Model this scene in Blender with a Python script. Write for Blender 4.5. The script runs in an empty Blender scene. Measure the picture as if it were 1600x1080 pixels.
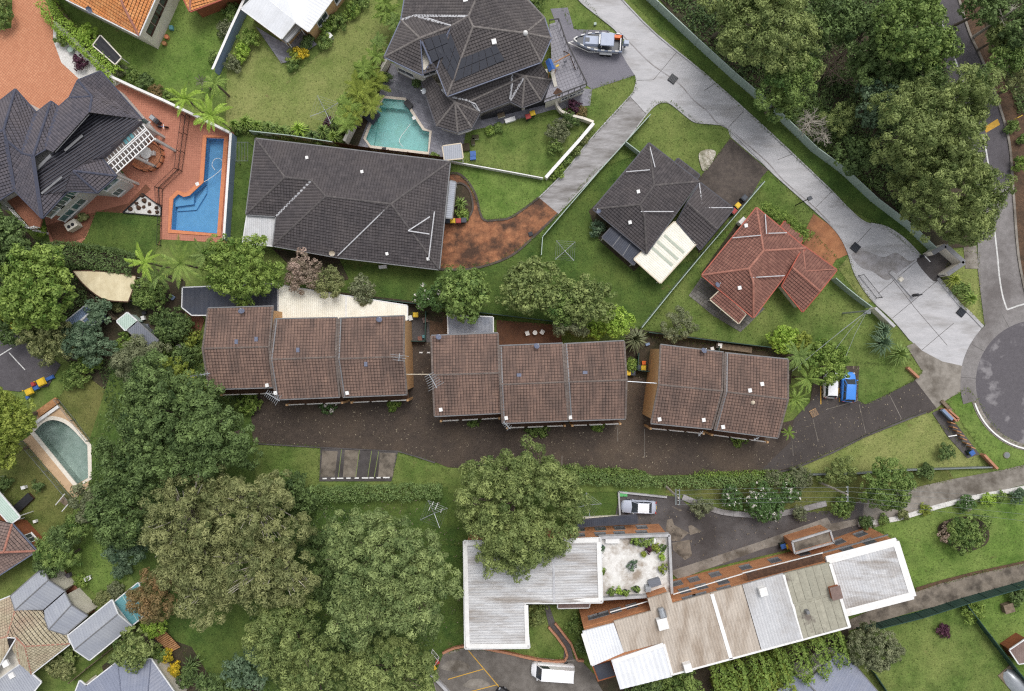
import bpy, math, random
import numpy as np
from mathutils import Vector, Matrix
from mathutils.geometry import tessellate_polygon

# ------------------------------------------------------------------ camera, sky, sun, exposure
scene = bpy.context.scene
COL = scene.collection
ALT = 90.0            # height of the drone above the ground, metres
PPM = 12.0            # photograph pixels per metre on the ground
cam_d = bpy.data.cameras.new("camera")
cam = bpy.data.objects.new("camera", cam_d)
COL.objects.link(cam)
cam.location = (0,0, ALT)
cam.rotation_euler = (0,0,0)
cam_d.sensor_width = 36.0
cam_d.lens = 36.0 * ALT / (1600 / PPM)
cam_d.clip_start = 0.5
cam_d.clip_end = 2000
scene.camera = cam

SUN_EL, SUN_AZ = math.radians(62), math.radians(20)      # azimuth clockwise from +Y (up in the photo)
world = bpy.data.worlds.new("World")
scene.world = world
world.use_nodes = True
wn = world.node_tree
for n in list(wn.nodes):
    wn.nodes.remove(n)
w_out = wn.nodes.new("ShaderNodeOutputWorld")
w_bg = wn.nodes.new("ShaderNodeBackground")
w_sky = wn.nodes.new("ShaderNodeTexSky")
w_sky.sky_type = 'NISHITA'
w_sky.sun_disc = False
w_sky.sun_elevation = SUN_EL
w_sky.sun_rotation = SUN_AZ
w_sky.air_density = 1.0
w_sky.dust_density = 3.0
w_sky.ozone_density = 1.0
w_hsv = wn.nodes.new("ShaderNodeHueSaturation")          # cloud cover: the sky is nearly grey
w_hsv.inputs['Saturation'].default_value = 0.22
w_bg.inputs['Strength'].default_value = 0.15
wn.links.new(w_sky.outputs['Color'], w_hsv.inputs['Color'])
wn.links.new(w_hsv.outputs['Color'], w_bg.inputs['Color'])
wn.links.new(w_bg.outputs['Background'], w_out.inputs['Surface'])

sun_d = bpy.data.lights.new("sun", 'SUN')
sun_d.energy = 1.1
sun_d.angle = math.radians(26)
sun_d.color = (1.0,0.97,0.93)
sun = bpy.data.objects.new("sun", sun_d)
COL.objects.link(sun)
sd = Vector((math.sin(SUN_AZ) * math.cos(SUN_EL), math.cos(SUN_AZ) * math.cos(SUN_EL), math.sin(SUN_EL)))
sun.rotation_euler = sd.to_track_quat('Z', 'Y').to_euler()

scene.view_settings.view_transform = 'Standard'
scene.view_settings.look = 'None'
scene.view_settings.exposure = 0.33
scene.view_settings.gamma = 1.0
scene.view_settings.use_curve_mapping = False

scene.render.engine = 'CYCLES'
scene.cycles.filter_width = 1.2          # a crisp lens
scene.cycles.use_denoising = False
scene.cycles.max_bounces = 6
scene.cycles.transparent_max_bounces = 8

# ------------------------------------------------------------------ small maths
R = random.Random(7)

def W(px, py, z=0.0):
    """photograph pixel at height z -> point of the place, in metres"""
    k = (1 - z / ALT) / PPM
    return Vector(((px - 800) * k, (540 - py) * k, z))

def C(r, g, b, k=1.0):
    f = lambda c: (c / 12.92 if c <= 0.04045 else ((c + 0.055) / 1.055) ** 2.4)
    m = (r + g + b) / 3
    r, g, b = (v + (m - v) * 0.08 for v in (r, g, b))
    return tuple(min(0.95, f(v / 255.0) * k) for v in (r, g, b))

def clip2(poly, a, b, c):
    out = []
    n = len(poly)
    for i in range(n):
        p, q = poly[i], poly[(i + 1) % n]
        dp, dq = a * p[0] + b * p[1] + c, a * q[0] + b * q[1] + c
        if dp >= 0:
            out.append(p)
        if (dp > 0 > dq) or (dp < 0 < dq):
            t = dp / (dp - dq)
            out.append((p[0] + (q[0] - p[0]) * t, p[1] + (q[1] - p[1]) * t))
    return out

def area2(poly):
    return 0.5 * sum(poly[i][0] * poly[(i + 1) % len(poly)][1] - poly[(i + 1) % len(poly)][0] * poly[i][1] for i in range(len(poly)))

def inset(poly, d):
    """offset a 2D polygon inwards"""
    if area2(poly) < 0:
        poly = poly[::-1]
    n = len(poly)
    out = []
    for i in range(n):
        p0, p1, p2 = Vector(poly[i - 1][:2]), Vector(poly[i][:2]), Vector(poly[(i + 1) % n][:2])
        e1, e2 = (p1 - p0).normalized(),(p2 - p1).normalized()
        n1, n2 = Vector((-e1.y, e1.x)), Vector((-e2.y, e2.x))
        m = n1 + n2
        l2 = m.length_squared
        if l2 < 0.3:
            m = n1; k = 1
        else:
            k = 2 / l2
        q = p1 + m * d * k
        out.append((q.x, q.y))
    return out

def smooth(pts, n=6, closed=False):
    """Catmull-Rom through 2D points"""
    out = []
    m = len(pts)
    rng = range(m) if closed else range(m - 1)
    for i in rng:
        p0 = pts[(i - 1) % m] if (closed or i > 0) else pts[i]
        p1 = pts[i]
        p2 = pts[(i + 1) % m]
        p3 = pts[(i + 2) % m] if (closed or i + 2 < m) else p2
        for k in range(n):
            t = k / n
            out.append(tuple(0.5 * (2 * p1[j] + (p2[j] - p0[j]) * t + (2 * p0[j] - 5 * p1[j] + 4 * p2[j] - p3[j]) * t * t
    + (-p0[j] + 3 * p1[j] - 3 * p2[j] + p3[j]) * t ** 3) for j in range(2)))
    if not closed:
        out.append(tuple(pts[-1][:2]))
    return out

# ------------------------------------------------------------------ mesh builder and objects
def wloc(o):
    v = Vector((0,0,0))
    while o is not None:
        v = v + o.location
        o = o.parent
    return v

class MB:
    def __init__(s):
        s.v, s.f, s.t, s.m = [], [], [], []
    def add(s, vs, fs, tint=0.5, mi=0):
        b = len(s.v)
        s.v.extend([tuple(p) for p in vs])
        for f in fs:
            s.f.append(tuple(i + b for i in f)); s.t.append(tint); s.m.append(mi)
        return s
    def box(s, c, sx, sy, sz, rz=0.0, tint=0.5, mi=0, taper=1.0):
        """c = centre of the bottom face"""
        ca, sa = math.cos(rz), math.sin(rz)
        vs = []
        for z, k in ((0,1.0),(sz, taper)):
            for x, y in ((-1,-1),(1,-1),(1,1),(-1,1)):
                X, Y = x * sx * k / 2, y * sy * k / 2
                vs.append((c[0] + X * ca - Y * sa, c[1] + X * sa + Y * ca, c[2] + z))
        return s.add(vs, [(3,2,1,0),(4,5,6,7),(0,1,5,4),(1,2,6,5),(2,3,7,6),(3,0,4,7)], tint, mi)
    def prism(s, poly, z0, z1, tint=0.5, mi=0, cap=True, bottom=False):
        poly = [p[:2] for p in poly]
        if area2(poly) < 0:
            poly = poly[::-1]
        n = len(poly)
        vs = [(x, y, z0) for x, y in poly] + [(x, y, z1) for x, y in poly]
        fs = [(i, (i + 1) % n, n + (i + 1) % n, n + i) for i in range(n)]
        if cap or bottom:
            tri = tessellate_polygon([[Vector((x, y, 0)) for x, y in poly]])
            for t in tri:
                a = area2([poly[i] for i in t])
                t = tuple(t) if a > 0 else tuple(reversed(t))
                if cap:
                    fs.append(tuple(i + n for i in t))
                if bottom:
                    fs.append(tuple(reversed(t)))
        return s.add(vs, fs, tint, mi)
    def tube(s, pts, r0, r1=None, n=6, tint=0.5, mi=0, caps=True):
        r1 = r0 if r1 is None else r1
        pts = [Vector(p) for p in pts]
        rings = []
        for i, p in enumerate(pts):
            d = (pts[min(i + 1, len(pts) - 1)] - pts[max(i - 1,0)])
            d = d.normalized() if d.length > 1e-9 else Vector((0,0,1))
            a = d.cross(Vector((0,0,1)))
            a = a.normalized() if a.length > 1e-3 else Vector((1,0,0))
            b = d.cross(a)
            r = r0 + (r1 - r0) * i / max(1, len(pts) - 1)
            rings.append([p + a * r * math.cos(2 * math.pi * k / n) + b * r * math.sin(2 * math.pi * k / n) for k in range(n)])
        vs = [q for ring in rings for q in ring]
        fs = []
        for i in range(len(pts) - 1):
            for k in range(n):
                fs.append((i * n + k, i * n + (k + 1) % n, (i + 1) * n + (k + 1) % n, (i + 1) * n + k))
        if caps:
            fs.append(tuple(range(n - 1,-1,-1)))
            fs.append(tuple(range((len(pts) - 1) * n, len(pts) * n)))
        return s.add(vs, fs, tint, mi)
    def disc(s, c, r, h=0.0, n=20, tint=0.5, mi=0):
        return s.prism([(c[0] + r * math.cos(2 * math.pi * k / n), c[1] + r * math.sin(2 * math.pi * k / n)) for k in range(n)], c[2], c[2] + max(h, 0.001), tint, mi)
    def dome(s, c, r, h, n=10, m=4, tint=0.5, mi=0):
        vs, fs = [], []
        for j in range(m):
            a = j / m * math.pi / 2
            for k in range(n):
                b = 2 * math.pi * k / n
                vs.append((c[0] + r * math.cos(a) * math.cos(b), c[1] + r * math.cos(a) * math.sin(b), c[2] + h * math.sin(a)))
        vs.append((c[0], c[1], c[2] + h))
        for j in range(m - 1):
            for k in range(n):
                fs.append((j * n + k, j * n + (k + 1) % n, (j + 1) * n + (k + 1) % n, (j + 1) * n + k))
        for k in range(n):
            fs.append(((m - 1) * n + k, (m - 1) * n + (k + 1) % n, m * n))
        return s.add(vs, fs, tint, mi)
    def quad(s, a, b, c, d, tint=0.5, mi=0):
        return s.add([a, b, c, d], [(0,1,2,3)], tint, mi)
    def slab(s, a, b, c, d, th, tint=0.5, mi=0):
        """a plate with the top corners a b c d and vertical thickness th"""
        t = [Vector(p) for p in (a, b, c, d)]
        if area2([(p.x, p.y) for p in t]) < 0:
            t.reverse()
        l = [p - Vector((0,0, th)) for p in t]
        return s.add(t + l, [(0,1,2,3),(7,6,5,4),(0,4,5,1),(1,5,6,2),(2,6,7,3),(3,7,4,0)], tint, mi)
    def mesh(s, name, off=Vector((0,0,0)), shade=False):
        me = bpy.data.meshes.new(name)
        me.from_pydata([(x - off.x, y - off.y, z - off.z) for x, y, z in s.v], [], s.f)
        at = me.attributes.new('tint', 'FLOAT', 'FACE')
        at.data.foreach_set('value', np.array(s.t, dtype=np.float32))
        if any(s.m):
            me.polygons.foreach_set('material_index', np.array(s.m, dtype=np.int32))
        if shade:
            me.polygons.foreach_set('use_smooth', np.ones(len(s.f), dtype=bool))
        me.update()
        return me
    def build(s, name, mat, parent=None, shade=False, **kw):
        off = wloc(parent) if parent is not None else Vector((0,0,0))
        if parent is None and s.v:
            a = np.array(s.v)
            off = Vector((float(a[:, 0].mean()), float(a[:, 1].mean()), float(a[:, 2].min())))
        me = s.mesh(name, off, shade)
        for m in (mat if isinstance(mat, (list, tuple)) else [mat]):
            me.materials.append(m)
        o = bpy.data.objects.new(name, me)
        COL.objects.link(o)
        if parent is not None:
            o.parent = parent
        else:
            o.location = off
        for k, v in kw.items():
            o[k] = v
        return o

def thing(name, label, cat, loc, group=None):
    o = bpy.data.objects.new(name, None)
    o.empty_display_size = 0.3
    COL.objects.link(o)
    o.location = loc
    o['label'] = label; o['category'] = cat
    if group:
        o['group'] = group
    return o

def copy_tree(root, loc, rz=0.0, label=None, group=None, scale=None):
    m = {}
    def rec(o, par):
        c = o.copy()
        COL.objects.link(c)
        if par is not None:
            c.parent = par
        for ch in list(o.children):
            rec(ch, c)
        return c
    c = rec(root, None)
    c.location = loc
    c.rotation_euler = (0,0, rz)
    if scale:
        c.scale = (scale, scale, scale)
    if label: c['label'] = label
    if group: c['group'] = group
    return c

# ------------------------------------------------------------------ materials
def mat(name, c1, c2=None, scale=3.0, c3=None, scale3=0.25, amt3=0.6, rough=0.85, bump=0.0, bscale=None, tint=None,
        spec=0.3, metal=0.0, detail=5.0, lo=0.3, hi=0.7, lo3=0.45, hi3=0.65, transl=0.0, alpha=1.0, stretch=None, fine=0.0, extra=()):
    """surface with world-space noise between c1 and c2, big patches of c3, and a per-piece tint towards tint"""
    m = bpy.data.materials.new(name)
    m.use_nodes = True
    t = m.node_tree
    N, L = t.nodes, t.links
    b = N['Principled BSDF']
    b.inputs['Roughness'].default_value = rough
    b.inputs['Specular IOR Level'].default_value = spec
    b.inputs['Metallic'].default_value = metal
    geo = N.new('ShaderNodeNewGeometry')
    pos = geo.outputs['Position']
    if stretch:
        mp = N.new('ShaderNodeMapping')
        mp.inputs['Rotation'].default_value = (0,0, stretch[0])
        mp.inputs['Scale'].default_value = (stretch[1], stretch[2], 1)
        L.new(pos, mp.inputs['Vector']); pos = mp.outputs['Vector']
    def noise(sc, det=detail, rgh=0.6):
        n = N.new('ShaderNodeTexNoise')
        n.inputs['Scale'].default_value = sc
        n.inputs['Detail'].default_value = det
        n.inputs['Roughness'].default_value = rgh
        L.new(pos, n.inputs['Vector'])
        return n.outputs['Fac']
    def rng(fac, a, bb):
        r = N.new('ShaderNodeMapRange')
        r.inputs['From Min'].default_value = a; r.inputs['From Max'].default_value = bb
        L.new(fac, r.inputs['Value'])
        return r.outputs['Result']
    def mix(fac, A, B, mode='MIX'):
        x = N.new('ShaderNodeMix'); x.data_type = 'RGBA'; x.blend_type = mode
        if isinstance(fac, float): x.inputs['Factor'].default_value = fac
        else: L.new(fac, x.inputs['Factor'])
        for i, v in ((6, A),(7, B)):
            if isinstance(v, tuple): x.inputs[i].default_value = (*v[:3], 1)
            else: L.new(v, x.inputs[i])
        return x.outputs[2]
    col = c1
    if tint is not None:
        at = N.new('ShaderNodeAttribute'); at.attribute_name = 'tint'
        col = mix(at.outputs['Fac'], c1, tint)
    if c2 is not None:
        col = mix(rng(noise(scale), lo, hi), col, c2)
    if c3 is not None:
        r = rng(noise(scale3,4.0,0.65), lo3, hi3)
        mm = N.new('ShaderNodeMath'); mm.operation = 'MULTIPLY'; mm.inputs[1].default_value = amt3
        L.new(r, mm.inputs[0])
        col = mix(mm.outputs[0], col, c3)
    for ec, es, ea, e0, e1 in extra:
        r = rng(noise(es, 6.0,0.7), e0, e1)
        mm = N.new('ShaderNodeMath'); mm.operation = 'MULTIPLY'; mm.inputs[1].default_value = ea
        L.new(r, mm.inputs[0])
        col = mix(mm.outputs[0], col, ec)
    if fine:
        r = rng(noise(5.5,4.0,0.8), 0.28,0.72)
        g = N.new('ShaderNodeMapRange'); g.inputs['To Min'].default_value = 1 - fine; g.inputs['To Max'].default_value = 1 + fine
        L.new(r, g.inputs['Value'])
        cb = N.new('ShaderNodeCombineColor')
        for i in range(3): L.new(g.outputs['Result'], cb.inputs[i])
        col = mix(1.0, col, cb.outputs[0], 'MULTIPLY')
    if isinstance(col, tuple): b.inputs['Base Color'].default_value = (*col[:3], 1)
    else: L.new(col, b.inputs['Base Color'])
    if bump:
        bp = N.new('ShaderNodeBump')
        bp.inputs['Strength'].default_value = bump
        bp.inputs['Distance'].default_value = 0.05
        L.new(noise(bscale or scale * 3,4.0,0.7), bp.inputs['Height'])
        L.new(bp.outputs['Normal'], b.inputs['Normal'])
    out = N['Material Output']
    if transl:
        tr = N.new('ShaderNodeBsdfTranslucent')
        if isinstance(col, tuple): tr.inputs['Color'].default_value = (*col[:3], 1)
        else: L.new(col, tr.inputs['Color'])
        ms = N.new('ShaderNodeMixShader'); ms.inputs[0].default_value = transl
        L.new(b.outputs[0], ms.inputs[1]); L.new(tr.outputs[0], ms.inputs[2])
        L.new(ms.outputs[0], out.inputs['Surface'])
    elif alpha < 1:
        b.inputs['Alpha'].default_value = alpha
    return m

def grid_mat(name, c1, c2, joint, w, h, rz, off=0.5, c3=None, scale3=0.3, amt3=0.5, msize=0.012, rough=0.8, bias=0.0):
    """small pavers too small to tell apart: colour and relief of a bonded pattern"""
    m = bpy.data.materials.new(name); m.use_nodes = True
    t = m.node_tree; N, L = t.nodes, t.links
    b = N['Principled BSDF']; b.inputs['Roughness'].default_value = rough; b.inputs['Specular IOR Level'].default_value = 0.25
    geo = N.new('ShaderNodeNewGeometry')
    mp = N.new('ShaderNodeMapping'); mp.inputs['Rotation'].default_value = (0,0, rz)
    L.new(geo.outputs['Position'], mp.inputs['Vector'])
    br = N.new('ShaderNodeTexBrick')
    br.offset = off
    br.inputs['Color1'].default_value = (*c1,1); br.inputs['Color2'].default_value = (*c2,1); br.inputs['Mortar'].default_value = (*joint, 1)
    br.inputs['Scale'].default_value = 1.0; br.inputs['Mortar Size'].default_value = msize; br.inputs['Mortar Smooth'].default_value = 0.2
    br.inputs['Bias'].default_value = bias
    br.inputs['Brick Width'].default_value = w; br.inputs['Row Height'].default_value = h
    L.new(mp.outputs['Vector'], br.inputs['Vector'])
    col = br.outputs['Color']
    if c3 is not None:
        n = N.new('ShaderNodeTexNoise'); n.inputs['Scale'].default_value = scale3; n.inputs['Detail'].default_value = 6; n.inputs['Roughness'].default_value = 0.7
        L.new(geo.outputs['Position'], n.inputs['Vector'])
        r = N.new('ShaderNodeMapRange'); r.inputs['From Min'].default_value = 0.42; r.inputs['From Max'].default_value = 0.68; r.inputs['To Max'].default_value = amt3
        L.new(n.outputs['Fac'], r.inputs['Value'])
        x = N.new('ShaderNodeMix'); x.data_type = 'RGBA'
        L.new(r.outputs['Result'], x.inputs['Factor']); L.new(col, x.inputs[6]); x.inputs[7].default_value = (*c3,1)
        col = x.outputs[2]
    L.new(col, b.inputs['Base Color'])
    bp = N.new('ShaderNodeBump'); bp.inputs['Strength'].default_value = 0.4; bp.inputs['Distance'].default_value = 0.02; bp.invert = True
    L.new(br.outputs['Fac'], bp.inputs['Height']); L.new(bp.outputs['Normal'], b.inputs['Normal'])
    return m

def lawn_mat(name, g1, g2, dry, amt=0.7, sc3=0.16):
    return mat(name, g1, g2,0.55, dry, sc3, amt, rough=0.95, bump=0.8, bscale=6.0, spec=0.08, detail=10, lo=0.36, hi=0.64, lo3=0.38, hi3=0.66, fine=0.42, extra=((tuple(v * .62 for v in g1), 1.9,.7,.56,.66),(C(118,100,70), .42,.75,.64,.74),(tuple(min(.9, v * 1.25) for v in g2), .9,.5,.58,.7)))

def water_mat(name, tintc):
    m = bpy.data.materials.new(name); m.use_nodes = True
    t = m.node_tree; N, L = t.nodes, t.links
    N.remove(N['Principled BSDF'])
    tr = N.new('ShaderNodeBsdfTransparent'); tr.inputs['Color'].default_value = (*tintc, 1)
    gl = N.new('ShaderNodeBsdfGlossy'); gl.inputs['Roughness'].default_value = 0.04
    fr = N.new('ShaderNodeFresnel'); fr.inputs['IOR'].default_value = 1.33
    nz = N.new('ShaderNodeTexNoise'); nz.inputs['Scale'].default_value = 1.6; nz.inputs['Detail'].default_value = 3
    geo = N.new('ShaderNodeNewGeometry'); L.new(geo.outputs['Position'], nz.inputs['Vector'])
    bp = N.new('ShaderNodeBump'); bp.inputs['Strength'].default_value = 0.25; bp.inputs['Distance'].default_value = 0.1
    L.new(nz.outputs['Fac'], bp.inputs['Height'])
    L.new(bp.outputs['Normal'], gl.inputs['Normal']); L.new(bp.outputs['Normal'], fr.inputs['Normal'])
    ms = N.new('ShaderNodeMixShader')
    L.new(fr.outputs[0], ms.inputs[0]); L.new(tr.outputs[0], ms.inputs[1]); L.new(gl.outputs[0], ms.inputs[2])
    L.new(ms.outputs[0], N['Material Output'].inputs['Surface'])
    return m

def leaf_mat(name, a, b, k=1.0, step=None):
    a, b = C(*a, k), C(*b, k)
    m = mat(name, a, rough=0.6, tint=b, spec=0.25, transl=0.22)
    if step:
        t = m.node_tree
        at = [n for n in t.nodes if n.type == 'ATTRIBUTE'][0]
        l = at.outputs['Fac'].links[0]; sock = l.to_socket
        r = t.nodes.new('ShaderNodeMapRange'); r.inputs['From Min'].default_value = step; r.inputs['From Max'].default_value = step + .03
        t.links.new(at.outputs['Fac'], r.inputs['Value']); t.links.new(r.outputs['Result'], sock)
    return m

M = {}
M['lawn'] = lawn_mat('lawn_grass', C(74,96,42), C(100,122,58), C(136,142,80), 0.55)
M['lawn_fresh'] = lawn_mat('fresh_lawn', C(76,104,42), C(104,130,58), C(134,148,80), 0.5)
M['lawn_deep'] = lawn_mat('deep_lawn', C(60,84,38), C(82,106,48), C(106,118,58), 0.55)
M['lawn_dry'] = lawn_mat('dry_lawn', C(102,118,58), C(122,134,72), C(150,150,92), 0.8,0.12)
M['lawn_olive'] = lawn_mat('olive_lawn', C(80,92,44), C(104,112,58), C(122,116,68), 0.6)
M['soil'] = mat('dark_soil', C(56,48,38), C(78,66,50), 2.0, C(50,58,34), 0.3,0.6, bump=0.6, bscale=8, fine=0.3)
M['mulch'] = mat('leaf_litter', C(78,60,46), C(104,78,58), 3.0, C(64,52,40), 0.5,0.7, bump=0.8, bscale=12, fine=0.35)
M['concrete'] = mat('pale_concrete', C(172,171,173), C(188,186,188), 0.9, C(130,125,120), 0.3,0.75, rough=0.85, bump=0.1, detail=10, fine=0.1, lo3=0.5, hi3=0.74, stretch=(0.74,.4,1.5))
M['concrete_kerb'] = mat('kerb_concrete', C(186,185,188), C(164,162,162), 1.2, C(140,138,136), .4,.5, fine=0.1)
M['concrete_old'] = mat('stained_concrete', C(128,121,112), C(150,143,134), 1.2, C(80,72,62), 0.25,0.85, bump=0.2, detail=8, fine=0.12)
M['concrete_grey'] = mat('worn_grey_paving', C(150,147,147), C(170,167,168), 1.5, C(98,92,86), 0.5,0.75, bump=0.2, detail=10, fine=0.16, lo3=0.42, hi3=0.66, stretch=(-0.82,.4,1.7))
M['asphalt'] = mat('road_asphalt', C(82,78,82), C(92,88,92), 2.0, C(70,66,68), 0.2,0.6, bump=0.3, bscale=20, fine=0.15)
M['asphalt_circle'] = mat('patched_asphalt', C(88,84,88), C(96,92,96), 2.0, C(134,130,132), 0.22,0.85, bump=0.3, bscale=20, fine=0.15, detail=9, lo3=0.53, hi3=0.6)
M['asphalt_pale'] = mat('worn_road', C(120,116,114), C(136,131,130), 1.5, C(98,92,90), 0.2,0.8, bump=0.3, bscale=20, fine=0.16)
M['asphalt_brown'] = mat('littered_asphalt', C(66,57,51), C(80,69,61), 1.4, C(98,83,69), 0.09,0.75, bump=0.5, bscale=14, detail=8, fine=0.28)
M['asphalt_slab'] = mat('damp_asphalt', C(72,66,64), C(82,75,72), 1.6, C(62,56,54), 0.2,0.7, bump=0.4, bscale=16, fine=0.2, detail=8)
M['asphalt_dark'] = mat('courtyard_asphalt', C(84,80,80), C(98,93,92), 1.0, C(60,54,52), 0.15,0.8, bump=0.35, bscale=14, detail=8, fine=0.16)
M['brick_drive'] = mat('orange_brick_drive', C(172,116,80), C(130,82,56), 1.3, C(70,52,42), 0.3,0.95, bump=0.5, bscale=9, detail=10, fine=0.35, lo3=0.42, hi3=0.6)
M['dark_pavers'] = mat('blackened_pavers', C(78,70,66), C(98,88,80), 2.0, C(54,48,45), 0.3,0.7, bump=0.4, bscale=9, fine=0.2)
M['orange_slab'] = mat('orange_concrete', C(182,124,84), C(158,102,68), 0.8, C(116,80,58), 0.3,0.8, bump=0.2, fine=0.14)
M['tan_concrete'] = mat('tan_pool_deck', C(200,168,132), C(186,154,120), 1.5, fine=0.08)
M['white'] = mat('white_paint', C(232,231,229), C(216,214,211), 1.5, fine=0.03, rough=0.6)
M['cream'] = mat('cream_render', C(226,219,204), C(208,200,186), 1.2, fine=0.04)
M['cream_metal'] = mat('cream_sheet_metal', C(236,233,220), C(226,222,206), 0.8, C(208,202,184), 0.4,0.35, rough=0.5, tint=C(228,224,210))
M['grey_render'] = mat('grey_render', C(206,203,198), C(190,187,182), 1.2, fine=0.04)
M['fence_green'] = mat('pale_green_steel', C(168,184,172), C(154,170,160), 1.0, rough=0.5, tint=C(150,168,158))
M['fence_dark'] = mat('dark_green_steel', C(48,78,68), C(40,66,58), 1.0, rough=0.5, tint=C(42,70,60))
M['fence_grey'] = mat('grey_steel', C(130,136,136), C(110,116,116), 1.0, rough=0.5, tint=C(112,120,122))
M['fence_timber'] = mat('weathered_timber', C(126,112,96), C(98,84,70), 3.0, tint=C(146,128,104), bump=0.2)
M['timber'] = mat('orange_timber', C(178,128,84), C(150,102,64), 3.0, tint=C(196,148,104), bump=0.2)
M['dark_timber'] = mat('dark_timber', C(84,60,46), C(64,46,36), 3.0, tint=C(104,76,58))
M['black'] = mat('black_paint', C(38,38,42), C(48,48,52), 2.0, rough=0.5)
M['black_iron'] = mat('black_iron', C(40,38,40), rough=0.5)
M['steel'] = mat('galvanised_steel', C(176,180,184), C(156,160,166), 2.0, rough=0.4, metal=0.4)
M['glass_sky_tint'] = mat('sky_tinted_window_glass', C(112,116,122), C(88,92,98), 0.8, rough=0.1, spec=0.8)  # reflected sky is painted into this paler base colour
M['glass_teal'] = mat('green_window_glass', C(96,132,132), C(70,98,100), 0.8, rough=0.1, spec=0.8)
M['glass'] = mat('window_glass', C(52,58,64), C(74,80,88), 0.8, rough=0.08, spec=0.8)
M['orange_brick'] = mat('orange_brickwork', C(214,174,126), C(190,148,104), 4.0, fine=0.14, bump=0.2, bscale=14)
M['brick_edge'] = mat('garden_brickwork', C(186,134,104), C(164,112,84), 4.0, fine=.16)
M['red_brick'] = mat('brown_brickwork', C(206,146,102), C(180,120,80), 3.0, C(150,100,74), 0.5,0.5, fine=0.2, bump=0.2, bscale=16)
M['brick_red'] = mat('rust_brick', C(162,96,62), C(140,80,52), 4.0, C(124,74,52), 0.5,0.5, fine=0.16, bump=0.2, bscale=16)
M['tile_town'] = mat('brown_concrete_tile', C(130,104,93), C(110,89,80), 1.3, C(84,72,67), 0.5,0.6, tint=C(145,116,101), bump=0.15, fine=0.12, stretch=(0.04,1.2,.35), detail=8)
M['tile_dark'] = mat('charcoal_concrete_tile', C(80,75,77), C(68,64,66), 1.4, C(92,85,84), 0.25,0.5, tint=C(95,89,90), fine=0.14)
M['tile_slate'] = mat('slate_blue_tile', C(88,84,92), C(76,74,82), 1.4, C(104,96,98), 0.25,0.5, tint=C(106,100,106), fine=0.1)
M['tile_brown'] = mat('dark_brown_tile', C(84,79,80), C(72,68,69), 1.4, C(97,91,89), 0.25,0.5, tint=C(100,94,93), fine=0.14)
M['tile_red'] = mat('terracotta_red_tile', C(138,95,83), C(120,80,70), 1.4, C(108,74,66), 0.3,0.5, tint=C(156,110,95), fine=0.14)
M['tile_orange'] = mat('orange_clay_tile', C(214,142,82), C(198,120,64), 1.4, C(184,118,76), 0.4,0.5, tint=C(230,168,108), fine=0.1)
M['tile_tan'] = mat('lichen_tan_tile', C(178,166,138), C(154,142,116), 1.6, C(160,124,110), 0.12,0.6, tint=C(198,187,160), fine=0.18)
M['tile_pink'] = mat('faded_red_tile', C(124,104,98), C(110,92,86), 1.4, C(142,126,120), 0.3,0.5, tint=C(146,122,112), fine=0.14)
M['underlay'] = mat('dark_roof_underlay', C(50,44,42), C(40,36,36), 2.0)
M['cap_dark'] = mat('charcoal_ridge', C(92,87,87), C(78,74,74), 2.5, tint=C(112,106,104), fine=0.12)
M['cap_slate'] = mat('blue_black_ridge', C(58,64,84), C(76,78,92), 2.5, tint=C(84,84,98), fine=0.1)
M['cap_brown'] = mat('brown_ridge', C(108,101,98), C(132,126,122), 2.5, tint=C(92,86,84), fine=0.12)
M['cap_town'] = mat('grey_ridge', C(108,98,92), C(92,82,78), 2.5, tint=C(126,114,106), fine=0.12)
M['cap_red'] = mat('red_ridge', C(166,112,95), C(150,98,84), 2.5, tint=C(182,128,110), fine=0.1)
M['flashing'] = mat('zinc_flashing', C(196,196,198), C(160,160,164), 2.5, rough=0.5, fine=0.08)
M['gutter_grey'] = mat('grey_gutter', C(126,126,128), C(108,108,110), 2.0, rough=0.5)
M['gutter_dark'] = mat('dark_gutter', C(76,76,84), C(62,62,70), 2.0, rough=0.5)
M['gutter_blue'] = mat('blue_grey_gutter', C(110,116,136), C(94,100,120), 2.0, rough=0.5)
M['gutter_white'] = mat('white_gutter', C(224,224,224), C(200,200,200), 2.0, rough=0.5)
M['gutter_cream'] = mat('cream_gutter', C(206,192,170), C(188,174,152), 2.0, rough=0.5)
M['gutter_red'] = mat('red_gutter', C(178,90,70), C(162,80,64), 2.0, rough=0.5)
M['tan_metal'] = mat('tan_shade_roof', C(222,208,172), C(206,192,156), 0.8, C(190,172,134), 0.4,0.5, tint=C(212,198,162), fine=.08)
M['metal_white'] = mat('white_steel_roof', C(230,231,234), C(216,218,222), 0.6, C(196,196,196), 0.4,0.4, rough=0.45, tint=C(216,219,224))
M['metal_old'] = mat('streaked_roof', C(208,208,209), C(178,176,175), 1.0, C(132,120,108), 0.35,0.8, rough=0.6, tint=C(186,188,192), fine=0.16, stretch=(0,0.4,1.8), detail=10, lo3=.46, hi3=.68)
M['metal_tan'] = mat('tan_roof_sheet', C(192,180,166), C(176,164,150), 0.8, C(142,124,106), 0.4,0.7, rough=0.6, tint=C(176,165,153), fine=0.12, stretch=(-.27,1.6,.4), detail=9)
M['metal_pale'] = mat('pale_grey_roof_sheet', C(202,202,203), C(186,186,188), 0.8, C(160,155,150), 0.3,0.6, rough=0.5, tint=C(178,180,183), fine=0.1)
M['metal_grey'] = mat('grey_roof_sheet', C(160,164,172), C(150,154,164), 0.8, C(172,174,178), 0.3,0.4, rough=0.5, tint=C(148,152,162), fine=0.05)
M['metal_blue'] = mat('blue_grey_roof_sheet', C(134,140,158), C(124,130,148), 0.8, C(148,150,162), 0.3,0.5, rough=0.5, tint=C(122,128,146), fine=0.08)
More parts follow.
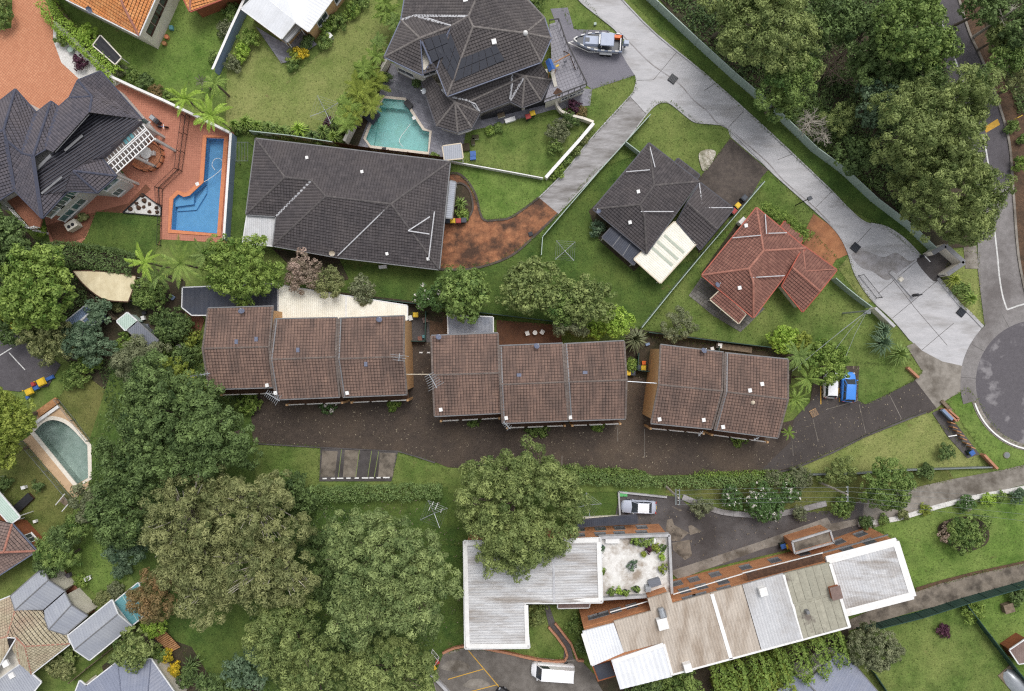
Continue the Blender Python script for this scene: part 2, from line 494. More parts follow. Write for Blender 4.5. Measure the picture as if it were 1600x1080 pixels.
M['metal_slate'] = mat('slate_grey_roof_sheet', C(118,122,132), C(108,112,122), 0.8, rough=0.5, tint=C(106,110,120), fine=0.05)
M['metal_navy'] = mat('navy_roof_sheet', C(62,66,78), C(54,58,70), 0.8, C(78,78,84), 0.3,0.5, rough=0.55, tint=C(70,74,86), fine=0.1)
M['fibro'] = mat('mossy_fibre_cement', C(172,168,150), C(150,146,130), 1.5, C(96,84,80), 0.3,0.8, rough=0.9, tint=C(152,150,134), fine=0.2, lo3=0.56, hi3=0.66)
M['teal'] = mat('teal_shade_sheet', C(92,146,152), C(80,132,140), 0.8, rough=0.5, tint=C(104,158,164))
M['blue_sheet'] = mat('blue_shed_sheet', C(128,146,174), C(116,134,162), 0.8, rough=0.5, tint=C(116,132,160))
M['green_sheet'] = mat('pale_green_sheet', C(182,202,190), C(170,190,178), 0.8, rough=0.5, tint=C(172,192,180))
M['polycarb'] = mat('clear_roof_sheet', C(150,154,164), C(130,136,150), 1.0, rough=0.3, alpha=0.72, tint=C(160,164,172))
M['stone_white'] = mat('white_pebbles', C(222,220,216), C(196,192,186), 6.0, fine=0.15, bump=0.4, bscale=20)
M['roof_terrace'] = mat('weathered_white_membrane', C(232,230,226), C(206,202,196), 1.2, C(140,122,102), 0.4,0.85, rough=0.8, detail=10, lo3=0.47, hi3=0.64, fine=.1)
M['yellow'] = mat('yellow_plastic', C(236,194,40), C(210,172,44), 3.0, rough=0.5)
M['red'] = mat('red_plastic', C(180,62,58), C(158,54,52), 3.0, rough=0.5)
M['blue'] = mat('blue_plastic', C(60,104,180), C(54,92,158), 3.0, rough=0.5)
M['orange'] = mat('orange_plastic', C(240,110,40), rough=0.4)
M['green_bin'] = mat('dark_green_plastic', C(44,62,54), rough=0.45)
M['grey_bin'] = mat('dark_grey_plastic', C(64,70,80), rough=0.45)
M['bark'] = mat('grey_bark', C(116,104,90), C(88,78,66), 3.0, fine=0.2)
M['bark_pale'] = mat('pale_bark', C(186,178,166), C(150,142,130), 2.0, fine=0.2)
M['bark_dead'] = mat('dead_wood', C(146,128,112), C(116,98,84), 3.0, fine=0.2)
M['rubber'] = mat('rubber', C(32,32,34), rough=0.8)
M['paint_white'] = mat('line_paint', C(214,214,212), C(176,174,170), 3.0, fine=0.1)
M['paint_yellow'] = mat('yellow_line_paint', C(216,168,62), C(186,142,56), 3.0, fine=0.12)
M['joint'] = mat('joint_filler', C(104,100,98), C(84,80,78), 2.0)

L_ = M
M['lf_olive'] = leaf_mat('olive_leaves', (72,92,46),(152,164,96), 1.25)
M['lf_euc'] = leaf_mat('gum_leaves', (76,98,54),(152,166,102), 1.25)
M['lf_brown'] = leaf_mat('browning_leaves', (84,96,54),(160,162,106), 1.2)
M['lf_dark'] = leaf_mat('dark_green_leaves', (48,68,36),(116,138,78), 1.35)
M['lf_mid'] = leaf_mat('mid_green_leaves', (64,92,42),(140,160,84), 1.3)
M['lf_bright'] = leaf_mat('bright_green_leaves', (82,112,44),(148,168,80), 1.25)
M['lf_lime'] = leaf_mat('lime_leaves', (112,148,44),(174,198,86), 1.2)
M['lf_yellow'] = leaf_mat('yellow_green_leaves', (96,116,40),(164,174,78), 1.2)
M['lf_blue'] = leaf_mat('blue_green_leaves', (62,88,64),(122,144,110), 1.15)
M['lf_grey'] = leaf_mat('grey_green_leaves', (86,96,66),(148,152,114), 1.15)
M['lf_pink'] = leaf_mat('pinkish_leaves', (112,104,82),(184,158,144), 1.15)
M['lf_purple'] = leaf_mat('purple_leaves', (70,40,58),(110,66,84), 1.1)
M['lf_flower'] = leaf_mat('flowering_leaves', (88,118,64),(232,224,216), 1.1, step=.73)
M['lf_gold'] = leaf_mat('golden_flowers', (150,146,40),(240,204,50), 1.1)
M['lf_orange'] = leaf_mat('orange_flowered_leaves', (88,98,56),(164,130,88), 1.1)
M['lf_hedge'] = leaf_mat('hedge_leaves', (84,110,60),(142,164,96), 1.2)

# ------------------------------------------------------------------ ground sheets
_sheet_z = [0.0]
def ppoly(pts, z=0.0):
    return [(W(p[0], p[1], z).x, W(p[0], p[1], z).y) for p in pts]

def sheet(name, pts, m, holes=(), kind='structure', step=0.001, z=None, **kw):
    if z is None:
        _sheet_z[0] += step
        z = _sheet_z[0]
    loops = [[Vector((x, y, z)) for x, y in ppoly(l)] for l in [pts] + list(holes)]
    tri = tessellate_polygon(loops)
    vs = [v for l in loops for v in l]
    mb = MB()
    fs = []
    for t in tri:
        if abs(area2([vs[i] for i in t])) < 1e-9:
            continue
        fs.append(tuple(t) if area2([vs[i] for i in t]) > 0 else tuple(reversed(t)))
    mb.add(vs, fs)
    o = mb.build(name, m)
    o['kind'] = kind
    for k, v in kw.items():
        o[k] = v
    return o

def ribbon_pts(pts, w):
    """polygon of width w (pixels) along a pixel polyline"""
    a, b = [], []
    for i, p in enumerate(pts):
        q0, q1 = pts[max(i - 1,0)], pts[min(i + 1, len(pts) - 1)]
        d = Vector((q1[0] - q0[0], q1[1] - q0[1])).normalized()
        a.append((p[0] - d.y * w / 2, p[1] + d.x * w / 2)); b.append((p[0] + d.y * w / 2, p[1] - d.x * w / 2))
    return a, b

def strip(name, pts, w, m, **kw):
    a, b = ribbon_pts(pts, w)
    return sheet(name, a + b[::-1], m, **kw)

def raised(name, pts, w, h, m, closed=False, kind='structure', z0=0.0, parent=None, **kw):
    """a kerb or low edging: a raised band along a pixel polyline, width in metres"""
    P = [W(*p[:2]) for p in pts]
    mb = MB()
    if parent is None: h = h + _sheet_z[0]
    n = len(P)
    L, Rr = [], []
    for i in range(n):
        q0, q1 = (P[i - 1], P[(i + 1) % n]) if closed else (P[max(i - 1,0)], P[min(i + 1, n - 1)])
        d = (q1 - q0).normalized()
        L.append(P[i] + Vector((-d.y, d.x, 0)) * w / 2); Rr.append(P[i] + Vector((d.y, -d.x, 0)) * w / 2)
    vs = []
    for i in range(n):
        for p, z in ((L[i], z0),(L[i], h),(Rr[i], h),(Rr[i], z0)):
            vs.append((p.x, p.y, z))
    fs = []
    for i in range(n if closed else n - 1):
        j = (i + 1) % n
        for k in range(3):
            fs.append((i * 4 + k, i * 4 + k + 1, j * 4 + k + 1, j * 4 + k))
    if not closed:
        fs += [(0,3,2,1),((n - 1) * 4,(n - 1) * 4 + 1,(n - 1) * 4 + 2,(n - 1) * 4 + 3)]
    mb.add(vs, fs)
    o = mb.build(name, m, parent)
    if parent is None and kind:
        o['kind'] = kind
    for k, v in kw.items():
        o[k] = v
    return o

# ------------------------------------------------------------------ roofs, walls, windows
def newell(p):
    n = Vector((0,0,0))
    for i in range(len(p)):
        a, b = p[i], p[(i + 1) % len(p)]
        n += Vector(((a.y - b.y) * (a.z + b.z),(a.z - b.z) * (a.x + b.x),(a.x - b.x) * (a.y + b.y)))
    return n.normalized()

def cover_face(mb, pts, cw, ch, lap, roll, rng, lift=0.02, flatdir=None, spread=1.0, gap=0.0):
    """lay courses of tiles (or ribbed sheets) over one roof plane"""
    n = newell(pts)
    if n.z < 0:
        pts = pts[::-1]; n = -n
    P2 = [(p.x, p.y) for p in pts]
    tri = [t for t in tessellate_polygon([pts])]
    planes = []
    for t in tri:
        a, b, c = (pts[i] for i in t)
        nn = (b - a).cross(c - a)
        if abs(nn.z) < 1e-9: continue
        planes.append((a, b, c, nn))
    def zat(x, y):
        best, bz = -1e9,0
        for a, b, c, nn in planes:
            d = nn.z
            w0 = ((b.x - x) * (c.y - y) - (c.x - x) * (b.y - y)) / d
            w1 = ((c.x - x) * (a.y - y) - (a.x - x) * (c.y - y)) / d
            w2 = 1 - w0 - w1
            m = min(w0, w1, w2)
            if m > best:
                best = m; bz = w0 * a.z + w1 * b.z + w2 * c.z
        return bz
    h = math.hypot(n.x, n.y)
    if flatdir is not None:
        vx, vy = -flatdir[0], -flatdir[1]
        l = math.hypot(vx, vy); vx /= l; vy /= l
    elif h > 0.01:
        vx, vy = -n.x / h, -n.y / h
    else:
        vx, vy = 0.0,1.0
    ux, uy = vy, -vx
    Q = [(x * ux + y * uy, x * vx + y * vy) for x, y in P2]
    v0 = min(q[1] for q in Q); v1 = max(q[1] for q in Q)
    dv = ch * n.z
    nr = max(1, int(math.ceil((v1 - v0) / dv)))
    for r in range(nr):
        a, b = v0 + r * dv, min(v0 + (r + 1) * dv, v1 + 1e-4)
        row = clip2(clip2(Q, 0,1,-(a + gap * dv * .8)), 0,-1, b)
        if len(row) < 3: continue
        u0 = min(q[0] for q in row); u1 = max(q[0] for q in row)
        off = 0.0
        k0 = int(math.floor(u0 / cw)); k1 = int(math.ceil(u1 / cw))
        for k in range(k0, k1):
            col = clip2(clip2(row, 1,0,-(k + gap / 2) * cw), -1,0,(k + 1 - gap / 2) * cw)
            if len(col) < 3: continue
            ti = min(1, max(0,0.5 + spread * .8 * (rng.random() - 0.5) + spread * rng.gauss(0,0.1)))
            if rng.random() < .012: ti = rng.choice((0.0,1.0))
            jl = lap * (0.85 + 0.4 * rng.random())
            for s in (0,1):
                mid = (k + 0.5) * cw
                cell = clip2(col, -1,0, mid) if s == 0 else clip2(col, 1,0,-mid)
                if len(cell) < 3 or abs(area2(cell)) < 1e-5: continue
                vs = []
                for u, v in cell:
                    x, y = u * ux + v * vx, u * uy + v * vy
                    f = 1 - abs((u - mid) / (cw / 2))
                    z = zat(x, y) + lift + roll * f + (jl * (1 - (v - a) / dv) if lap else 0)
                    vs.append((x, y, z))
                if area2(vs) < 0: vs.reverse()
                mb.add(vs, [tuple(range(len(vs)))], ti)

def roof(parent, V, faces, cover, cap=None, gutter=None, kind='tile', cw=0.37, ch=0.37, lap=0.075, roll=0.055, valley='flashing', flatdir=None,
         deck=0.16, spread=1.0, seed=1, no_caps=(), skip_gutter=(), name='roof', capr=0.13, valley_w=0.13, nogutter=False, gap=0.075, sheet_gap=0.0, sheet_len=400.0):
    """planes given by pixel+height corners: a solid roof with its tiles, ridge caps, valleys and gutters as sub-parts"""
    rng = random.Random(seed)
    P = {k: W(*v) for k, v in V.items()}
    mb = MB()
    edges = {}
    fn = []
    for fi, f in enumerate(faces):
        pts = [P[c] for c in f]
        n = newell(pts)
        if n.z < 0:
            f = f[::-1]; pts = pts[::-1]; n = -n
        fn.append((f, n, sum(pts, Vector((0,0,0))) / len(pts)))
        tri = tessellate_polygon([pts])
        fs = []
        for t in tri:
            t = tuple(t)
            if area2([pts[i] for i in t]) < 0: t = t[::-1]
            fs.append(t)
        mb.add(pts, fs)
        low = [p - Vector((0,0, deck)) for p in pts]
        mb.add(low, [t[::-1] for t in fs])
        for i in range(len(f)):
            a, b = f[i], f[(i + 1) % len(f)]
            edges.setdefault(frozenset((a, b)), []).append((a, b, fi))
    for e, l in edges.items():
        if len(l) == 1:
            a, b, _ = l[0]
            mb.quad(P[a] - Vector((0,0, deck)), P[b] - Vector((0,0, deck)), P[b], P[a])
    ro = mb.build(name, M['underlay'] if kind == 'tile' else M[cover], parent)
    tm = MB()
    for f, n, c in fn:
        pts = [P[k] for k in f]
        if kind == 'tile':
            cover_face(tm, pts, cw, ch, lap, roll, rng, spread=spread, gap=gap)
        else:
            cover_face(tm, pts, cw, sheet_len, .03 if sheet_len < 99 else 0.0, roll, rng, flatdir=flatdir, spread=spread, gap=sheet_gap)
    t_o = tm.build('roof_tiles' if kind == 'tile' else 'roof_sheeting', M[cover], ro)
    t_o['kind'] = 'stuff'
    for e, l in edges.items():
        if len(l) == 2:
            a, b, f0 = l[0]; f1 = l[1][2]
            pa, pb = P[a], P[b]
            cvx = fn[f0][1].dot(fn[f1][2] - pa)
            if e in [frozenset(x) for x in no_caps]: continue
            if cvx < -0.02 and cap:
                cm = MB()
                L = (pb - pa).length
                d = (pb - pa).normalized()
                ns = max(1, int(L / 0.42))
                side = d.cross(Vector((0,0,1))).normalized()
                up = side.cross(d)
                for i in range(ns):
                    q0, q1 = pa + d * (L * i / ns), pa + d * (L * (i + 1) / ns + 0.02)
                    ring = []
                    for q, r in ((q0, capr),(q1, capr * 1.18)):
                        for ang in (0,45,90,135,180):
                            aa = math.radians(ang)
                            ring.append(q + side * r * math.cos(aa) * 1.05 + up * (r * math.sin(aa) + 0.015))
                    cm.add(ring, [(j, j + 1, j + 6, j + 5) for j in range(4)] + [(4,3,2,1,0),(5,6,7,8,9)], rng.random())
                cm.build('ridge_cap', M[cap], ro)
            elif cvx > 0.02 and valley:
                d = (pb - pa); side = d.cross(Vector((0,0,1))).normalized() * valley_w
                up = Vector((0,0,0.11))
                vm = MB().slab(pa - side + up, pb - side + up, pb + side + up, pa + side + up, 0.03)
                vm.build('valley_flashing', M[valley], ro)
        elif gutter and not nogutter:
            a, b, f0 = l[0]
            if a + b in skip_gutter or b + a in skip_gutter: continue
            pa, pb = P[a], P[b]
            d = (pb - pa).normalized()
            out = Vector((d.y, -d.x, 0)).normalized()
            gm = MB()
            up = Vector((0,0,0.05))
            q = [pa - d * 0.02, pb + d * 0.02]
            gm.slab(q[0] + up, q[1] + up, q[1] + out * 0.14 + up, q[0] + out * 0.14 + up, 0.14)
            gm.build('gutter', M[gutter], ro)
    return ro, P

def walls(parent, pts, z1, m, ins=0.5, z0=0.0, name='wall', ztop=None):
    """pts are (px, py) roof edge corners seen at height ztop; the wall stands ins metres inside them"""
    zt = z1 if ztop is None else ztop
    poly = inset([(W(p[0], p[1], zt).x, W(p[0], p[1], zt).y) for p in pts], ins)
    mb = MB().prism(poly, z0, z1 - 0.12)
    o = mb.build(name, m, parent)
    return poly, o

def window(parent, poly, px, py, z, w, h, frame='white', pane='glass', proud=0.04, bars=1):
    """a window on the wall edge nearest to the pixel, its centre at height z"""
    q = W(px, py, z)
    best = None
    n = len(poly)
    for i in range(n):
        a, b = Vector((*poly[i][:2], 0)), Vector((*poly[(i + 1) % n][:2], 0))
        d = b - a
        t = max(0, min(1,(Vector((q.x, q.y, 0)) - a).dot(d) / d.length_squared))
        c = a + d * t
        r = (c - Vector((q.x, q.y, 0))).length
        if best is None or r < best[0]: best = (r, a, b, c)
    _, a, b, c = best
    d = (b - a).normalized(); o = Vector((d.y, -d.x, 0))
    up = Vector((0,0,1))
    c = Vector((c.x, c.y, z))
    fm = MB()
    def bar(p, q_, th):
        # a bar between two points, th wide, proud of the wall
        dd = (q_ - p).normalized(); s = dd.cross(o) * th / 2
        v = [p - s, q_ - s, q_ + s, p + s]
        fm.add(v + [x + o * proud for x in v], [(0,3,2,1),(4,5,6,7),(0,1,5,4),(1,2,6,5),(2,3,7,6),(3,0,4,7)])
    hw, hh = d * w / 2, up * h / 2
    bar(c - hw - hh, c + hw - hh, 0.1); bar(c - hw + hh, c + hw + hh, 0.1)
    bar(c - hw - hh, c - hw + hh, 0.1); bar(c + hw - hh, c + hw + hh, 0.1)
    for k in range(bars):
        x = -w / 2 + w * (k + 1) / (bars + 1)
        bar(c + d * x - hh, c + d * x + hh, 0.06)
    fo = fm.build('window', M[frame], parent)
    e = o * 0.015
    MB().quad(c - hw - hh + e, c + hw - hh + e, c + hw + hh + e, c - hw + hh + e).build('pane', M[pane], fo)
    sm = MB()
    s0 = c - hh - up * 0.09
    sm.slab(s0 - hw * 1.1, s0 + hw * 1.1, s0 + hw * 1.1 + o * 0.14, s0 - hw * 1.1 + o * 0.14,0.06)
    sm.build('sill', M[frame], fo)
    return fo

def on_roof(faces_pts, x, y):
    """height of a roof made of point lists at (x, y)"""
    z = None
    for pts in faces_pts:
        for t in tessellate_polygon([pts]):
            a, b, c = (pts[i] for i in t)
            d = (b.x - a.x) * (c.y - a.y) - (c.x - a.x) * (b.y - a.y)
            if abs(d) < 1e-9: continue
            w1 = ((x - a.x) * (c.y - a.y) - (c.x - a.x) * (y - a.y)) / d
            w2 = ((b.x - a.x) * (y - a.y) - (x - a.x) * (b.y - a.y)) / d
            if w1 >= -0.01 and w2 >= -0.01 and w1 + w2 <= 1.01:
                zz = a.z + w1 * (b.z - a.z) + w2 * (c.z - a.z)
                z = zz if z is None else max(z, zz)
    return z

def roof_point(P, faces, px, py, guess=5.0):
    fp = [[P[c] for c in f] for f in faces]
    z = guess
    for _ in range(4):
        q = W(px, py, z)
        zz = on_roof(fp, q.x, q.y)
        if zz is None: break
        z = zz
    return W(px, py, z)

def vent(parent, p, m='white', s=0.42, name='roof_vent', rz=0.2):
    MB().box((p.x, p.y, p.z - 0.15), s, s * 1.1,0.4, rz).build(name, M[m], parent)

def dish(parent, p, az=1.0, m='gutter_blue', r=0.36):
    """satellite dish on a short arm"""
    do = MB()
    c = p + Vector((0,0,0.75))
    ax = Vector((math.cos(az) * 0.8, math.sin(az) * 0.8,1.0)).normalized()
    a = ax.cross(Vector((0,0,1))).normalized(); b = ax.cross(a)
    vs, fs = [c - ax * 0.08], []
    for ring, (rr, dz) in enumerate(((0.5,-0.05),(1.0,0.06))):
        for k in range(14):
            t = 2 * math.pi * k / 14
            vs.append(c + a * r * rr * math.cos(t) + b * r * rr * 1.1 * math.sin(t) + ax * dz)
    for k in range(14):
        fs.append((0,1 + k, 1 + (k + 1) % 14)); fs.append((1 + k, 15 + k, 15 + (k + 1) % 14,1 + (k + 1) % 14))
    do.add(vs, fs)
    o = do.build('satellite_dish', M[m], parent)
    ar = MB().tube([p - Vector((0,0,0.1)), c - ax * 0.1], 0.03).tube([c - b * r * -0.9, c + ax * 0.5], 0.02).box(c + ax * 0.5,0.12,0.1,0.1)
    ar.build('dish_arm', M['steel'], o)

def antenna(parent, p, h, az, L=2.4, n=9, el=1.5, m='steel'):
    """a roof TV aerial: mast, boom and cross elements"""
    top = p + Vector((0,0, h))
    o = MB().tube([p - Vector((0,0,0.2)), top], 0.035).build('tv_antenna', M[m], parent)
    d = Vector((math.cos(az), math.sin(az), 0)); s = Vector((-d.y, d.x, 0))
    MB().tube([top - d * L / 2, top + d * L / 2], 0.05).build('boom', M[m], o)
    em = MB()
    for k in range(n):
        q = top + d * (-L / 2 + L * (k + 0.3) / n) + Vector((0,0,0.03))
        e = el * (0.65 + 0.35 * k / n) * (1.15 if k == n - 1 else 1)
        em.tube([q - s * e / 2, q + s * e / 2], 0.024, n=4)
    em.build('antenna_elements', M[m], o)

# ------------------------------------------------------------------ fences and walls
def fence(label, pts, h, m='fence_green', panel=2.4, style='sheet', name='metal_fence', cat='fence', post=None, group=None, th=0.2, capm=None):
    P = [W(p[0], p[1]) for p in pts]
    root = thing(name, label, cat, P[0], group)
    for a, b in zip(P, P[1:]):
        L = (b - a).length
        if L < 0.2: continue
        d = (b - a) / L; s = Vector((-d.y, d.x, 0))
        n = max(1, round(L / panel))
        for i in range(n):
            q0, q1 = a + d * (L * i / n), a + d * (L * (i + 1) / n)
            mb = MB()
            if style == 'sheet':
                k = max(4, int((q1 - q0).length / 0.2))
                vs = []
                for j in range(k + 1):
                    w = 0.035 if j % 2 else -0.0
                    q = q0.lerp(q1, j / k) + s * w
                    vs += [(q.x, q.y, 0.0),(q.x, q.y, h)]
                mb.add(vs, [(2 * j, 2 * j + 2,2 * j + 3,2 * j + 1) for j in range(k)], R.random())
                e = Vector((0,0, h))
                mb.slab(q0 + s * -0.03 + e, q1 + s * -0.03 + e, q1 + s * 0.07 + e, q0 + s * 0.07 + e, 0.06)
                mb.build('panel', M[m], root)
                p = MB().box(q0 + s * 0.02,0.09,0.12, h + 0.02, math.atan2(d.y, d.x))
                p.build('post', M[post or m], root)
            elif style == 'wall':
                g = d * 0.008
                e = Vector((0,0, h))
                mb.slab(q0 + s * -th / 2 + g + e, q1 + s * -th / 2 - g + e, q1 + s * th / 2 - g + e, q0 + s * th / 2 + g + e, h, R.random())
                mb.build('wall_panel', M[m], root)
                if capm:
                    e = Vector((0,0, h + 0.06))
                    MB().slab(q0 + s * (-th / 2 - .03) + g + e, q1 + s * (-th / 2 - .03) - g + e, q1 + s * (th / 2 + .03) - g + e, q0 + s * (th / 2 + .03) + g + e, 0.06).build('coping', M[capm], root)
            elif style == 'rail':
                mb.tube([q0 + Vector((0,0, h)), q1 + Vector((0,0, h))], 0.03, n=4).tube([q0 + Vector((0,0,0.15)), q1 + Vector((0,0,0.15))], 0.025, n=4)
                k = max(3, int((q1 - q0).length / 0.16))
                for j in range(1, k):
                    q = q0.lerp(q1, j / k)
                    mb.box(q + Vector((0,0,0.15)), 0.02,0.02, h - 0.15)
                mb.build('railing', M[m], root)
                MB().box(q0,0.07,0.07, h + 0.04).build('post', M[post or m], root)
            elif style == 'paling':
                k = max(3, int((q1 - q0).length / 0.14))
                for j in range(k):
                    q = q0.lerp(q1,(j + 0.5) / k)
                    mb.box(q, 0.125,0.02, h * (1 + 0.03 * (R.random() - .5)), math.atan2(d.y, d.x), R.random())
                for z in (0.3, h - 0.35):
                    e = Vector((0,0, z))
                    mb.slab(q0 + s * .012 + e, q1 + s * .012 + e, q1 + s * .06 + e, q0 + s * .06 + e, 0.08)
                mb.build('paling_panel', M[m], root)
                MB().box(q0 + s * 0.06,0.1,0.1, h - 0.05).build('post', M[post or m], root)
        if style in ('sheet', 'rail', 'paling'):
            MB().box(b, 0.09,0.09, h + 0.02).build('post', M[post or m], root)
    return root

# ------------------------------------------------------------------ plants
def mesh_from_arrays(name, verts, tint, nv=4):
    n = len(verts) // nv
    me = bpy.data.meshes.new(name)
    me.vertices.add(len(verts)); me.vertices.foreach_set('co', verts.astype(np.float32).ravel())
    me.loops.add(n * nv); me.loops.foreach_set('vertex_index', np.arange(n * nv, dtype=np.int32))
    me.polygons.add(n); me.polygons.foreach_set('loop_start', np.arange(0, n * nv, nv, dtype=np.int32))
    at = me.attributes.new('tint', 'FLOAT', 'FACE'); at.data.foreach_set('value', tint.astype(np.float32))
    me.update(calc_edges=True)
    return me

def leaves(cent, nrm, size, asp, rs, flop=0.8):
    """leaf quads at cent facing roughly nrm"""
    n = len(cent)
    nr = nrm + rs.normal(0, flop, (n, 3)); nr[:, 2] = np.abs(nr[:, 2]) * 0.9 + 0.1
    nr /= np.linalg.norm(nr, axis=1)[:, None] + 1e-9
    t = rs.normal(0,1,(n, 3)); t -= nr * (t * nr).sum(1)[:, None]
    t /= np.linalg.norm(t, axis=1)[:, None] + 1e-9
    b = np.cross(nr, t)
    s = size * rs.uniform(0.45,1.55, n)[:, None]
    a_, b_ = t * s * 0.5, b * s * 0.5 * asp
    v = np.empty((n, 4,3))
    v[:, 0] = cent - a_; v[:, 1] = cent - b_ * 0.9 - a_ * .1; v[:, 2] = cent + a_; v[:, 3] = cent + b_ * 0.9 - a_ * .1
    return v.reshape(-1,3)

def crown_arrays(Rx, Rz, seed, nl=26, lr=0.34, leaf=0.34, asp=0.5, dens=1.0, clump=0.42, per=9, gap=0.0, irr=0.22, flat=1.0, flop=0.4, cover=1.0):
    """leaf tufts: small shells of leaves on the lobes of an uneven dome of radius Rx, height Rz (centre at 0)"""
    rs = np.random.RandomState(seed)
    ph = rs.uniform(0,6.28,4)
    C_, T_, Nn = [], [], []
    ga = math.pi * (3 - math.sqrt(5))
    lobes = []
    for i in range(nl):
        f = (i + 0.5) / nl
        cz = 1 - f * 1.1                        # from the top down to a little below the middle
        az = i * ga + rs.uniform(-.45,.45)
        sr = math.sqrt(max(0,1 - cz * cz))
        edge = 1 + irr * (math.sin(2 * az + ph[0]) * .5 + math.sin(3 * az + ph[1]) * .5 + math.sin(5 * az + ph[2]) * .35)
        k = rs.uniform(0.58,0.8)
        r = lr * Rx * rs.uniform(0.6,1.25) * (0.8 + 0.3 * sr)
        c = np.array([math.cos(az) * sr * k * edge * Rx, math.sin(az) * sr * k * edge * Rx, cz * k * Rz + rs.uniform(-.2,.12) * Rz])
        lobes.append((c, r))
    la = leaf * leaf * asp * 0.45
    for c, r in lobes:
        rc0 = clump * 1.15
        nc = max(5, int(dens * cover * 2.4 * math.pi * r * r / (math.pi * rc0 * rc0)))
        d = rs.normal(0,1,(nc, 3)); d[:, 2] = np.abs(d[:, 2]) * 1.05 - 0.3
        d /= np.linalg.norm(d, axis=1)[:, None]
        if gap:
            d = d[rs.uniform(0,1, nc) > gap]; nc = len(d)
        cc = c + d * (r * rs.uniform(0.7,1.06, nc))[:, None] * np.array([1,1, flat * Rz / Rx * 0.8 + 0.2])
        lt = rs.normal(0,.09)
        ct = lt + rs.normal(0.44,0.15, nc)
        rc = rc0 * rs.uniform(0.6,1.3, nc)
        m = np.maximum(5,(1.5 * 2 * math.pi * rc * rc / la * 0.5).astype(int))
        idx = np.repeat(np.arange(nc), m)
        n = len(idx)
        e = rs.normal(0,1,(n, 3)) + 0.6 * d[idx]; e[:, 2] = np.abs(e[:, 2]) * 1.0 - 0.2
        e /= np.linalg.norm(e, axis=1)[:, None]
        p = cc[idx] + e * (rc[idx] * rs.uniform(0.55,1.08, n))[:, None] * np.array([1,1,.8])
        C_.append(p); Nn.append(e)
        # upper side of every tuft painted paler, underside darker, as if lit from above
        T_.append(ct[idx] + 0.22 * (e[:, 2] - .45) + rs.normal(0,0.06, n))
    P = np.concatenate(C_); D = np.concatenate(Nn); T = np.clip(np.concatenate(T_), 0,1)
    return leaves(P, D, leaf, asp, rs, flop), T, lobes

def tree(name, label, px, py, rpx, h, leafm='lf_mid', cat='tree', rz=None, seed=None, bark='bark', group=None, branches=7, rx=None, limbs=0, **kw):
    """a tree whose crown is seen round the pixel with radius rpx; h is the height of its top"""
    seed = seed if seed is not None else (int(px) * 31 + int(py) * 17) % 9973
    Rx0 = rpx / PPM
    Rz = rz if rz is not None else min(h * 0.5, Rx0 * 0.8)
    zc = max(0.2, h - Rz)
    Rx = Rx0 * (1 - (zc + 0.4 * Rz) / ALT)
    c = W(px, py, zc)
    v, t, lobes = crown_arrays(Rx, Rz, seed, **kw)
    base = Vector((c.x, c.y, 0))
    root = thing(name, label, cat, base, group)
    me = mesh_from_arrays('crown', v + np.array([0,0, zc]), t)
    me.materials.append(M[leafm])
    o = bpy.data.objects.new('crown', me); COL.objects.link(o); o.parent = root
    rs = random.Random(seed)
    tb = MB()
    r0 = 0.035 * Rx + 0.05 + 0.01 * h
    lean = Vector((rs.uniform(-.06,.06) * h, rs.uniform(-.06,.06) * h, 0))
    fork = Vector((0,0, zc * 0.72)) + lean
    tb.tube([base, base + fork * 0.5, base + fork], r0, r0 * 0.7,8)
    pick = rs.sample(lobes, min(branches, len(lobes)))
    twigs = rs.sample(lobes, min(limbs, len(lobes)))
    for lc, lr in pick:
        e = base + Vector(lc) * 0.92 + Vector((0,0, zc - .2))
        m1 = (base + fork).lerp(e, 0.5) + Vector((rs.uniform(-.4,.4), rs.uniform(-.4,.4), -0.25))
        tb.tube([base + fork * 0.98, m1, e], r0 * 0.4, r0 * 0.07,5)
    for lc, lr in twigs:                  # thin bare limbs showing through the leaves
        e = base + Vector(lc) + Vector((0,0, zc + lr * .75))
        for _ in range(3):
            a = e + Vector((rs.gauss(0,.5), rs.gauss(0,.5), rs.uniform(0,.35))) * lr
            m1 = (base + fork).lerp(a, .72) + Vector((0,0,.1 * Rz))
            tb.tube([base + fork, m1, a], r0 * .22,.025,4)
    tb.build('trunk', M[bark], root)
    return root

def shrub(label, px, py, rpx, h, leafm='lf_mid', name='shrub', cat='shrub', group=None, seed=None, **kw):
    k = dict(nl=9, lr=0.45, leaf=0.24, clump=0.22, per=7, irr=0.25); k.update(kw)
    return tree(name, label, px, py, rpx, h, leafm, cat, rz=h * 0.55, seed=seed, group=group, branches=3, **k)

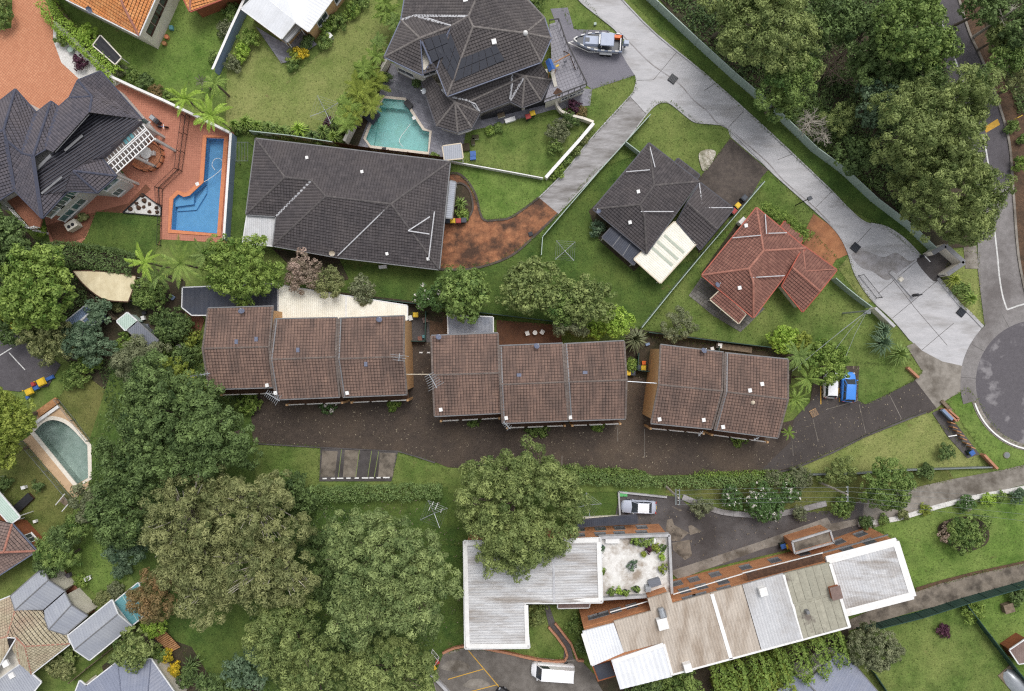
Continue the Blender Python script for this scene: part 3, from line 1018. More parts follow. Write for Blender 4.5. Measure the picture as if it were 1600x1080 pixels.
def hedge(label, pts, w, h, leafm='lf_hedge', name='hedge', cat='hedge', leaf=0.2, dens=95, seed=3, rough=0.12):
    """a clipped or rambling hedge along a pixel polyline, w metres wide"""
    rs = np.random.RandomState(seed)
    P = [W(p[0], p[1], h * 0.6) for p in pts]
    cents, nrm, tt = [], [], []
    stem = MB()
    for a, b in zip(P, P[1:]):
        L = (b - a).length
        d = (b - a) / L; s = Vector((-d.y, d.x, 0))
        n = int(L * (w + 2 * h) * dens)
        u = rs.uniform(-0.02,1.02, n) * L
        g = rs.uniform(0, w + 2 * h, n)
        x = np.where(g < h, -w / 2, np.where(g < h + w, g - h - w / 2, w / 2))
        z = np.where(g < h, g, np.where(g < h + w, h, w + 2 * h - g))
        wob = 0.5 * np.sin(u * 2.1 + a.x) + 0.3 * np.sin(u * 5.3 + a.y) + 0.35 * np.sin(u * 0.9)
        x = x * (1 + rough * wob) + rs.normal(0,0.06 + rough * .3, n); z = np.maximum(0.03, z * (1 + 0.6 * rough * wob) + rs.normal(0,0.06 + .25 * rough, n))
        cents.append(np.stack([a.x + d.x * u + s.x * x, a.y + d.y * u + s.y * x, z], 1))
        nx = np.where(g < h, -1.0, np.where(g < h + w, 0.0,1.0)); nz = np.where((g >= h) & (g < h + w), 1.0,0.25)
        nrm.append(np.stack([s.x * nx, s.y * nx, nz], 1))
        tt.append(np.clip(0.42 + 0.14 * np.sin(u * 3.1 + x * 4) + rs.normal(0,0.12, n), 0,1))
        for q in np.arange(0.4, L, 0.8):
            p = a + d * float(q)
            stem.tube([(p.x, p.y, 0),(p.x, p.y, h * 0.85)], 0.05, n=5)
    v = leaves(np.concatenate(cents), np.concatenate(nrm), leaf, 0.6, rs, 0.6)
    root = thing(name, label, cat, Vector((P[0].x, P[0].y, 0)))
    me = mesh_from_arrays('foliage', v - np.array([P[0].x, P[0].y, 0]), np.concatenate(tt))
    me.materials.append(M[leafm])
    o = bpy.data.objects.new('foliage', me); COL.objects.link(o); o.parent = root
    stem.build('stems', M['bark'], root, kind='stuff')
    return root

def frond_mesh(L, m, w=0.28, n=20, droop=0.7, rise=0.35, leafw=0.05, seed=0):
    """one palm frond along +X"""
    rs = random.Random(seed)
    mb = MB()
    pts = []
    for i in range(n + 1):
        t = i / n
        pts.append(Vector((L * t * (1 - 0.12 * t * t), 0.06 * math.sin(3 * t), L * (rise * t - droop * t * t))))
    mb.tube(pts[::2], 0.04,0.012,4,0.35)
    for i in range(2, n + 1):
        t = i / n
        wl = w * L * math.sin(math.pi * (0.12 + 0.86 * t)) ** 0.7
        for sg in (-1,1):
            for jj in (0,0.5):
                p = pts[i - 1].lerp(pts[i], jj)
                tip = p + Vector((wl * rs.uniform(.6,1.0), sg * wl * rs.uniform(.75,1.1),(-0.45 + rs.uniform(-.25,.3)) * wl))
                dx = Vector((leafw, 0,0))
                mid = p.lerp(tip, 0.5) + Vector((0,0,0.06 * wl))
                mb.add([p - dx * .5, p + dx * .5, mid + dx * .9, tip, mid - dx * .6], [(0,1,2,4),(4,2,3)], min(1, max(0, rs.gauss(0.5,.22))))
    me = mb.mesh('frond')
    me.materials.append(M[m])
    return me
_fronds = {}
def palm(label, px, py, rpx, h, leafm='lf_bright', n=12, name='palm_tree', cat='palm', group=None, seed=None, droop=0.62, rise=0.3, trunk=0.12, bark='bark', stems=1, w=0.12):
    seed = seed if seed is not None else int(px * 7 + py * 3)
    rs = random.Random(seed)
    c = W(px, py, h)
    L = rpx / PPM * (1 - h / ALT)
    key = (leafm, round(L, 1), droop, rise, w)
    if key not in _fronds:
        _fronds[key] = [frond_mesh(L * k, leafm, w=w, droop=droop * (0.8 + .3 * j), rise=rise, seed=seed + j) for j, k in enumerate((1.0,1.12))]
    root = thing(name, label, cat, Vector((c.x, c.y, 0)), group)
    tb = MB()
    heads = []
    for s in range(stems):
        o = Vector((0,0,0)) if stems == 1 else Vector((rs.uniform(-.45,.45) * L, rs.uniform(-.45,.45) * L, rs.uniform(-.6,.3)))
        top = Vector((o.x, o.y, h + o.z))
        heads.append(top)
        b0 = Vector((o.x * 0.4, o.y * 0.4,0))
        tb.tube([root.location + b0, root.location + b0.lerp(top, .5) + Vector((.05,0,0)), root.location + top], trunk * 1.3, trunk, 7)
    tb.build('trunk', M[bark], root)
    for hd in heads:
        for i in range(n):
            o = bpy.data.objects.new('frond', _fronds[key][i % 2])
            COL.objects.link(o); o.parent = root
            o.location = hd
            o.rotation_euler = (rs.uniform(-.3,.3), -rs.uniform(-0.25,0.75) * (1.0 if i % 3 else 1.3), i * 2 * math.pi / n + rs.uniform(-.2,.2))
            k = rs.uniform(0.75,1.05); o.scale = (k, k, k)
    return root

def spiky(label, px, py, rpx, h, leafm='lf_bright', n=46, name='spiky_plant', cat='plant', group=None, seed=None, bw=0.07):
    """a rosette of strap leaves"""
    seed = seed if seed is not None else int(px * 5 + py)
    rs = random.Random(seed)
    c = W(px, py, h * .5); c.z = 0
    L = rpx / PPM
    root = thing(name, label, cat, c, group)
    mb = MB()
    for i in range(n):
        az = i * 2.39996 + rs.uniform(-.2,.2); f = (i + .5) / n
        el = (1.35 - 1.15 * f)
        l = L * rs.uniform(.8,1.1)
        d = Vector((math.cos(az), math.sin(az), 0)); s = Vector((-d.y, d.x, 0))
        p0 = c + Vector((0,0, h * 0.25))
        p1 = p0 + d * l * .55 * math.cos(el * .9) + Vector((0,0, h * .75 * math.sin(el) + .1))
        p2 = p0 + d * l * (0.35 + .65 * math.cos(el)) + Vector((0,0, h * .7 * math.sin(el) - .12 * l * (1 - f)))
        mb.add([p0 - s * bw * .5, p0 + s * bw * .5, p1 + s * bw, p2, p1 - s * bw], [(0,1,2,4),(4,2,3)], min(1, max(0, rs.gauss(.5,.22))))
    mb.build('crown', M[leafm], root)
    MB().tube([c, c + Vector((0,0, h * .3))], 0.1,0.07,6).build('stem', M['bark'], root)
    return root

def bare_tree(label, px, py, rpx, h, seed=1, bark='bark_dead', name='dead_tree', lean=(0,0), n=16, base=None, cat='tree'):
    rs = random.Random(seed)
    c = W(px, py, h); b = W(*base) if base else Vector((c.x, c.y, 0))
    root = thing(name, label, cat, Vector((b.x, b.y, 0)))
    tb = MB(); bm_ = MB()
    top = Vector((c.x, c.y, h))
    mid = b.lerp(top, .5) + Vector((.2,.1,.3))
    tb.tube([b, mid, top], 0.12 + .012 * h, 0.05,7)
    L = rpx / PPM
    def grow(p, d, l, r, k):
        q = p + d * l * .5 + Vector((rs.uniform(-.1,.1), rs.uniform(-.1,.1), 0)) * l; e = p + d * l
        bm_.tube([p, q, e], r, r * .5,4)
        if k:
            for _ in range(3):
                dd = (d + Vector((rs.gauss(0,.55), rs.gauss(0,.55), rs.gauss(0.1,.3)))).normalized()
                grow(p.lerp(e, rs.uniform(.35,1)), dd, l * rs.uniform(.45,.75), r * .55, k - 1)
    for i in range(n):
        a = i * 2.4
        p = b.lerp(top, rs.uniform(.45,1.0)) if n > 3 else top
        grow(p, Vector((math.cos(a), math.sin(a), rs.uniform(0.1,.7))).normalized(), L * rs.uniform(.4,.62), 0.05,2)
    tb.build('trunk', M[bark], root); bm_.build('branches', M[bark], root)
    return root

# ------------------------------------------------------------------ vehicles
def car(name, label, cat, L, Wd, H, paint, kind='hatch', rear_paint=None):
    """a car at the origin, nose towards +X; returns its root"""
    root = thing(name, label, cat, (0,0,0))
    hw = Wd / 2
    belt = {'hatch': 0.95, 'sedan': 0.92, 'van': 1.25}[kind]
    hood = {'hatch': 0.86, 'sedan': 0.80, 'van': 1.0}[kind]
    if kind == 'sedan': xs_w, xr0, xr1, xb = .23,.06,-.26,-.36
    elif kind == 'hatch': xs_w, xr0, xr1, xb = .27,.10,-.40,-.475
    else: xs_w, xr0, xr1, xb = .385,.27,-.475,-.492
    mb = MB()
    st = [(-.5,.62,.70),(-.49,.80,.86),(-.46,.92,.96),(-.38,.98,1),(-.2,1,1),(0,1,1),(.2,1,1),(.32,.985,1),(.41,.94,1),(.46,.84,1),(.49,.66,.92),(.5,.48,.82)]
    if kind == 'van':
        st = [(-.5,.90,.9),(-.49,.96,1),(-.46,.99,1),(-.3,1,1),(-.1,1,1),(.1,1,1),(.3,1,1),(.4,.97,1),(.45,.9,1),(.48,.78,.98),(.495,.62,.9),(.5,.5,.8)]
    m = 9
    for x, kw_, kz in st:
        front = x > xs_w
        zt = belt
        if front:
            t = (x - xs_w) / (.5 - xs_w)
            zt = belt + (hood * (1 - .22 * t * t) - belt) * min(1, t * 2.5)
        elif kind == 'sedan' and x < xb:
            zt = belt - .02 - .12 * ((xb - x) / (.5 + xb)) ** 2
        zt *= (1 if kind == 'van' else kz)
        w = hw * kw_
        sec = [(-w * .93,.2),(-w, .42),(-w * .995, zt * .68),(-w * .95, zt * .93),(-w * .82, zt),(0, zt + .045)]
        sec = sec + [(-y, z) for y, z in sec[-2::-1]]
        for y, z in sec: mb.v.append((x * L, y, z))
    k = 11
    for i in range(len(st) - 1):
        for j in range(k - 1):
            mb.f.append((i * k + j, i * k + j + 1,(i + 1) * k + j + 1,(i + 1) * k + j)); mb.t.append(.5); mb.m.append(0)
    mb.f += [tuple(range(k)), tuple(reversed(range((len(st) - 1) * k, len(st) * k)))]; mb.t += [.5,.5]; mb.m += [0,0]
    body = mb.build('body', M[paint], root, shade=True)
    # greenhouse
    wb, wt = hw * .86, hw * (.68 if kind != 'van' else .80)
    zb = belt - .02
    B = lambda x, y, z: Vector((x * L, y, z))
    c = {}
    for sg in (-1,1):
        c['a', sg] = B(xs_w, sg * wb, zb); c['b', sg] = B(xr0, sg * wt, H - .05); c['c', sg] = B(xr1, sg * wt, H - .05); c['d', sg] = B(xb, sg * wb, zb)
    g = MB().quad(c['a', -1], c['a', 1], c['b', 1], c['b', -1]); g.build('windscreen', M['glass'], root)
    g = MB().quad(c['d', 1], c['d', -1], c['c', -1], c['c', 1]); g.build('rear_window', M['glass'], root)
    for sg in (-1,1):
        q = [c['d', sg], c['a', sg], c['b', sg], c['c', sg]]
        if sg > 0: q.reverse()
        s_o = MB().quad(*q).build('side_window', M['glass'] if kind != 'van' else M[paint], root)
        if kind == 'van':
            f = lambda u, v: (c['d', sg].lerp(c['a', sg], u)).lerp(c['c', sg].lerp(c['b', sg], u), v) + Vector((0, sg * .012,0))
            MB().quad(f(.72,.2), f(.97,.2), f(.95,.85), f(.72,.85)).build('cab_window', M['glass'], root)
        pm = MB()
        pm.tube([c['a', sg], c['b', sg]], .045, n=5).tube([c['d', sg], c['c', sg]], .06, n=5).tube([c['b', sg], c['c', sg]], .05, n=5)
        for u in ((.45,.78) if kind != 'van' else ()):
            pm.tube([c['d', sg].lerp(c['a', sg], u), c['c', sg].lerp(c['b', sg], u)], .035, n=4)
        pm.build('pillar', M[paint], root)
        mx = xs_w - .03
        MB().box((mx * L, sg * (hw + .08), belt - .02), .14,.2,.14, taper=.8).build('mirror', M[paint], root)
        MB().box((L * .455, sg * hw * .68, hood * .72), .22,.34,.12, sg * -.35).build('headlight', M['steel'], root)
        MB().box((-L * .478, sg * hw * .74, belt * .78), .12,.3,.14, sg * .25).build('tail_light', M['red'], root)
        for x in (.31,-.30):
            wm = MB()
            ring = [Vector((x * L + .32 * math.cos(t), sg * (hw - .12), .32 + .32 * math.sin(t))) for t in np.linspace(0,2 * math.pi, 17)[:-1]]
            o_ = [p + Vector((0, sg * .16,0)) for p in ring]
            wm.add(ring + o_, [(i, (i + 1) % 16,16 + (i + 1) % 16,16 + i) for i in range(16)] + [tuple(range(16)), tuple(range(31,15,-1))])
            w_o = wm.build('wheel', M['rubber'], root)
            rim = [Vector((x * L + .2 * math.cos(t), sg * (hw + .05), .32 + .2 * math.sin(t))) for t in np.linspace(0,2 * math.pi, 11)[:-1]]
            MB().add(rim, [tuple(range(10))]).build('rim', M['steel'], w_o)
    # roof: a crowned grid between the four top corners
    rm = MB(); nx, ny = 7,7
    for i in range(nx):
        for j in range(ny):
            u, v = i / (nx - 1), j / (ny - 1)
            p = c['c', -1].lerp(c['b', -1], u).lerp(c['c', 1].lerp(c['b', 1], u), v)
            rm.v.append((p.x, p.y, p.z + .06 * (1 - (2 * u - 1) ** 4) * (1 - (2 * v - 1) ** 4) + .02))
    for i in range(nx - 1):
        for j in range(ny - 1):
            rm.f.append((i * ny + j, (i + 1) * ny + j, (i + 1) * ny + j + 1, i * ny + j + 1)); rm.t.append(.5); rm.m.append(0)
    rm.build('roof', M[rear_paint or paint], root, shade=True)
    MB().box((-L * .5,0,.55), .03,.45,.12).build('number_plate', M['yellow'], root)
    return root

def place(root, px, py, rz, z=0.0, zref=0.9):
    q = W(px, py, zref)
    root.location = (q.x, q.y, z)
    root.rotation_euler = (0,0, rz)

def bin_proto(lid, body='green_bin'):
    root = thing('wheelie_bin', 'wheelie bin', 'bin', (0,0,0))
    mb = MB().box((0,0,.12), .46,.5,.85, taper=1.2)
    mb.build('body', M[body], root)
    lm = MB().box((0.02,0,.97), .68,.62,.05).box((0.02,0,1.02), .6,.54,.05, taper=.9)
    lm.build('lid', M[lid], root)
    MB().tube([(-.36,-.25,.98),(-.36,.25,.98)], .025).build('handle', M[body], root)
    for sg in (-1,1):
        MB().tube([(-.2, sg * .24,.12),(-.2, sg * .31,.12)], .12, n=10).build('wheel', M['rubber'], root)
    return root

# ------------------------------------------------------------------ the ground, pools, roads and paths
POOL_BLUE = [(323,216),(351,217),(340,365),(268,359),(271,312),(279,304),(288,308),(296,306),(318,286)]
POOL_TURQ = [(600,154),(632,157),(640,172),(661,204),(671,207),(668,238),(580,228),(572,217),(586,180)]
POOL_OLD = smooth([(54,675),(66,662),(80,656),(95,658),(108,665),(122,678),(138,696)], 4) + [(139,746),(121,757)]
BIG = 9000
sheet('ground', [(-BIG, -BIG),(BIG + 800,-BIG),(BIG + 800, BIG),(-BIG, BIG)], M['lawn'], [POOL_BLUE, POOL_TURQ, POOL_OLD], z=0.0)

def pool(name, label, pts, m_in, m_coping, tintc, depth=1.15, cw=0.32, steps=None, wl=-0.1):
    c = W(sum(p[0] for p in pts) / len(pts), sum(p[1] for p in pts) / len(pts))
    root = thing(name, label, 'swimming pool', c)
    P = ppoly(pts)
    if area2(P) < 0: P = P[::-1]
    n = len(P)
    mb = MB()
    vs = [(x, y, 0.05) for x, y in P] + [(x, y, -depth) for x, y in P]
    mb.add(vs, [(i, n + i, n + (i + 1) % n, (i + 1) % n) for i in range(n)])
    tri = tessellate_polygon([[Vector((x, y, 0)) for x, y in P]])
    mb.add([(x, y, -depth) for x, y in P], [t if area2([P[i] for i in t]) > 0 else t[::-1] for t in tri])
    mb.build('basin', M[m_in], root)
    wm = MB().add([(x, y, wl) for x, y in P], [t if area2([P[i] for i in t]) > 0 else t[::-1] for t in tri])
    wm.build('water', tintc, root)
    k = -cw * PPM / 2 * .85
    op = inset([(a, -b) for a, b in pts], k)
    raised('coping', [(a, -b) for a, b in op], cw, 0.14, M[m_coping], closed=True, parent=root, z0=0.0)
    if steps:
        for k, (sp, dz) in enumerate(steps):
            MB().prism(ppoly(sp), -depth, dz).build('step', M[m_in], root)
    return root
M['pool_blue'] = mat('blue_pool_plaster', C(126,178,212), C(112,166,202), 1.2)
M['pool_turq'] = mat('turquoise_pool_plaster', C(168,202,200), C(150,188,188), 1.0, C(160,190,170), 0.5,0.5)
M['pool_old'] = mat('green_pool_plaster', C(190,198,192), C(170,180,174), 1.5, C(120,140,130), 0.4,0.6)
M['cop_orange'] = mat('orange_pool_coping', C(216,138,96), C(200,122,84), 3.0, fine=.08)
M['cop_cream'] = mat('cream_pool_coping', C(220,208,192), C(204,190,174), 3.0, fine=.08)
M['cop_white'] = mat('white_pool_coping', C(230,222,208), C(216,206,190), 3.0, fine=.08)

# lawns, from the back gardens to the street
LAWNS = []
def lawn(pts, m='lawn', name='lawn', sm=False, **kw):
    LAWNS.append((pts, m))
    return sheet(name, smooth(pts, 5, True) if sm else pts, M[m], **kw)
lawn([(88,-12),(400,-12),(392,8),(345,118),(310,168),(180,126),(120,60)], 'lawn_fresh')
lawn([(355,110),(400,62),(462,116),(505,80),(562,8),(580,-12),(625,-12),(600,90),(545,190),(505,215),(352,200)], 'lawn_dry')
lawn([(368,206),(399,214),(392,330),(380,385),(356,382)], 'lawn_deep')
lawn([(720,250),(728,210),(790,190),(868,178),(925,190),(905,215),(850,283)], 'lawn')
lawn([(704,256),(850,280),(866,282),(842,309),(800,339),(757,344),(732,285),(706,268)], 'lawn_fresh')
lawn([(868,-12),(902,-12),(935,25),(968,78),(940,64),(890,40)], 'lawn')
lawn([(925,138),(992,118),(994,140),(926,214),(912,200)], 'lawn')
lawn([(1020,160),(1050,160),(1090,192),(1141,205),(1141,216),(1095,275),(1060,250),(975,240)], 'lawn')
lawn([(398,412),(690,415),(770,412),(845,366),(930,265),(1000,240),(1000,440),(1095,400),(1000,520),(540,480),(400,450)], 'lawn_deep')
lawn([(1094,398),(1180,320),(1198,268),(1272,332),(1240,330),(1322,420),(1350,480),(1385,520),(1375,570),(1005,525)], 'lawn')
lawn([(1310,420),(1326,400),(1336,432),(1362,472),(1350,474)], 'lawn_dry')
lawn([(1338,566),(1395,570),(1416,556),(1440,580),(1430,592),(1388,615),(1352,632),(1340,622)], 'lawn')
lawn([(1490,390),(1528,395),(1530,470),(1538,508),(1500,476),(1470,440)], 'lawn_dry')
lawn([(972,-12),(1010,-12),(1200,178),(1460,392),(1440,402),(1385,357),(1325,326),(1270,271),(1100,115)], 'lawn_deep')
lawn([(1240,730),(1445,644),(1532,715),(1540,728),(1480,732),(1240,745)], 'lawn_dry')
lawn([(1240,745),(1480,732),(1490,748),(1428,762),(1350,780),(1290,802),(1040,770),(1040,748)], 'lawn_olive')
lawn([(1478,626),(1510,606),(1524,620),(1545,655),(1568,682),(1620,708),(1620,724),(1556,736)], 'lawn_fresh')
lawn([(400,692),(500,698),(498,760),(420,770),(396,740)], 'lawn')
lawn([(622,706),(680,722),(700,740),(690,760),(612,755)], 'lawn')
lawn([(490,770),(860,770),(966,768),(966,812),(900,830),(725,850),(540,850)], 'lawn_deep')
lawn([(690,850),(730,850),(726,1012),(690,1022),(676,1040),(640,1000)], 'lawn_deep')
lawn([(820,945),(905,945),(918,1020),(880,1030),(830,1024),(730,1012),(760,960)], 'lawn')
lawn([(1355,822),(1480,788),(1560,785),(1620,772),(1620,878),(1525,896),(1430,924),(1400,840)], 'lawn_fresh')
lawn([(1330,985),(1500,945),(1620,1110),(1240,1110),(1310,1020)], 'lawn')
lawn([(1500,945),(1620,905),(1620,1090)], 'lawn_fresh')
lawn([(90,625),(150,540),(190,545),(230,600),(160,680),(140,690)], 'lawn_olive')
lawn([(-12,690),(40,690),(118,782),(110,820),(60,870),(-12,800)], 'lawn_olive')
lawn([(110,890),(140,815),(190,850),(200,905),(150,930)], 'lawn_fresh')
lawn([(260,985),(390,930),(420,1000),(370,1050),(320,1060)], 'lawn_deep')

# paving
M['pav_orange'] = grid_mat('terracotta_pavers', C(206,142,106), C(194,128,94), C(156,102,78), 0.29,0.29, math.radians(38), off=0.0, c3=C(180,116,84), msize=0.022)
M['pav_deck'] = grid_mat('red_deck_pavers', C(192,128,104), C(182,118,96), C(160,104,86), 0.3,0.3, math.radians(3), off=0.0, c3=C(160,102,80), scale3=0.2, msize=0.016)
M['pav_slate'] = grid_mat('slate_paving', C(150,149,157), C(126,125,133), C(112,110,117), 0.5,0.34, math.radians(20), c3=C(112,110,118), scale3=0.5, msize=0.014)
M['pav_grey'] = grid_mat('grey_drive_pavers', C(122,120,129), C(115,113,122), C(108,106,114), 0.24,0.12, math.radians(-21), c3=C(132,130,137), msize=0.006)
M['pav_terrace'] = grid_mat('grey_terrace_tiles', C(146,144,151), C(138,136,143), C(104,102,108), 0.42,0.42, math.radians(-21), off=0.0, msize=0.022)
M['pav_stone'] = grid_mat('grey_flagstones', C(138,134,128), C(108,106,104), C(88,86,82), 0.6,0.45, math.radians(35), c3=C(98,92,84), scale3=0.6, amt3=0.6, msize=0.03)
M['pav_cream'] = grid_mat('cream_pavers', C(226,208,168), C(216,196,156), C(190,170,132), 0.4,0.4, math.radians(5), off=0.0, msize=0.015)
M['brick_path'] = grid_mat('red_brick_path', C(150,96,72), C(134,84,64), C(110,76,60), 0.24,0.12,0.5, c3=C(96,68,54), msize=0.01)
sheet('paved_driveway', [(-20,50),(18,44),(20,-12),(66,-12),(85,35),(83,62),(96,98),(122,122),(150,190),(20,220),(-20,140)], M['pav_orange'])
sheet('pool_paving', [(172,124),(305,178),(366,208),(357,380),(251,374),(248,384),(80,384),(60,300),(120,180)], M['pav_deck'], [POOL_BLUE])
sheet('garden_bed', [(84,32),(96,40),(190,130),(150,150),(122,122),(96,98),(83,62)], M['stone_white'])
sheet('timber_path', [(72,352),(200,318),(228,288),(236,296),(195,332),(152,334),(132,372),(88,386)], M['brick_path'])
lawn([(151,331),(193,333),(251,338),(250,376),(242,398),(118,392),(134,372)], 'lawn_deep')
sheet('white_gravel', [(193,332),(224,303),(252,324),(251,337)], M['stone_white'])
sheet('slate_paving', [(606,96),(640,110),(700,150),(860,130),(925,140),(922,165),(862,172),(800,190),(728,206),(721,251),(541,229),(560,180)], M['pav_slate'], [POOL_TURQ])
sheet('grey_driveway', [(860,14),(887,12),(897,46),(952,48),(970,82),(992,118),(925,140),(900,120)], M['pav_grey'])
sheet('brick_driveway', [(704,271),(717,272),(732,285),(744,307),(750,332),(757,344),(775,344),(800,339),(842,309),(872,334),(832,372),(800,399),(760,415),(725,421),(686,420),(690,350),(694,300)], M['brick_drive'])
raised('driveway_edging', smooth([(704,271),(717,272),(732,285),(744,307),(750,332),(757,344),(775,344),(800,339),(842,309)], 4), 0.28,0.1, M['dark_pavers'])
raised('driveway_edging', smooth([(686,421),(725,421),(760,415),(800,399),(832,372),(872,334)], 4), 0.28,0.1, M['dark_pavers'])
sheet('garden_bed', smooth([(709,340),(711,292),(722,288),(733,300),(738,325),(730,341)], 4, True), M['soil'])
raised('bed_edging', smooth([(711,288),(722,287),(734,298),(739,325),(731,343)], 4), 0.22,0.14, M['dark_pavers'])
DRIVE = [(895,-12),(910,5),(935,25),(960,45),(975,62),(970,82),(980,100),(992,118),(994,128),(991,140),(984,151),(926,214),(882,269),(842,309),
         (872,334),(934,269),(975,225),(1010,179),(1025,164),(1037,160),(1050,164),(1077,186),(1090,192),(1122,195),(1137,201),(1141,214),(1200,264),
         (1225,287),(1272,329),(1300,355),(1315,375),(1325,397),(1336,430),(1360,467),(1370,475),(1395,500),(1422,532),(1440,548),(1472,565),(1504,572),
         (1516,538),(1535,511),(1512,487),(1500,477),(1465,435),(1437,401),(1412,375),(1385,357),(1360,351),(1345,344),(1325,326),(1300,300),(1270,271),
         (1200,205),(1100,115),(1025,54),(972,0),(962,-12)]
sheet('concrete_driveway', DRIVE, M['concrete'])
sheet('side_driveway', [(984,151),(1010,179),(975,225),(934,269),(872,334),(842,309),(882,269),(926,214)], M['concrete_grey'])
for pts, w in (([(994,128),(991,140),(984,151),(926,214),(882,269),(842,309)], 0.14),([(872,334),(934,269),(975,225),(1010,179),(1025,164),(1037,160),(1050,164),(1077,186),(1090,192),(1122,195),(1137,201),(1200,264),(1225,287),(1272,329),(1300,355),(1315,375),(1325,397),(1336,430),(1360,467),(1395,500),(1422,532)], 0.16),
               ([(962,-12),(972,0),(1025,54),(1100,115),(1200,205),(1270,271),(1300,300),(1325,326),(1345,344),(1360,351)], 0.16),
               ([(1360,351),(1385,357),(1412,375),(1437,401)], 0.45),([(1465,435),(1500,477),(1512,487),(1535,511)], 0.4),([(895,-12),(910,5),(935,25),(960,45),(972,60)], 0.3)):
    raised('kerb', smooth(pts, 3), w, 0.11, M['concrete_kerb'])
for pts in ([(1057,82),(1021,125),(995,126)], [(1161,175),(1137,200)], [(1275,324),(1299,300)], [(1330,390),(1361,356)], [(1372,459),(1437,404)], [(1392,499),(1469,435)],
            [(984,151),(1010,179)], [(1392,433),(1430,482),(1480,540)], [(1440,547),(1490,505)], [(1100,142),(1118,130)], [(1215,250),(1240,240)]):
    strip('driveway_joint', pts, 0.7, M['joint'])
# drainage stain running down the middle of the concrete driveway
M['stain'] = mat('driveway_water_stain', C(150,146,146), C(126,120,116), 1.2, C(168,165,168), 0.5,0.8, fine=.1)
strip('stained_gutter', smooth([(912,4),(940,28),(965,48),(985,68),(1015,98),(1040,116),(1062,132),(1085,158),(1105,174),(1120,192),(1138,202),(1165,224),(1200,255),(1225,283),(1270,322),(1296,348)], 4), 1.7, M['stain'])
sheet('stained_patch', smooth([(1330,398),(1350,392),(1380,402),(1400,395),(1420,408),(1432,405),(1400,428),(1385,438),(1362,424),(1345,418)], 4, True), M['stain'])
sheet('enclosure_floor', [(1440,400),(1462,389),(1490,413),(1466,431)], M['asphalt_dark'])
sheet('stained_patch', smooth([(1432,408),(1444,402),(1470,428),(1462,440),(1450,432)], 4, True), M['asphalt_dark'])
sheet('brick_pad', [(1141,216),(1095,275),(1085,286),(1150,330),(1168,316),(1190,277),(1200,266)], M['dark_pavers'])
sheet('orange_driveway', [(1271,334),(1300,355),(1315,375),(1324,398),(1306,406),(1298,418),(1250,385),(1262,352)], M['orange_slab'])
sheet('garden_path', [(1076,462),(1095,434),(1150,460),(1195,482),(1157,519),(1115,494)], M['pav_stone'])
sheet('garden_soil', [(920,330),(932,318),(1008,408),(990,424),(936,376)], M['soil'])
sheet('garden_soil', [(1092,396),(1146,332),(1138,326),(1086,384)], M['soil'])
sheet('garden_soil', [(1096,426),(1156,342),(1168,350),(1108,436)], M['soil'])
sheet('garden_soil', [(425,388),(530,404),(545,436),(520,446),(470,432)], M['soil'])
# the street
ROAD = [(1438,-12),(1494,-12),(1513,50),(1536,100),(1560,165),(1576,225),(1582,300),(1590,400),(1604,465),(1622,500),(1560,560),(1538,508),(1527,420),(1528,300),(1505,190),(1470,90)]
sheet('verge', [(1494,-12),(1513,50),(1536,100),(1560,165),(1576,225),(1582,300),(1590,400),(1604,465),(1760,465),(1760,-12)], M['mulch'])
sheet('road', ROAD, M['asphalt'])
sheet('road', [(1528,300),(1581,290),(1590,400),(1604,465),(1622,500),(1560,560),(1538,508),(1527,420)], M['asphalt_pale'])
raised('kerb', smooth([(1494,-12),(1513,50),(1536,100),(1560,165),(1576,225),(1582,300),(1590,400),(1603,465)], 4), 0.3,0.13, M['concrete_old'])
for pts in ([(1461,5),(1477,50)], [(1489,85),(1523,180)], [(1537,215),(1544,258)]):
    strip('road_line', pts, 2.4, M['paint_white'])
strip('road_line', smooth([(1553,356),(1558,400),(1561,432),(1566,462),(1573,484)], 4), 2.4, M['paint_white'])
strip('road_line', [(1573,484),(1590,478),(1604,474)], 2.4, M['paint_white'])
sheet('speed_hump', [(1537,199),(1558,186),(1562,195),(1540,208)], M['paint_yellow'])
sheet('footpath', [(1505,386),(1525,384),(1528,420),(1508,420)], M['concrete_old'])
circ = lambda r, a0=0, a1=360, n=64: [(1622 + r * math.cos(math.radians(a0 + (a1 - a0) * i / n)), 598 - r * math.sin(math.radians(a0 + (a1 - a0) * i / n))) for i in range(n + 1)]
sheet('crossover', [(1429,594),(1441,581),(1416,541),(1428,536),(1440,548),(1472,565),(1504,572),(1516,538),(1545,540),(1535,600),(1526,622),(1511,606),(1477,626),(1463,638)], M['concrete_old'])
sheet('cul_de_sac_gutter', circ(122,85,196) + circ(96,85,196)[::-1], M['asphalt_pale'])
sheet('cul_de_sac_gutter', circ(108,196,260) + circ(96,196,260)[::-1], M['concrete_old'])
sheet('cul_de_sac', circ(98)[:-1], M['asphalt_circle'])
raised('kerb', circ(105,198,262,24), 0.18,0.13, M['white'])
for a in (118,150,176):
    strip('gutter_joint', [(1622 + 98 * math.cos(math.radians(a)), 598 - 98 * math.sin(math.radians(a))),(1622 + 121 * math.cos(math.radians(a)), 598 - 121 * math.sin(math.radians(a)))], 0.7, M['joint'])
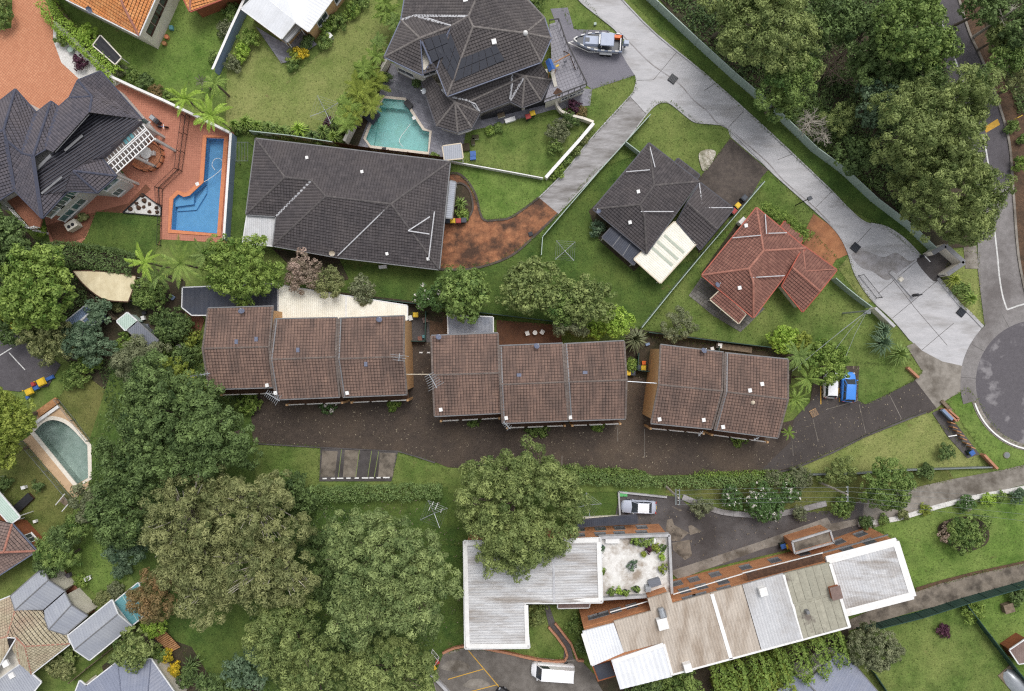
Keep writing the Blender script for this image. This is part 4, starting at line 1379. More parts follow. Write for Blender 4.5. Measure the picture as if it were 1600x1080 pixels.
# townhouse driveway
TOWN = [(335,603),(640,600),(640,480),(680,480),(680,640),(975,640),(972,540),(1015,535),(1015,640),(1225,660),(1262,650),(1270,598),(1282,572),(1342,572),(1340,626),(1352,632),(1388,615),(1429,594),(1463,638),(1450,646),(1445,642),
        (1425,650),(1350,680),(1300,705),(1240,730),(1200,740),(1060,742),(1017,743),(1000,739),(975,732),(875,733),(780,735),(700,730),(680,722),(650,712),(622,704),(500,698),(400,692),(345,660)]
sheet('townhouse_driveway', TOWN, M['asphalt_brown'])
sheet('driveway_slab', [(1285,608),(1340,626),(1352,632),(1388,615),(1429,594),(1463,638),(1425,650),(1350,680),(1300,705),(1240,730),(1185,738),(1235,690),(1240,655)], M['asphalt_slab'])
for pts in ([(1270,655),(1278,690)], [(1342,632),(1352,676)], [(1390,618),(1408,654)], [(1290,640),(1340,626)], [(965,668),(965,690)], [(1007,670),(1007,715)], [(878,712),(878,728)], [(1237,688),(1239,712)]):
    strip('driveway_joint', pts, 0.8, M['concrete_old'])
raised('kerb', [(1200,741),(1240,732),(1300,707),(1350,682),(1425,652),(1446,644)], 0.2,0.12, M['asphalt_dark'])
raised('kerb', [(400,693),(500,699),(622,705),(650,713),(680,723)], 0.16,0.1, M['asphalt_dark'])
sheet('visitor_parking', [(501,700),(622,706),(612,752),(499,752)], M['asphalt_dark'])
M['bay_pale'] = mat('parking_bay_concrete', C(116,106,94), C(134,124,112), 1.5, C(60,54,48), 0.5,0.8, fine=.15)
for x0, x1, y in ((503,528,704),(538,562,703),(593,619,707)):
    sheet('parking_bay', [(x0 + 1, y),(x1, y + 1),(x1 - 5,745),(x0 - 2,745)], M['bay_pale'])
for a, b in (((534,702),(529,745)),((562,702),(556,745)),((592,705),(585,745)),((581,704),(575,745))):
    strip('bay_line', [a, b], 1.0, M['lf_olive'])
strip('bay_line', [(1282,603),(1282,632)], 1.7, M['paint_yellow']); strip('bay_line', [(1310,606),(1311,628)], 1.2, M['paint_yellow'])
sheet('bin_bay', [(1456,645),(1467,640),(1478,650),(1490,658),(1530,710),(1511,716),(1480,682)], M['asphalt_dark'])
# lower path and courtyard
sheet('lower_path', [(1620,720),(1600,726),(1556,736),(1490,748),(1427,762),(1350,780),(1290,800),(1290,830),(1365,825),(1400,809),(1465,788),(1525,773),(1575,763),(1620,752)], M['concrete_old'])
sheet('courtyard', [(968,770),(1060,776),(1078,792),(1130,802),(1200,803),(1295,798),(1350,782),(1345,830),(1290,845),(1056,900),(1040,880),(960,812)], M['asphalt_dark'])
for pts in ([(1042,812),(1050,810),(1053,820),(1076,832),(1062,845),(1050,845),(1040,830)], [(1075,822),(1080,820),(1096,830),(1078,836)], [(1050,848),(1077,843),(1081,868),(1070,875),(1052,860)], [(1048,790),(1066,797),(1062,799)]):
    sheet('asphalt_patch', pts, M['bay_pale'])
sheet('footpath', [(1046,893),(1056,889),(1190,845),(1292,808),(1298,818),(1340,810),(1340,820),(1190,858),(1060,905)], M['concrete_old'])
sheet('car_park', [(672,1047),(690,1021),(735,1010),(770,1014),(830,1026),(880,1031),(905,1029),(935,1060),(960,1110),(690,1110)], M['concrete_old'])
M['park'] = mat('car_park_concrete', C(106,100,94), C(122,116,110), 1.5, C(78,72,66), 0.25,0.7, fine=.14)
sheet('car_park', [(674,1047),(692,1023),(735,1012),(770,1016),(830,1028),(880,1033),(905,1031),(935,1060),(960,1110),(690,1110)], M['park'])
for p in ((712,1040,22),(745,1068,20)):
    sheet('worn_patch', smooth([(p[0] + p[2] * math.cos(t) * (1 + .2 * math.sin(3 * t)), p[1] + p[2] * .4 * math.sin(t)) for t in np.linspace(0,6.28,10)[:-1]], 4, True), M['concrete_old'])
for a, b in (((732,1016),(786,1080)),((700,1061),(755,1045)),((736,1080),(778,1069))):
    strip('bay_line', [a, b], 1.3, M['paint_yellow'])
sheet('garden_walk', [(850,945),(858,945),(868,975),(890,1005),(897,1030),(880,1032),(882,1010),(858,980)], M['asphalt_dark'])
sheet('side_driveway', [(1310,975),(1430,923),(1470,909),(1525,895),(1600,878),(1620,873),(1620,908),(1600,913),(1425,956),(1325,985)], M['bay_pale'])
sheet('gravel_edge', [(1430,918),(1470,906),(1525,892),(1600,876),(1620,870),(1620,873),(1600,880),(1525,897),(1470,911),(1430,925)], M['mulch'])
sheet('tan_deck', smooth([(90,626),(60,645),(52,677),(37,688)], 1) + [(117,780),(140,760),(141,690)], M['tan_concrete'], [POOL_OLD])
sheet('sports_court', [(-20,508),(22,518),(62,545),(96,570),(76,604),(30,612),(-20,606)], M['asphalt'])
strip('court_line', [(-10,562),(19,544)], 1.6, M['paint_white']); strip('court_line', [(15,551),(40,578)], 1.6, M['paint_white'])
sheet('brick_paving', [(185,470),(290,460),(320,500),(310,530),(240,540),(200,500)], M['brick_path'])
sheet('dark_yard', [(978,512),(1240,548),(1235,600),(1010,600),(1006,590),(975,590)], M['soil'])
sheet('yard', [(642,490),(668,488),(672,530),(700,532),(700,535),(642,535)], M['asphalt_dark'])
sheet('bare_yard', [(672,498),(702,496),(702,530),(672,530)], M['mulch'])
sheet('brown_yard', [(776,500),(874,508),(880,545),(776,545)], mat('bare_brown_earth', C(104,70,50), C(92,62,46), 2.0, C(72,52,42), .4,.5, fine=.15))
sheet('garden_soil', [(395,440),(440,446),(640,470),(700,490),(690,505),(640,492),(440,455),(300,450)], M['soil'])
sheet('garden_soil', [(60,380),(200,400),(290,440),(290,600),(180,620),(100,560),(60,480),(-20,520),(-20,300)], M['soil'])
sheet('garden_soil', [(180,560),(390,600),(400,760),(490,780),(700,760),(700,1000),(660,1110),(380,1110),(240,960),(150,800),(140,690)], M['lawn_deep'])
sheet('garden_soil', [(230,985),(300,1010),(330,1060),(330,1110),(180,1110),(160,1040)], M['soil'])
sheet('brick_paving', [(102,890),(130,930),(150,955),(120,970),(95,920)], M['brick_path'])
sheet('forest_floor', [(1020,-12),(1450,-12),(1530,330),(1520,385),(1465,390),(1200,170),(1110,90)], M['soil'])
sheet('forest_floor', [(1610,-12),(1525,-12),(1545,60),(1570,130),(1620,200)], M['soil'])
sheet('garden_soil', [(1110,1000),(1320,960),(1330,1010),(1240,1060),(1110,1100),(960,1110),(930,1060)], M['soil'])
sheet('garden_soil', smooth([(1464,825),(1485,810),(1520,808),(1543,825),(1540,850),(1505,862),(1478,848)], 4, True), M['soil'])
sheet('garden_bed', smooth([(1092,240),(1105,234),(1118,238),(1112,255),(1100,268),(1094,258)], 4, True), mat('mossy_pebbles', C(206,200,188), C(150,140,120), 2.5, C(96,96,62), 0.9,.8, fine=.3, bump=.4, bscale=14))
sheet('garden_soil', [(400,196),(540,210),(600,90),(612,98),(560,228),(400,212)], M['soil'])

pool('swimming_pool', 'blue pool with orange paved edge and angled steps', POOL_BLUE, 'pool_blue', 'cop_orange', water_mat('blue_pool_water', (0.76,0.87,0.94)), cw=0.55,
     steps=[([(271,312),(279,304),(288,308),(296,306),(300,302),(300,318),(271,322)], -0.5),([(272,320),(300,316),(318,288),(318,300),(302,326),(272,328)], -0.9)])
pool('swimming_pool', 'turquoise many sided pool in grey slate paving', POOL_TURQ, 'pool_turq', 'cop_cream', water_mat('turquoise_pool_water', (0.80,0.94,0.93)), cw=0.35,
     steps=[([(600,154),(632,157),(638,170),(594,166)], -0.35),([(586,180),(590,182),(582,228),(580,228),(572,217)], -0.6)])
pool('swimming_pool', 'murky green pool with rounded end on a tan deck', POOL_OLD, 'pool_old', 'cop_white', water_mat('green_pool_water', (0.78,0.85,0.83)), cw=0.5)

# cleaner hoses floating in the pools
def hose(label, pts):
    P = [W(x, y, 0) + Vector((0,0,-.04)) for x, y in smooth(pts, 5)]
    o = MB().tube(P, .035, n=5).build('pool_hose', M['white']); o['label'] = label; o['category'] = 'hose'
hose('pale cleaner hose curling in the blue pool', [(311,288),(326,280),(342,268),(349,258),(344,248),(335,249),(331,258),(336,266)])
hose('pale cleaner hose crossing the turquoise pool', [(641,194),(632,206),(626,214),(624,222),(630,230)])
for x, y, lab in ((309,288, 'white skimmer lid beside the blue pool step'),(647,185, 'cream skimmer lid on the edge of the turquoise pool')):
    q = W(x, y); o = MB().box((q.x, q.y, .08), .45,.45,.08,.4).build('skimmer_lid', M['white']); o['label'] = lab; o['category'] = 'lid'

# ------------------------------------------------------------------ buildings
def house(name, label, px, py, cat='house'):
    return thing(name, label, cat, W(px, py))

def patio_cover(label, pts, z, m, ribdir=None, name='patio_cover', cat='patio cover', posts=True, fall=0.25, roll=0.03, edge='gutter_white', cw=0.25):
    """a light roof on posts over a yard; pts in pixels at height z"""
    P = [W(p[0], p[1], z) for p in pts]
    c = sum(P, Vector((0,0,0))) / len(P)
    root = thing(name, label, cat, (c.x, c.y, 0))
    V = {chr(97 + i): (p[0], p[1], z) for i, p in enumerate(pts)}
    f = ''.join(V.keys())
    d = None
    if ribdir:
        d = (ribdir[0], -ribdir[1])
    roof(root, V, [f], m, None, edge, kind='sheet', cw=cw, roll=roll, flatdir=d, deck=0.05)
    if posts:
        for p in P:
            q = p.lerp(c, 0.06)
            MB().box((q.x, q.y, 0), .09,.09, z - .05).build('post', M['white'], root)
    return root

# --- the long charcoal house in the middle
h = house('tiled_house', 'long charcoal tiled house between the orange brick drive and a side lawn', 545,320)
V = dict(a=(400,217,2.9), b=(703,253,2.9), c=(445,277,4.8), d=(487,282,4.8), e=(509,307,5.5), f=(611,319,5.6), g=(385,335,2.9), h=(432,338,2.9), i=(427,384,2.9), j=(527,402,2.9), k=(686,421,2.9))
F = ['abfedc', 'acg', 'cdhg', 'deih', 'efji', 'fkj', 'fbk']
ro, P = roof(h, V, F, 'tile_dark', 'cap_dark', 'gutter_grey', seed=2)
for a, b in (((638,361,4.75),(672,339,4.4)),((679,331,3.9),(670,405,3.9)),((638,361,4.75),(671,366,4.4)),((609,321,5.5),(528,400,3.1))):
    p, q = W(*a), W(*b)
    d = (q - p).cross(Vector((0,0,1))).normalized() * .07
    MB().slab(p - d + Vector((0,0,.16)), q - d + Vector((0,0,.16)), q + d + Vector((0,0,.16)), p + d + Vector((0,0,.16)), .06).build('flashing', M['flashing'], ro)
poly, _ = walls(h, [V[k][:2] for k in 'abkjihg'], 2.9, M['brick_red'], ins=.5, ztop=2.9)
for px, py in ((455,392),(575,408),(640,412)):
    window(h, poly, px, py, 1.5,1.5,1.1)
for px, py in ((566,269),(480,247),(605,397),(669,405)):
    vent(h, roof_point(P, F, px, py), s=.35)
dish(h, roof_point(P, F, 521,397), az=-1.2, m='gutter_cream')
pr = patio_cover('grey slatted porch roof beside the round garden bed', [(703,283),(712,285),(706,341),(697,340)], 2.5, 'metal_grey', (8,1), name='porch_roof', cat='porch roof', edge='gutter_grey')
patio_cover('pale grey carport with dark skylight strips on the long charcoal house', [(387,333),(432,337),(427,384),(380,379)], 2.55, 'metal_pale', (0,1), name='carport', cat='carport', edge='gutter_white')

# --- two cottages of the same kind: grey and red
def cottage(label, NW, ridge, wing, tile, cap, gut, val, wallm, seed, wins):
    N, Wc, S, E = NW
    r1, r2, r3 = ridge
    h = house('tiled_cottage', label, (N[0] + S[0]) / 2,(N[1] + S[1]) / 2)
    V = dict(n=(*N, 2.9), w=(*Wc, 2.9), s=(*S, 2.9), e=(*E, 2.9), a=(*r1,4.7), b=(*r2,4.9), c=(*r3,4.6))
    F = ['nea', 'nabw', 'wbcs', 'scbae']
    ro, P = roof(h, V, F, tile, cap, gut, seed=seed)
    k, e2, f, hh, g1, g2 = wing
    V2 = dict(k=(*k, 2.7), e=(*e2,2.7), f=(*f, 2.55), h=(*hh, 2.55), a=(*g1,3.75), b=(*g2,3.6))
    F2 = ['efba', 'kabh']
    ro2, P2 = roof(h, V2, F2, tile, cap, gut, seed=seed + 1, name='garage_roof')
    # gable of the wing
    gp = [W(*V2['f']), W(*V2['h']), W(*V2['b'])]
    pl, _ = walls(h, [N, Wc, S, E], 2.9, M[wallm], ins=.5, ztop=2.9)
    pl2, _ = walls(h, [k, e2, f, hh], 2.6, M[wallm], ins=.4, ztop=2.6, name='garage_wall')
    c = W((f[0] + hh[0]) / 2,(f[1] + hh[1]) / 2,2.4)
    MB().add([p - (p - c) * .12 - Vector((0,0,.12)) for p in gp] , [(0,1,2)]).build('gable', M[wallm], h)
    for px, py, z, w_ in wins:
        window(h, pl, px, py, z, w_, 1.2)
    return h, P, F, ro, P2, F2, ro2
h, P, F, ro, P2, F2, ro2 = cottage('charcoal tiled cottage with a white patio roof behind the red house', ((1014,224),(927,327),(1010,396),(1092,284)),((1022,290),(1000,320),(1007,339)),
    ((1058,346),(1094,286),(1146,326),(1094,390),(1074,317),(1120,358)), 'tile_dark', 'cap_dark', 'gutter_dark', 'flashing', 'cream', 4,((965,362,1.5,1.6),(985,245,1.5,1.5),(945,345,1.5,1.2)))
for p in ((984,348),(997,300)): vent(h, roof_point(P, F, *p), s=.4)
dish(h, roof_point(P, F, 935,332) + Vector((0,0,-.2)), az=2.4, r=.3)
_fl = [0]
def flash(ro, a, b, w=.12, m='flashing', up=.17):
    _fl[0] += 1; up = up + .006 * (_fl[0] % 9)
    p, q = W(*a), W(*b)
    d = (q - p).cross(Vector((0,0,1))).normalized() * w / 2
    u = Vector((0,0, up))
    MB().slab(p - d + u, q - d + u, q + d + u, p + d + u, .05).build('flashing', M[m], ro)
flash(ro, (1001,331,4.75),(1052,331,3.5)); flash(ro2,(1092,285,2.75),(1097,325,3.2)); flash(ro2,(1097,325,3.2),(1144,325,2.65)); flash(ro, (978,269,3.4),(1015,266,4.2)); flash(ro, (1015,230,3),(1023,262,4.1))
pc = patio_cover('white insulated patio roof with three translucent strips on the charcoal cottage', [(1054,347),(1089,379),(1032,442),(991,405)], 2.6, 'cream_metal', (-1,-.9), edge='gutter_cream')
M['strip'] = mat('translucent_strip', C(176,182,166), C(164,172,156), 1.5, rough=.4)
for t in (.30,.47,.62):
    a, b = W(1054 + (991 - 1054) * t + 3,347 + 58 * t + 3,2.68), W(1089 + (1032 - 1089) * t - 3,379 + 63 * t - 3,2.68)
    d = (b - a).normalized(); s = Vector((-d.y, d.x, 0)) * .17
    MB().slab(a - s, b - s, b + s, a + s, .03).build('skylight_strip', M['strip'], pc)
pc = patio_cover('dark glazed veranda roof along the back of the charcoal cottage', [(955,356),(1001,392),(990,414),(941,371)], 2.4, 'metal_navy', (-1,1.2), edge='gutter_dark')
for t in (.33,.66):
    a, b = W(955 + 46 * t, 356 + 36 * t, 2.46), W(941 + 49 * t, 371 + 43 * t, 2.46)
    d = (b - a).normalized(); s = Vector((-d.y, d.x, 0)) * .04
    MB().slab(a - s, b - s, b + s, a + s, .05).build('glazing_bar', M['gutter_grey'], pc)
h, P, F, ro, P2, F2, ro2 = cottage('red tiled cottage with cream gutters beside the curving concrete drive', ((1182,325),(1097,430),(1177,496),(1258,388)),((1193,392),(1170,420),(1177,442)),
    ((1222,447),(1256,385),(1307,422),(1254,487),(1238,418),(1281,455)), 'tile_red', 'cap_red', 'gutter_red', 'flashing', 'cream', 8,((1133,465,1.5,1.6),(1110,448,1.5,1.0),(1140,382,1.5,1.4)))
for p in ((1155,450),(1165,353)): vent(h, roof_point(P, F, *p), s=.42)
flash(ro, (1172,434,4.6),(1225,431,3.4)); flash(ro2,(1254,390,2.8),(1258,424,3.3), m='cap_red'); flash(ro2,(1258,424,3.3),(1303,421,2.65), m='cap_red'); flash(ro, (1144,372,3.3),(1188,368,4.3)); flash(ro, (1195,335,3.1),(1197,366,4.3))
flash(ro, (1200,365,4.3),(1229,364,3.3))
for lab, q4, tl, gt in (('small charcoal tiled porch roof at the drive side of the charcoal cottage', ((1059,248),(1093,274),(1085,284),(1053,257)), 'tile_dark', 'gutter_dark'),('small red tiled porch roof between the red cottage and its cypresses', ((1226,346),(1256,373),(1248,382),(1219,356)), 'tile_red', 'gutter_red')):
    pr_ = house('porch', lab, q4[0][0], q4[0][1], 'porch')
    roof(pr_, dict(a=(*q4[0], 2.3), b=(*q4[1], 2.3), c=(*q4[2], 2.75), d=(*q4[3], 2.75)), ['abcd'], tl, None, gt, seed=3)
    for p in (q4[0], q4[1]):
        q = W(*p, 2.3).lerp(W(*q4[2], 2.3), .06); MB().box((q.x, q.y, 0), .12,.12,2.2).build('post', M['white'], pr_)
pc = house('veranda', 'red tiled veranda roof on the garden side of the red cottage', 1140,480, 'veranda')
roof(pc, dict(a=(1124,455,2.75), b=(1165,491,2.75), c=(1154,505,2.35), d=(1110,468,2.35)), ['abcd'], 'tile_red', None, 'gutter_cream', seed=9)
for p in ((1114,468),(1153,500),(1134,484)):
    q = W(*p, 2.3); MB().box((q.x, q.y, 0), .1,.1,2.3).build('post', M['white'], pc)
dish(pc, W(1118,446,2.9), az=.6, r=.36)

# --- the big two-storey house with the solar mats
h = house('two_storey_house', 'large brown tiled two storey house with black solar heating mats', 745,90)
V = dict(a=(636,-22,5.6), b=(627,32,5.6), c=(601,89,5.6), d=(660,117,5.6), e=(683,109,5.6), f=(699,150,5.6), g=(845,97,5.6), h=(861,60,5.6), i=(850,28,5.6), j=(826,2,5.6),
         p=(656,60,7.1), q=(705,41,7.2), m=(732,26,7.9), n=(739,42,8.0), r=(821,52,7.0), s=(752,-20,8.1), t=(800,-24,6.4), u=(786,66,6.9), v=(648,25,5.9))
F = ['avms', 'bcp', 'cdp', 'depq', 'bpqv', 'vqm', 'eqmnf', 'fgrn', 'ghr', 'hir', 'irnmst', 'ijt', 'abv']
ro, P = roof(h, V, F, 'tile_brown', 'cap_brown', 'gutter_blue', seed=12, skip_gutter=('as', 'st', 'tj'))
flash(ro, (757,23,7.6),(791,45,6.9), .14); flash(ro, (757,25,7.6),(768,0,7.2), .14); flash(ro, (667,29,6.9),(705,41,7.2), .12)
pl, _ = walls(h, [V[k][:2] for k in 'abcdefghij'], 5.6, M['cream'], ins=.55, ztop=5.6)
for px, py, z, w_ in ((635,108,4.2,2.2),(672,116,4.2,1.6),(780,122,4.3,1.8),(830,104,4.3,1.6),(635,112,1.6,2.2)):
    window(h, pl, px, py, z, w_, 1.2)
for p in ((772,66),(727,0)): vent(h, roof_point(P, F, *p, 7), s=.55)
wv = roof_point(P, F, 821,52,7)
MB().dome(wv, .32,.45).build('whirlybird', M['white'], h)
V2 = dict(a=(659,128,3.0), b=(674,119,3.9), c=(690,140,4.2), d=(711,160,4.4), e=(682,197,2.9), f=(715,207,2.9), g=(737,200,2.9), i=(750,176,2.9), j=(735,158,3.9), k=(700,151,4.5), l=(800,113,4.5), m=(845,98,4.5),
          n=(861,125,2.9), o=(845,157,2.9), p=(816,168,2.9), q=(797,158,2.9), r=(820,119,4.6), s=(800,128,4.1))
F2 = ['abcde', 'def', 'dfg', 'dgi', 'dijk', 'kjl', 'jiqs', 'jsl', 'sqr', 'lsr', 'qpr', 'por', 'onr', 'nmlr', 'cdk']
ro2, P2 = roof(h, V2, F2, 'tile_brown', 'cap_brown', 'gutter_dark', seed=13, name='lower_roof', skip_gutter=('ab', 'bc', 'ck', 'kl', 'lm', 'mn'))
flash(ro2,(727,157,3.9),(743,163,3.7), .12); flash(ro2,(743,163,3.7),(750,175,3.1), .12); flash(ro2,(801,132,4.1),(796,156,3.1), .12)
pl2, _ = walls(h, [V2[k][:2] for k in 'aefgiqpon'] + [(862,100),(700,120)], 2.9, M['cream'], ins=.5, ztop=2.9, name='ground_floor_wall')
window(h, pl2,726,204,1.5,1.8,1.2)
def mat_panels(quad, nu, nv, faces, P):
    for i in range(nu):
        for j in range(nv):
            c = []
            for u, v in ((i, j),(i + 1, j),(i + 1, j + 1),(i, j + 1)):
                u = (u + (.03 if u == i else -.03)) / nu; v = (v + (.03 if v == j else -.03)) / nv
                x = (1 - v) * ((1 - u) * quad[0][0] + u * quad[1][0]) + v * ((1 - u) * quad[3][0] + u * quad[2][0])
                y = (1 - v) * ((1 - u) * quad[0][1] + u * quad[1][1]) + v * ((1 - u) * quad[3][1] + u * quad[2][1])
                c.append(roof_point(P, faces, x, y, 7) + Vector((0,0,.2)))
            MB().slab(*c, .06).build('solar_mat', M['solar'], h)
M['solar'] = mat('black_rubber_matting', C(64,66,74), C(56,58,66), 3.0, rough=.6, stretch=(.4,1,4))
mat_panels([(721,92),(775,71),(789,95),(710,129)], 6,2, F, P)
mat_panels([(662,63),(697,52),(706,84),(676,99)], 3,2, F, P)
mat_panels([(704,52),(719,90),(708,128),(690,98)], 2,3, F, P)
tb = MB().tube([W(659,65,7.35), W(674,100,6.3)], .12, n=6); tb.build('header_pipe', M['gutter_blue'], h)
dish(h, W(664,146,3.1), az=3.4, m='steel')
# garage terrace with dark balustrade
tpoly = [(858,38),(872,34),(884,70),(916,135),(880,150),(850,160),(862,125),(861,62)]
tz = 2.9
TP = [(W(x, y, tz).x, W(x, y, tz).y) for x, y in tpoly]
MB().prism(TP, tz - .3, tz).build('terrace_floor', M['pav_terrace'], h)
MB().prism(inset(TP, .15), 0, tz - .3).build('garage_wall', M['cream'], h)
for a, b in (((872,35),(884,70)),((884,70),(916,135)),((916,135),(850,160)),((858,37),(872,35))):
    p, q = W(*a, tz), W(*b, tz)
    d = (q - p).normalized(); s = Vector((-d.y, d.x, 0)) * .07
    rb = MB().slab(p - s + Vector((0,0,1)), q - s + Vector((0,0,1)), q + s + Vector((0,0,1)), p + s + Vector((0,0,1)), .1)
    k = int((q - p).length / .8)
    for j in range(k + 1): rb.box(p.lerp(q, j / k), .06,.06,.95)
    rb.build('balustrade', M['black_iron'], h)
for px, py in ((905,139),(893,144),(880,149)):
    window(h, TP, px, py, 1.6,.9,.8)
sheetm = MB().slab(W(864,146, tz + .03), W(871,137, tz + .03), W(879,143, tz + .03), W(874,151, tz + .03), .02)
sheetm.build('terrace_mat', M['dark_timber'], h)
# lower front terrace wall
MB().prism(ppoly([(752,186),(860,160),(861,162),(753,188)]), 0,1.1).build('terrace_wall', M['black'], h)
patio_cover('small grey metal shed roof on the corner of the slate paving', [(692,229),(720,225),(723,247),(695,250)], 2.2, 'metal_grey', (0,1), name='garden_shed', cat='shed', edge='gutter_cream')

# --- white roofed house with tan brick wall
h = house('white_roofed_house', 'tan brick house with a plain white metal roof', 470,0)
V = dict(a=(378,14,3.2), b=(440,60,3.2), c=(461,34,3.9), d=(405,-12,3.9), e=(482,49,3.4), f=(548,-40,3.4), g=(425,-60,4.2))
roof(h, V, ['abcd', 'cefgd'], 'metal_white', None, 'gutter_white', kind='sheet', cw=.4, roll=.025, spread=.6)
pl, _ = walls(h, [(378,14),(440,60),(461,34),(482,49),(548,-40),(425,-60)], 3.3, M['orange_brick'], ins=.25, ztop=3.2)
window(h, pl, 510,35,1.7,1.9,1.2); window(h, pl, 535,3,1.7,1.2,1.2)
patio_cover('narrow grey slatted pergola at the corner of the white roof', [(440,60),(461,36),(470,43),(449,66)], 2.6, 'metal_pale', (1,-1.1), name='pergola', cat='pergola', edge='gutter_grey')
sheet('yard_paving', [(400,42),(440,66),(470,45),(496,70),(456,96),(440,100)], M['pav_slate'])

# --- orange tiled houses at the top
h = house('orange_tiled_house', 'cream walled house with orange clay tiles and dark windows', 170,0)
V = dict(a=(217,56,5.0), b=(192,8,6.3), c=(172,-60,7.4), d=(40,-60,5.4), e=(70,-18,5.0), f=(268,-60,5.0))
ro, P = roof(h, V, ['abcde', 'afcb'], 'tile_orange', 'cap_red', 'gutter_white', seed=21)
pl, _ = walls(h, [(217,56),(268,-60),(40,-60),(70,-18)], 5.0, M['cream'], ins=.35, ztop=5.0)
for px, py in ((243,49),(254,34),(261,22),(266,4)):
    window(h, pl, px, py, 3.0,1.3,1.0, frame='dark_timber', proud=.03)
dish(h, roof_point(P, ['abcde'], 145,20), az=-1.4)
h = house('orange_tiled_house', 'corner of a low orange tiled roof with brown brick wall beneath', 330,-10)
roof(h, dict(a=(286,-4,3.0), b=(297,18,3.0), c=(385,-16,3.0), d=(360,-70,4.2), e=(300,-60,4.2)), ['abe', 'bcde'], 'tile_orange', 'cap_red', 'gutter_red', seed=22)
walls(h, [(286,-4),(297,18),(385,-16),(360,-70),(300,-60)], 3.0, M['brick_red'], ins=.5, ztop=3.0)

# --- the slate house on the left with the black batten roof
h = house('slate_roofed_house', 'two storey grey house with slate tiles and a black batten roof', 100,230)
V = dict(a=(24,140,5.6), b=(57,177,5.6), c=(35,240,6.7), d=(10,219,7.6), e=(6,203,7.6), f=(-40,190,5.6), g=(-40,232,7.2), h=(80,159,5.6), i=(52,244,7.6), j=(92,168,5.6), k=(71,233,6.7), l=(109,153,5.7), m=(122,126,5.6),
         n=(157,112,5.6), o=(222,187,5.6), p=(140,176,7.8), q=(144,151,7.3), r=(84,238,7.2), s=(23,297,5.8), t=(66,341,5.6), u=(-2,313,5.6), v=(-40,330,5.8), w=(146,248,6.3), x=(158,247,5.6), y=(182,275,5.6),
         z=(152,301,5.6), A=(112,298,5.7), B=(114,267,7.4), C=(104,300,5.6), D=(62,306,6.3))
V['G'] = (-40,225,7.5); V['H'] = (55,268,6.8)
F = ['aeGf', 'abcde', 'bhic', 'hjki', 'jlqprk', 'lmq', 'mnopq', 'Gedsuv', 'dcits', 'iHDt', 'wxyB', 'yzB', 'zACB', 'DCt']
ro, P = roof(h, V, F, 'tile_slate', 'cap_slate', 'cap_slate', seed=31, valley='cap_slate', valley_w=.24, skip_gutter=('pr', 'op', 'rk', 'wB', 'BC', 'DC', 'Dt', 'it', 'Gf', 'wx'))
wallpts = [(-40,186),(24,140),(57,177),(80,159),(92,168),(109,153),(122,126),(157,112),(222,187),(158,247),(182,275),(152,301),(112,298),(66,341),(23,297),(-40,330)]
pl, _ = walls(h, wallpts, 5.6, M['grey_render'], ins=.6, ztop=5.6)
for px, py, z, w_ in ((128,317,4.2,1.6),(112,327,4.2,2.2),(92,338,4.2,2.2),(172,288,4.2,2.2),(122,318,1.5,1.8),(106,338,1.5,2.0),(182,297,1.5,1.2),(235,202,4.0,1.4)):
    window(h, pl, px, py, z, w_, 1.3, pane='glass_teal')
# sunken flat roof carrying the battens
BAT = [(141,179),(220,189),(160,246),(147,249),(114,268),(104,299),(64,306),(55,268),(86,239)]
bz = 5.9
BP = [(W(x, y, bz).x, W(x, y, bz).y) for x, y in BAT]
MB().prism(BP, 5.3, bz).build('flat_roof', M['tile_slate'], h)
ang = math.atan2(0.66,1)
du, dv_ = Vector((math.cos(ang), math.sin(ang))), Vector((-math.sin(ang), math.cos(ang)))
Q = [(x * du.x + y * du.y, x * dv_.x + y * dv_.y) for x, y in BP]
v0, v1 = min(q[1] for q in Q), max(q[1] for q in Q)
k = v0 + .15
while k < v1:
    row = clip2(clip2(Q, 0,1,-k), 0,-1, k + .11)
    if len(row) >= 3:
        u0, u1 = min(q[0] for q in row), max(q[0] for q in row)
        if u1 - u0 > .5:
            a = du * u0 + dv_ * (k + .05); b = du * u1 + dv_ * (k + .05)
            zz = bz + .45
            s = Vector((dv_.x, dv_.y, 0)) * .07
            A_, B_ = Vector((a.x, a.y, zz)), Vector((b.x, b.y, zz))
            MB().slab(A_ - s, B_ - s, B_ + s, A_ + s, .16).build('batten', M['gutter_dark'], h)
    k += .36
flash(ro, (139,178,7.6),(86,237,7.0), .35, 'gutter_grey', .1); flash(ro, (80,243,7.1),(57,266,6.6), .35, 'gutter_grey', .1); flash(ro, (98,277,6.3),(66,303,6.3), .25, 'gutter_grey', .15); flash(ro, (130,212,6.4),(102,236,6.4), .3, 'gutter_grey', .12)
# balcony on the garden side
bp = [(8,311),(23,297),(66,341),(62,356),(50,359)]
Bz = 3.0
Bp = [W(x, y, Bz) for x, y in bp]
MB().prism([(p.x, p.y) for p in Bp], Bz - .25, Bz).build('balcony_floor', M['brick_path'], h)
rb = MB()
for i in (0,3,4):
    a, b = Bp[i], Bp[(i + 1) % 5]
    if i == 0: a, b = Bp[0], Bp[4]
    for z in (.35,.7,1.05): rb.tube([a + Vector((0,0, z)), b + Vector((0,0, z))], .05, n=4)
    for j in range(4): rb.box(a.lerp(b, j / 3), .1,.1,1.1)
rb.build('balcony_railing', M['white'], h)
for p in (Bp[0], Bp[4]): MB().box((p.x, p.y, 0), .25,.25, Bz - .25).build('balcony_post', M['white'], h)
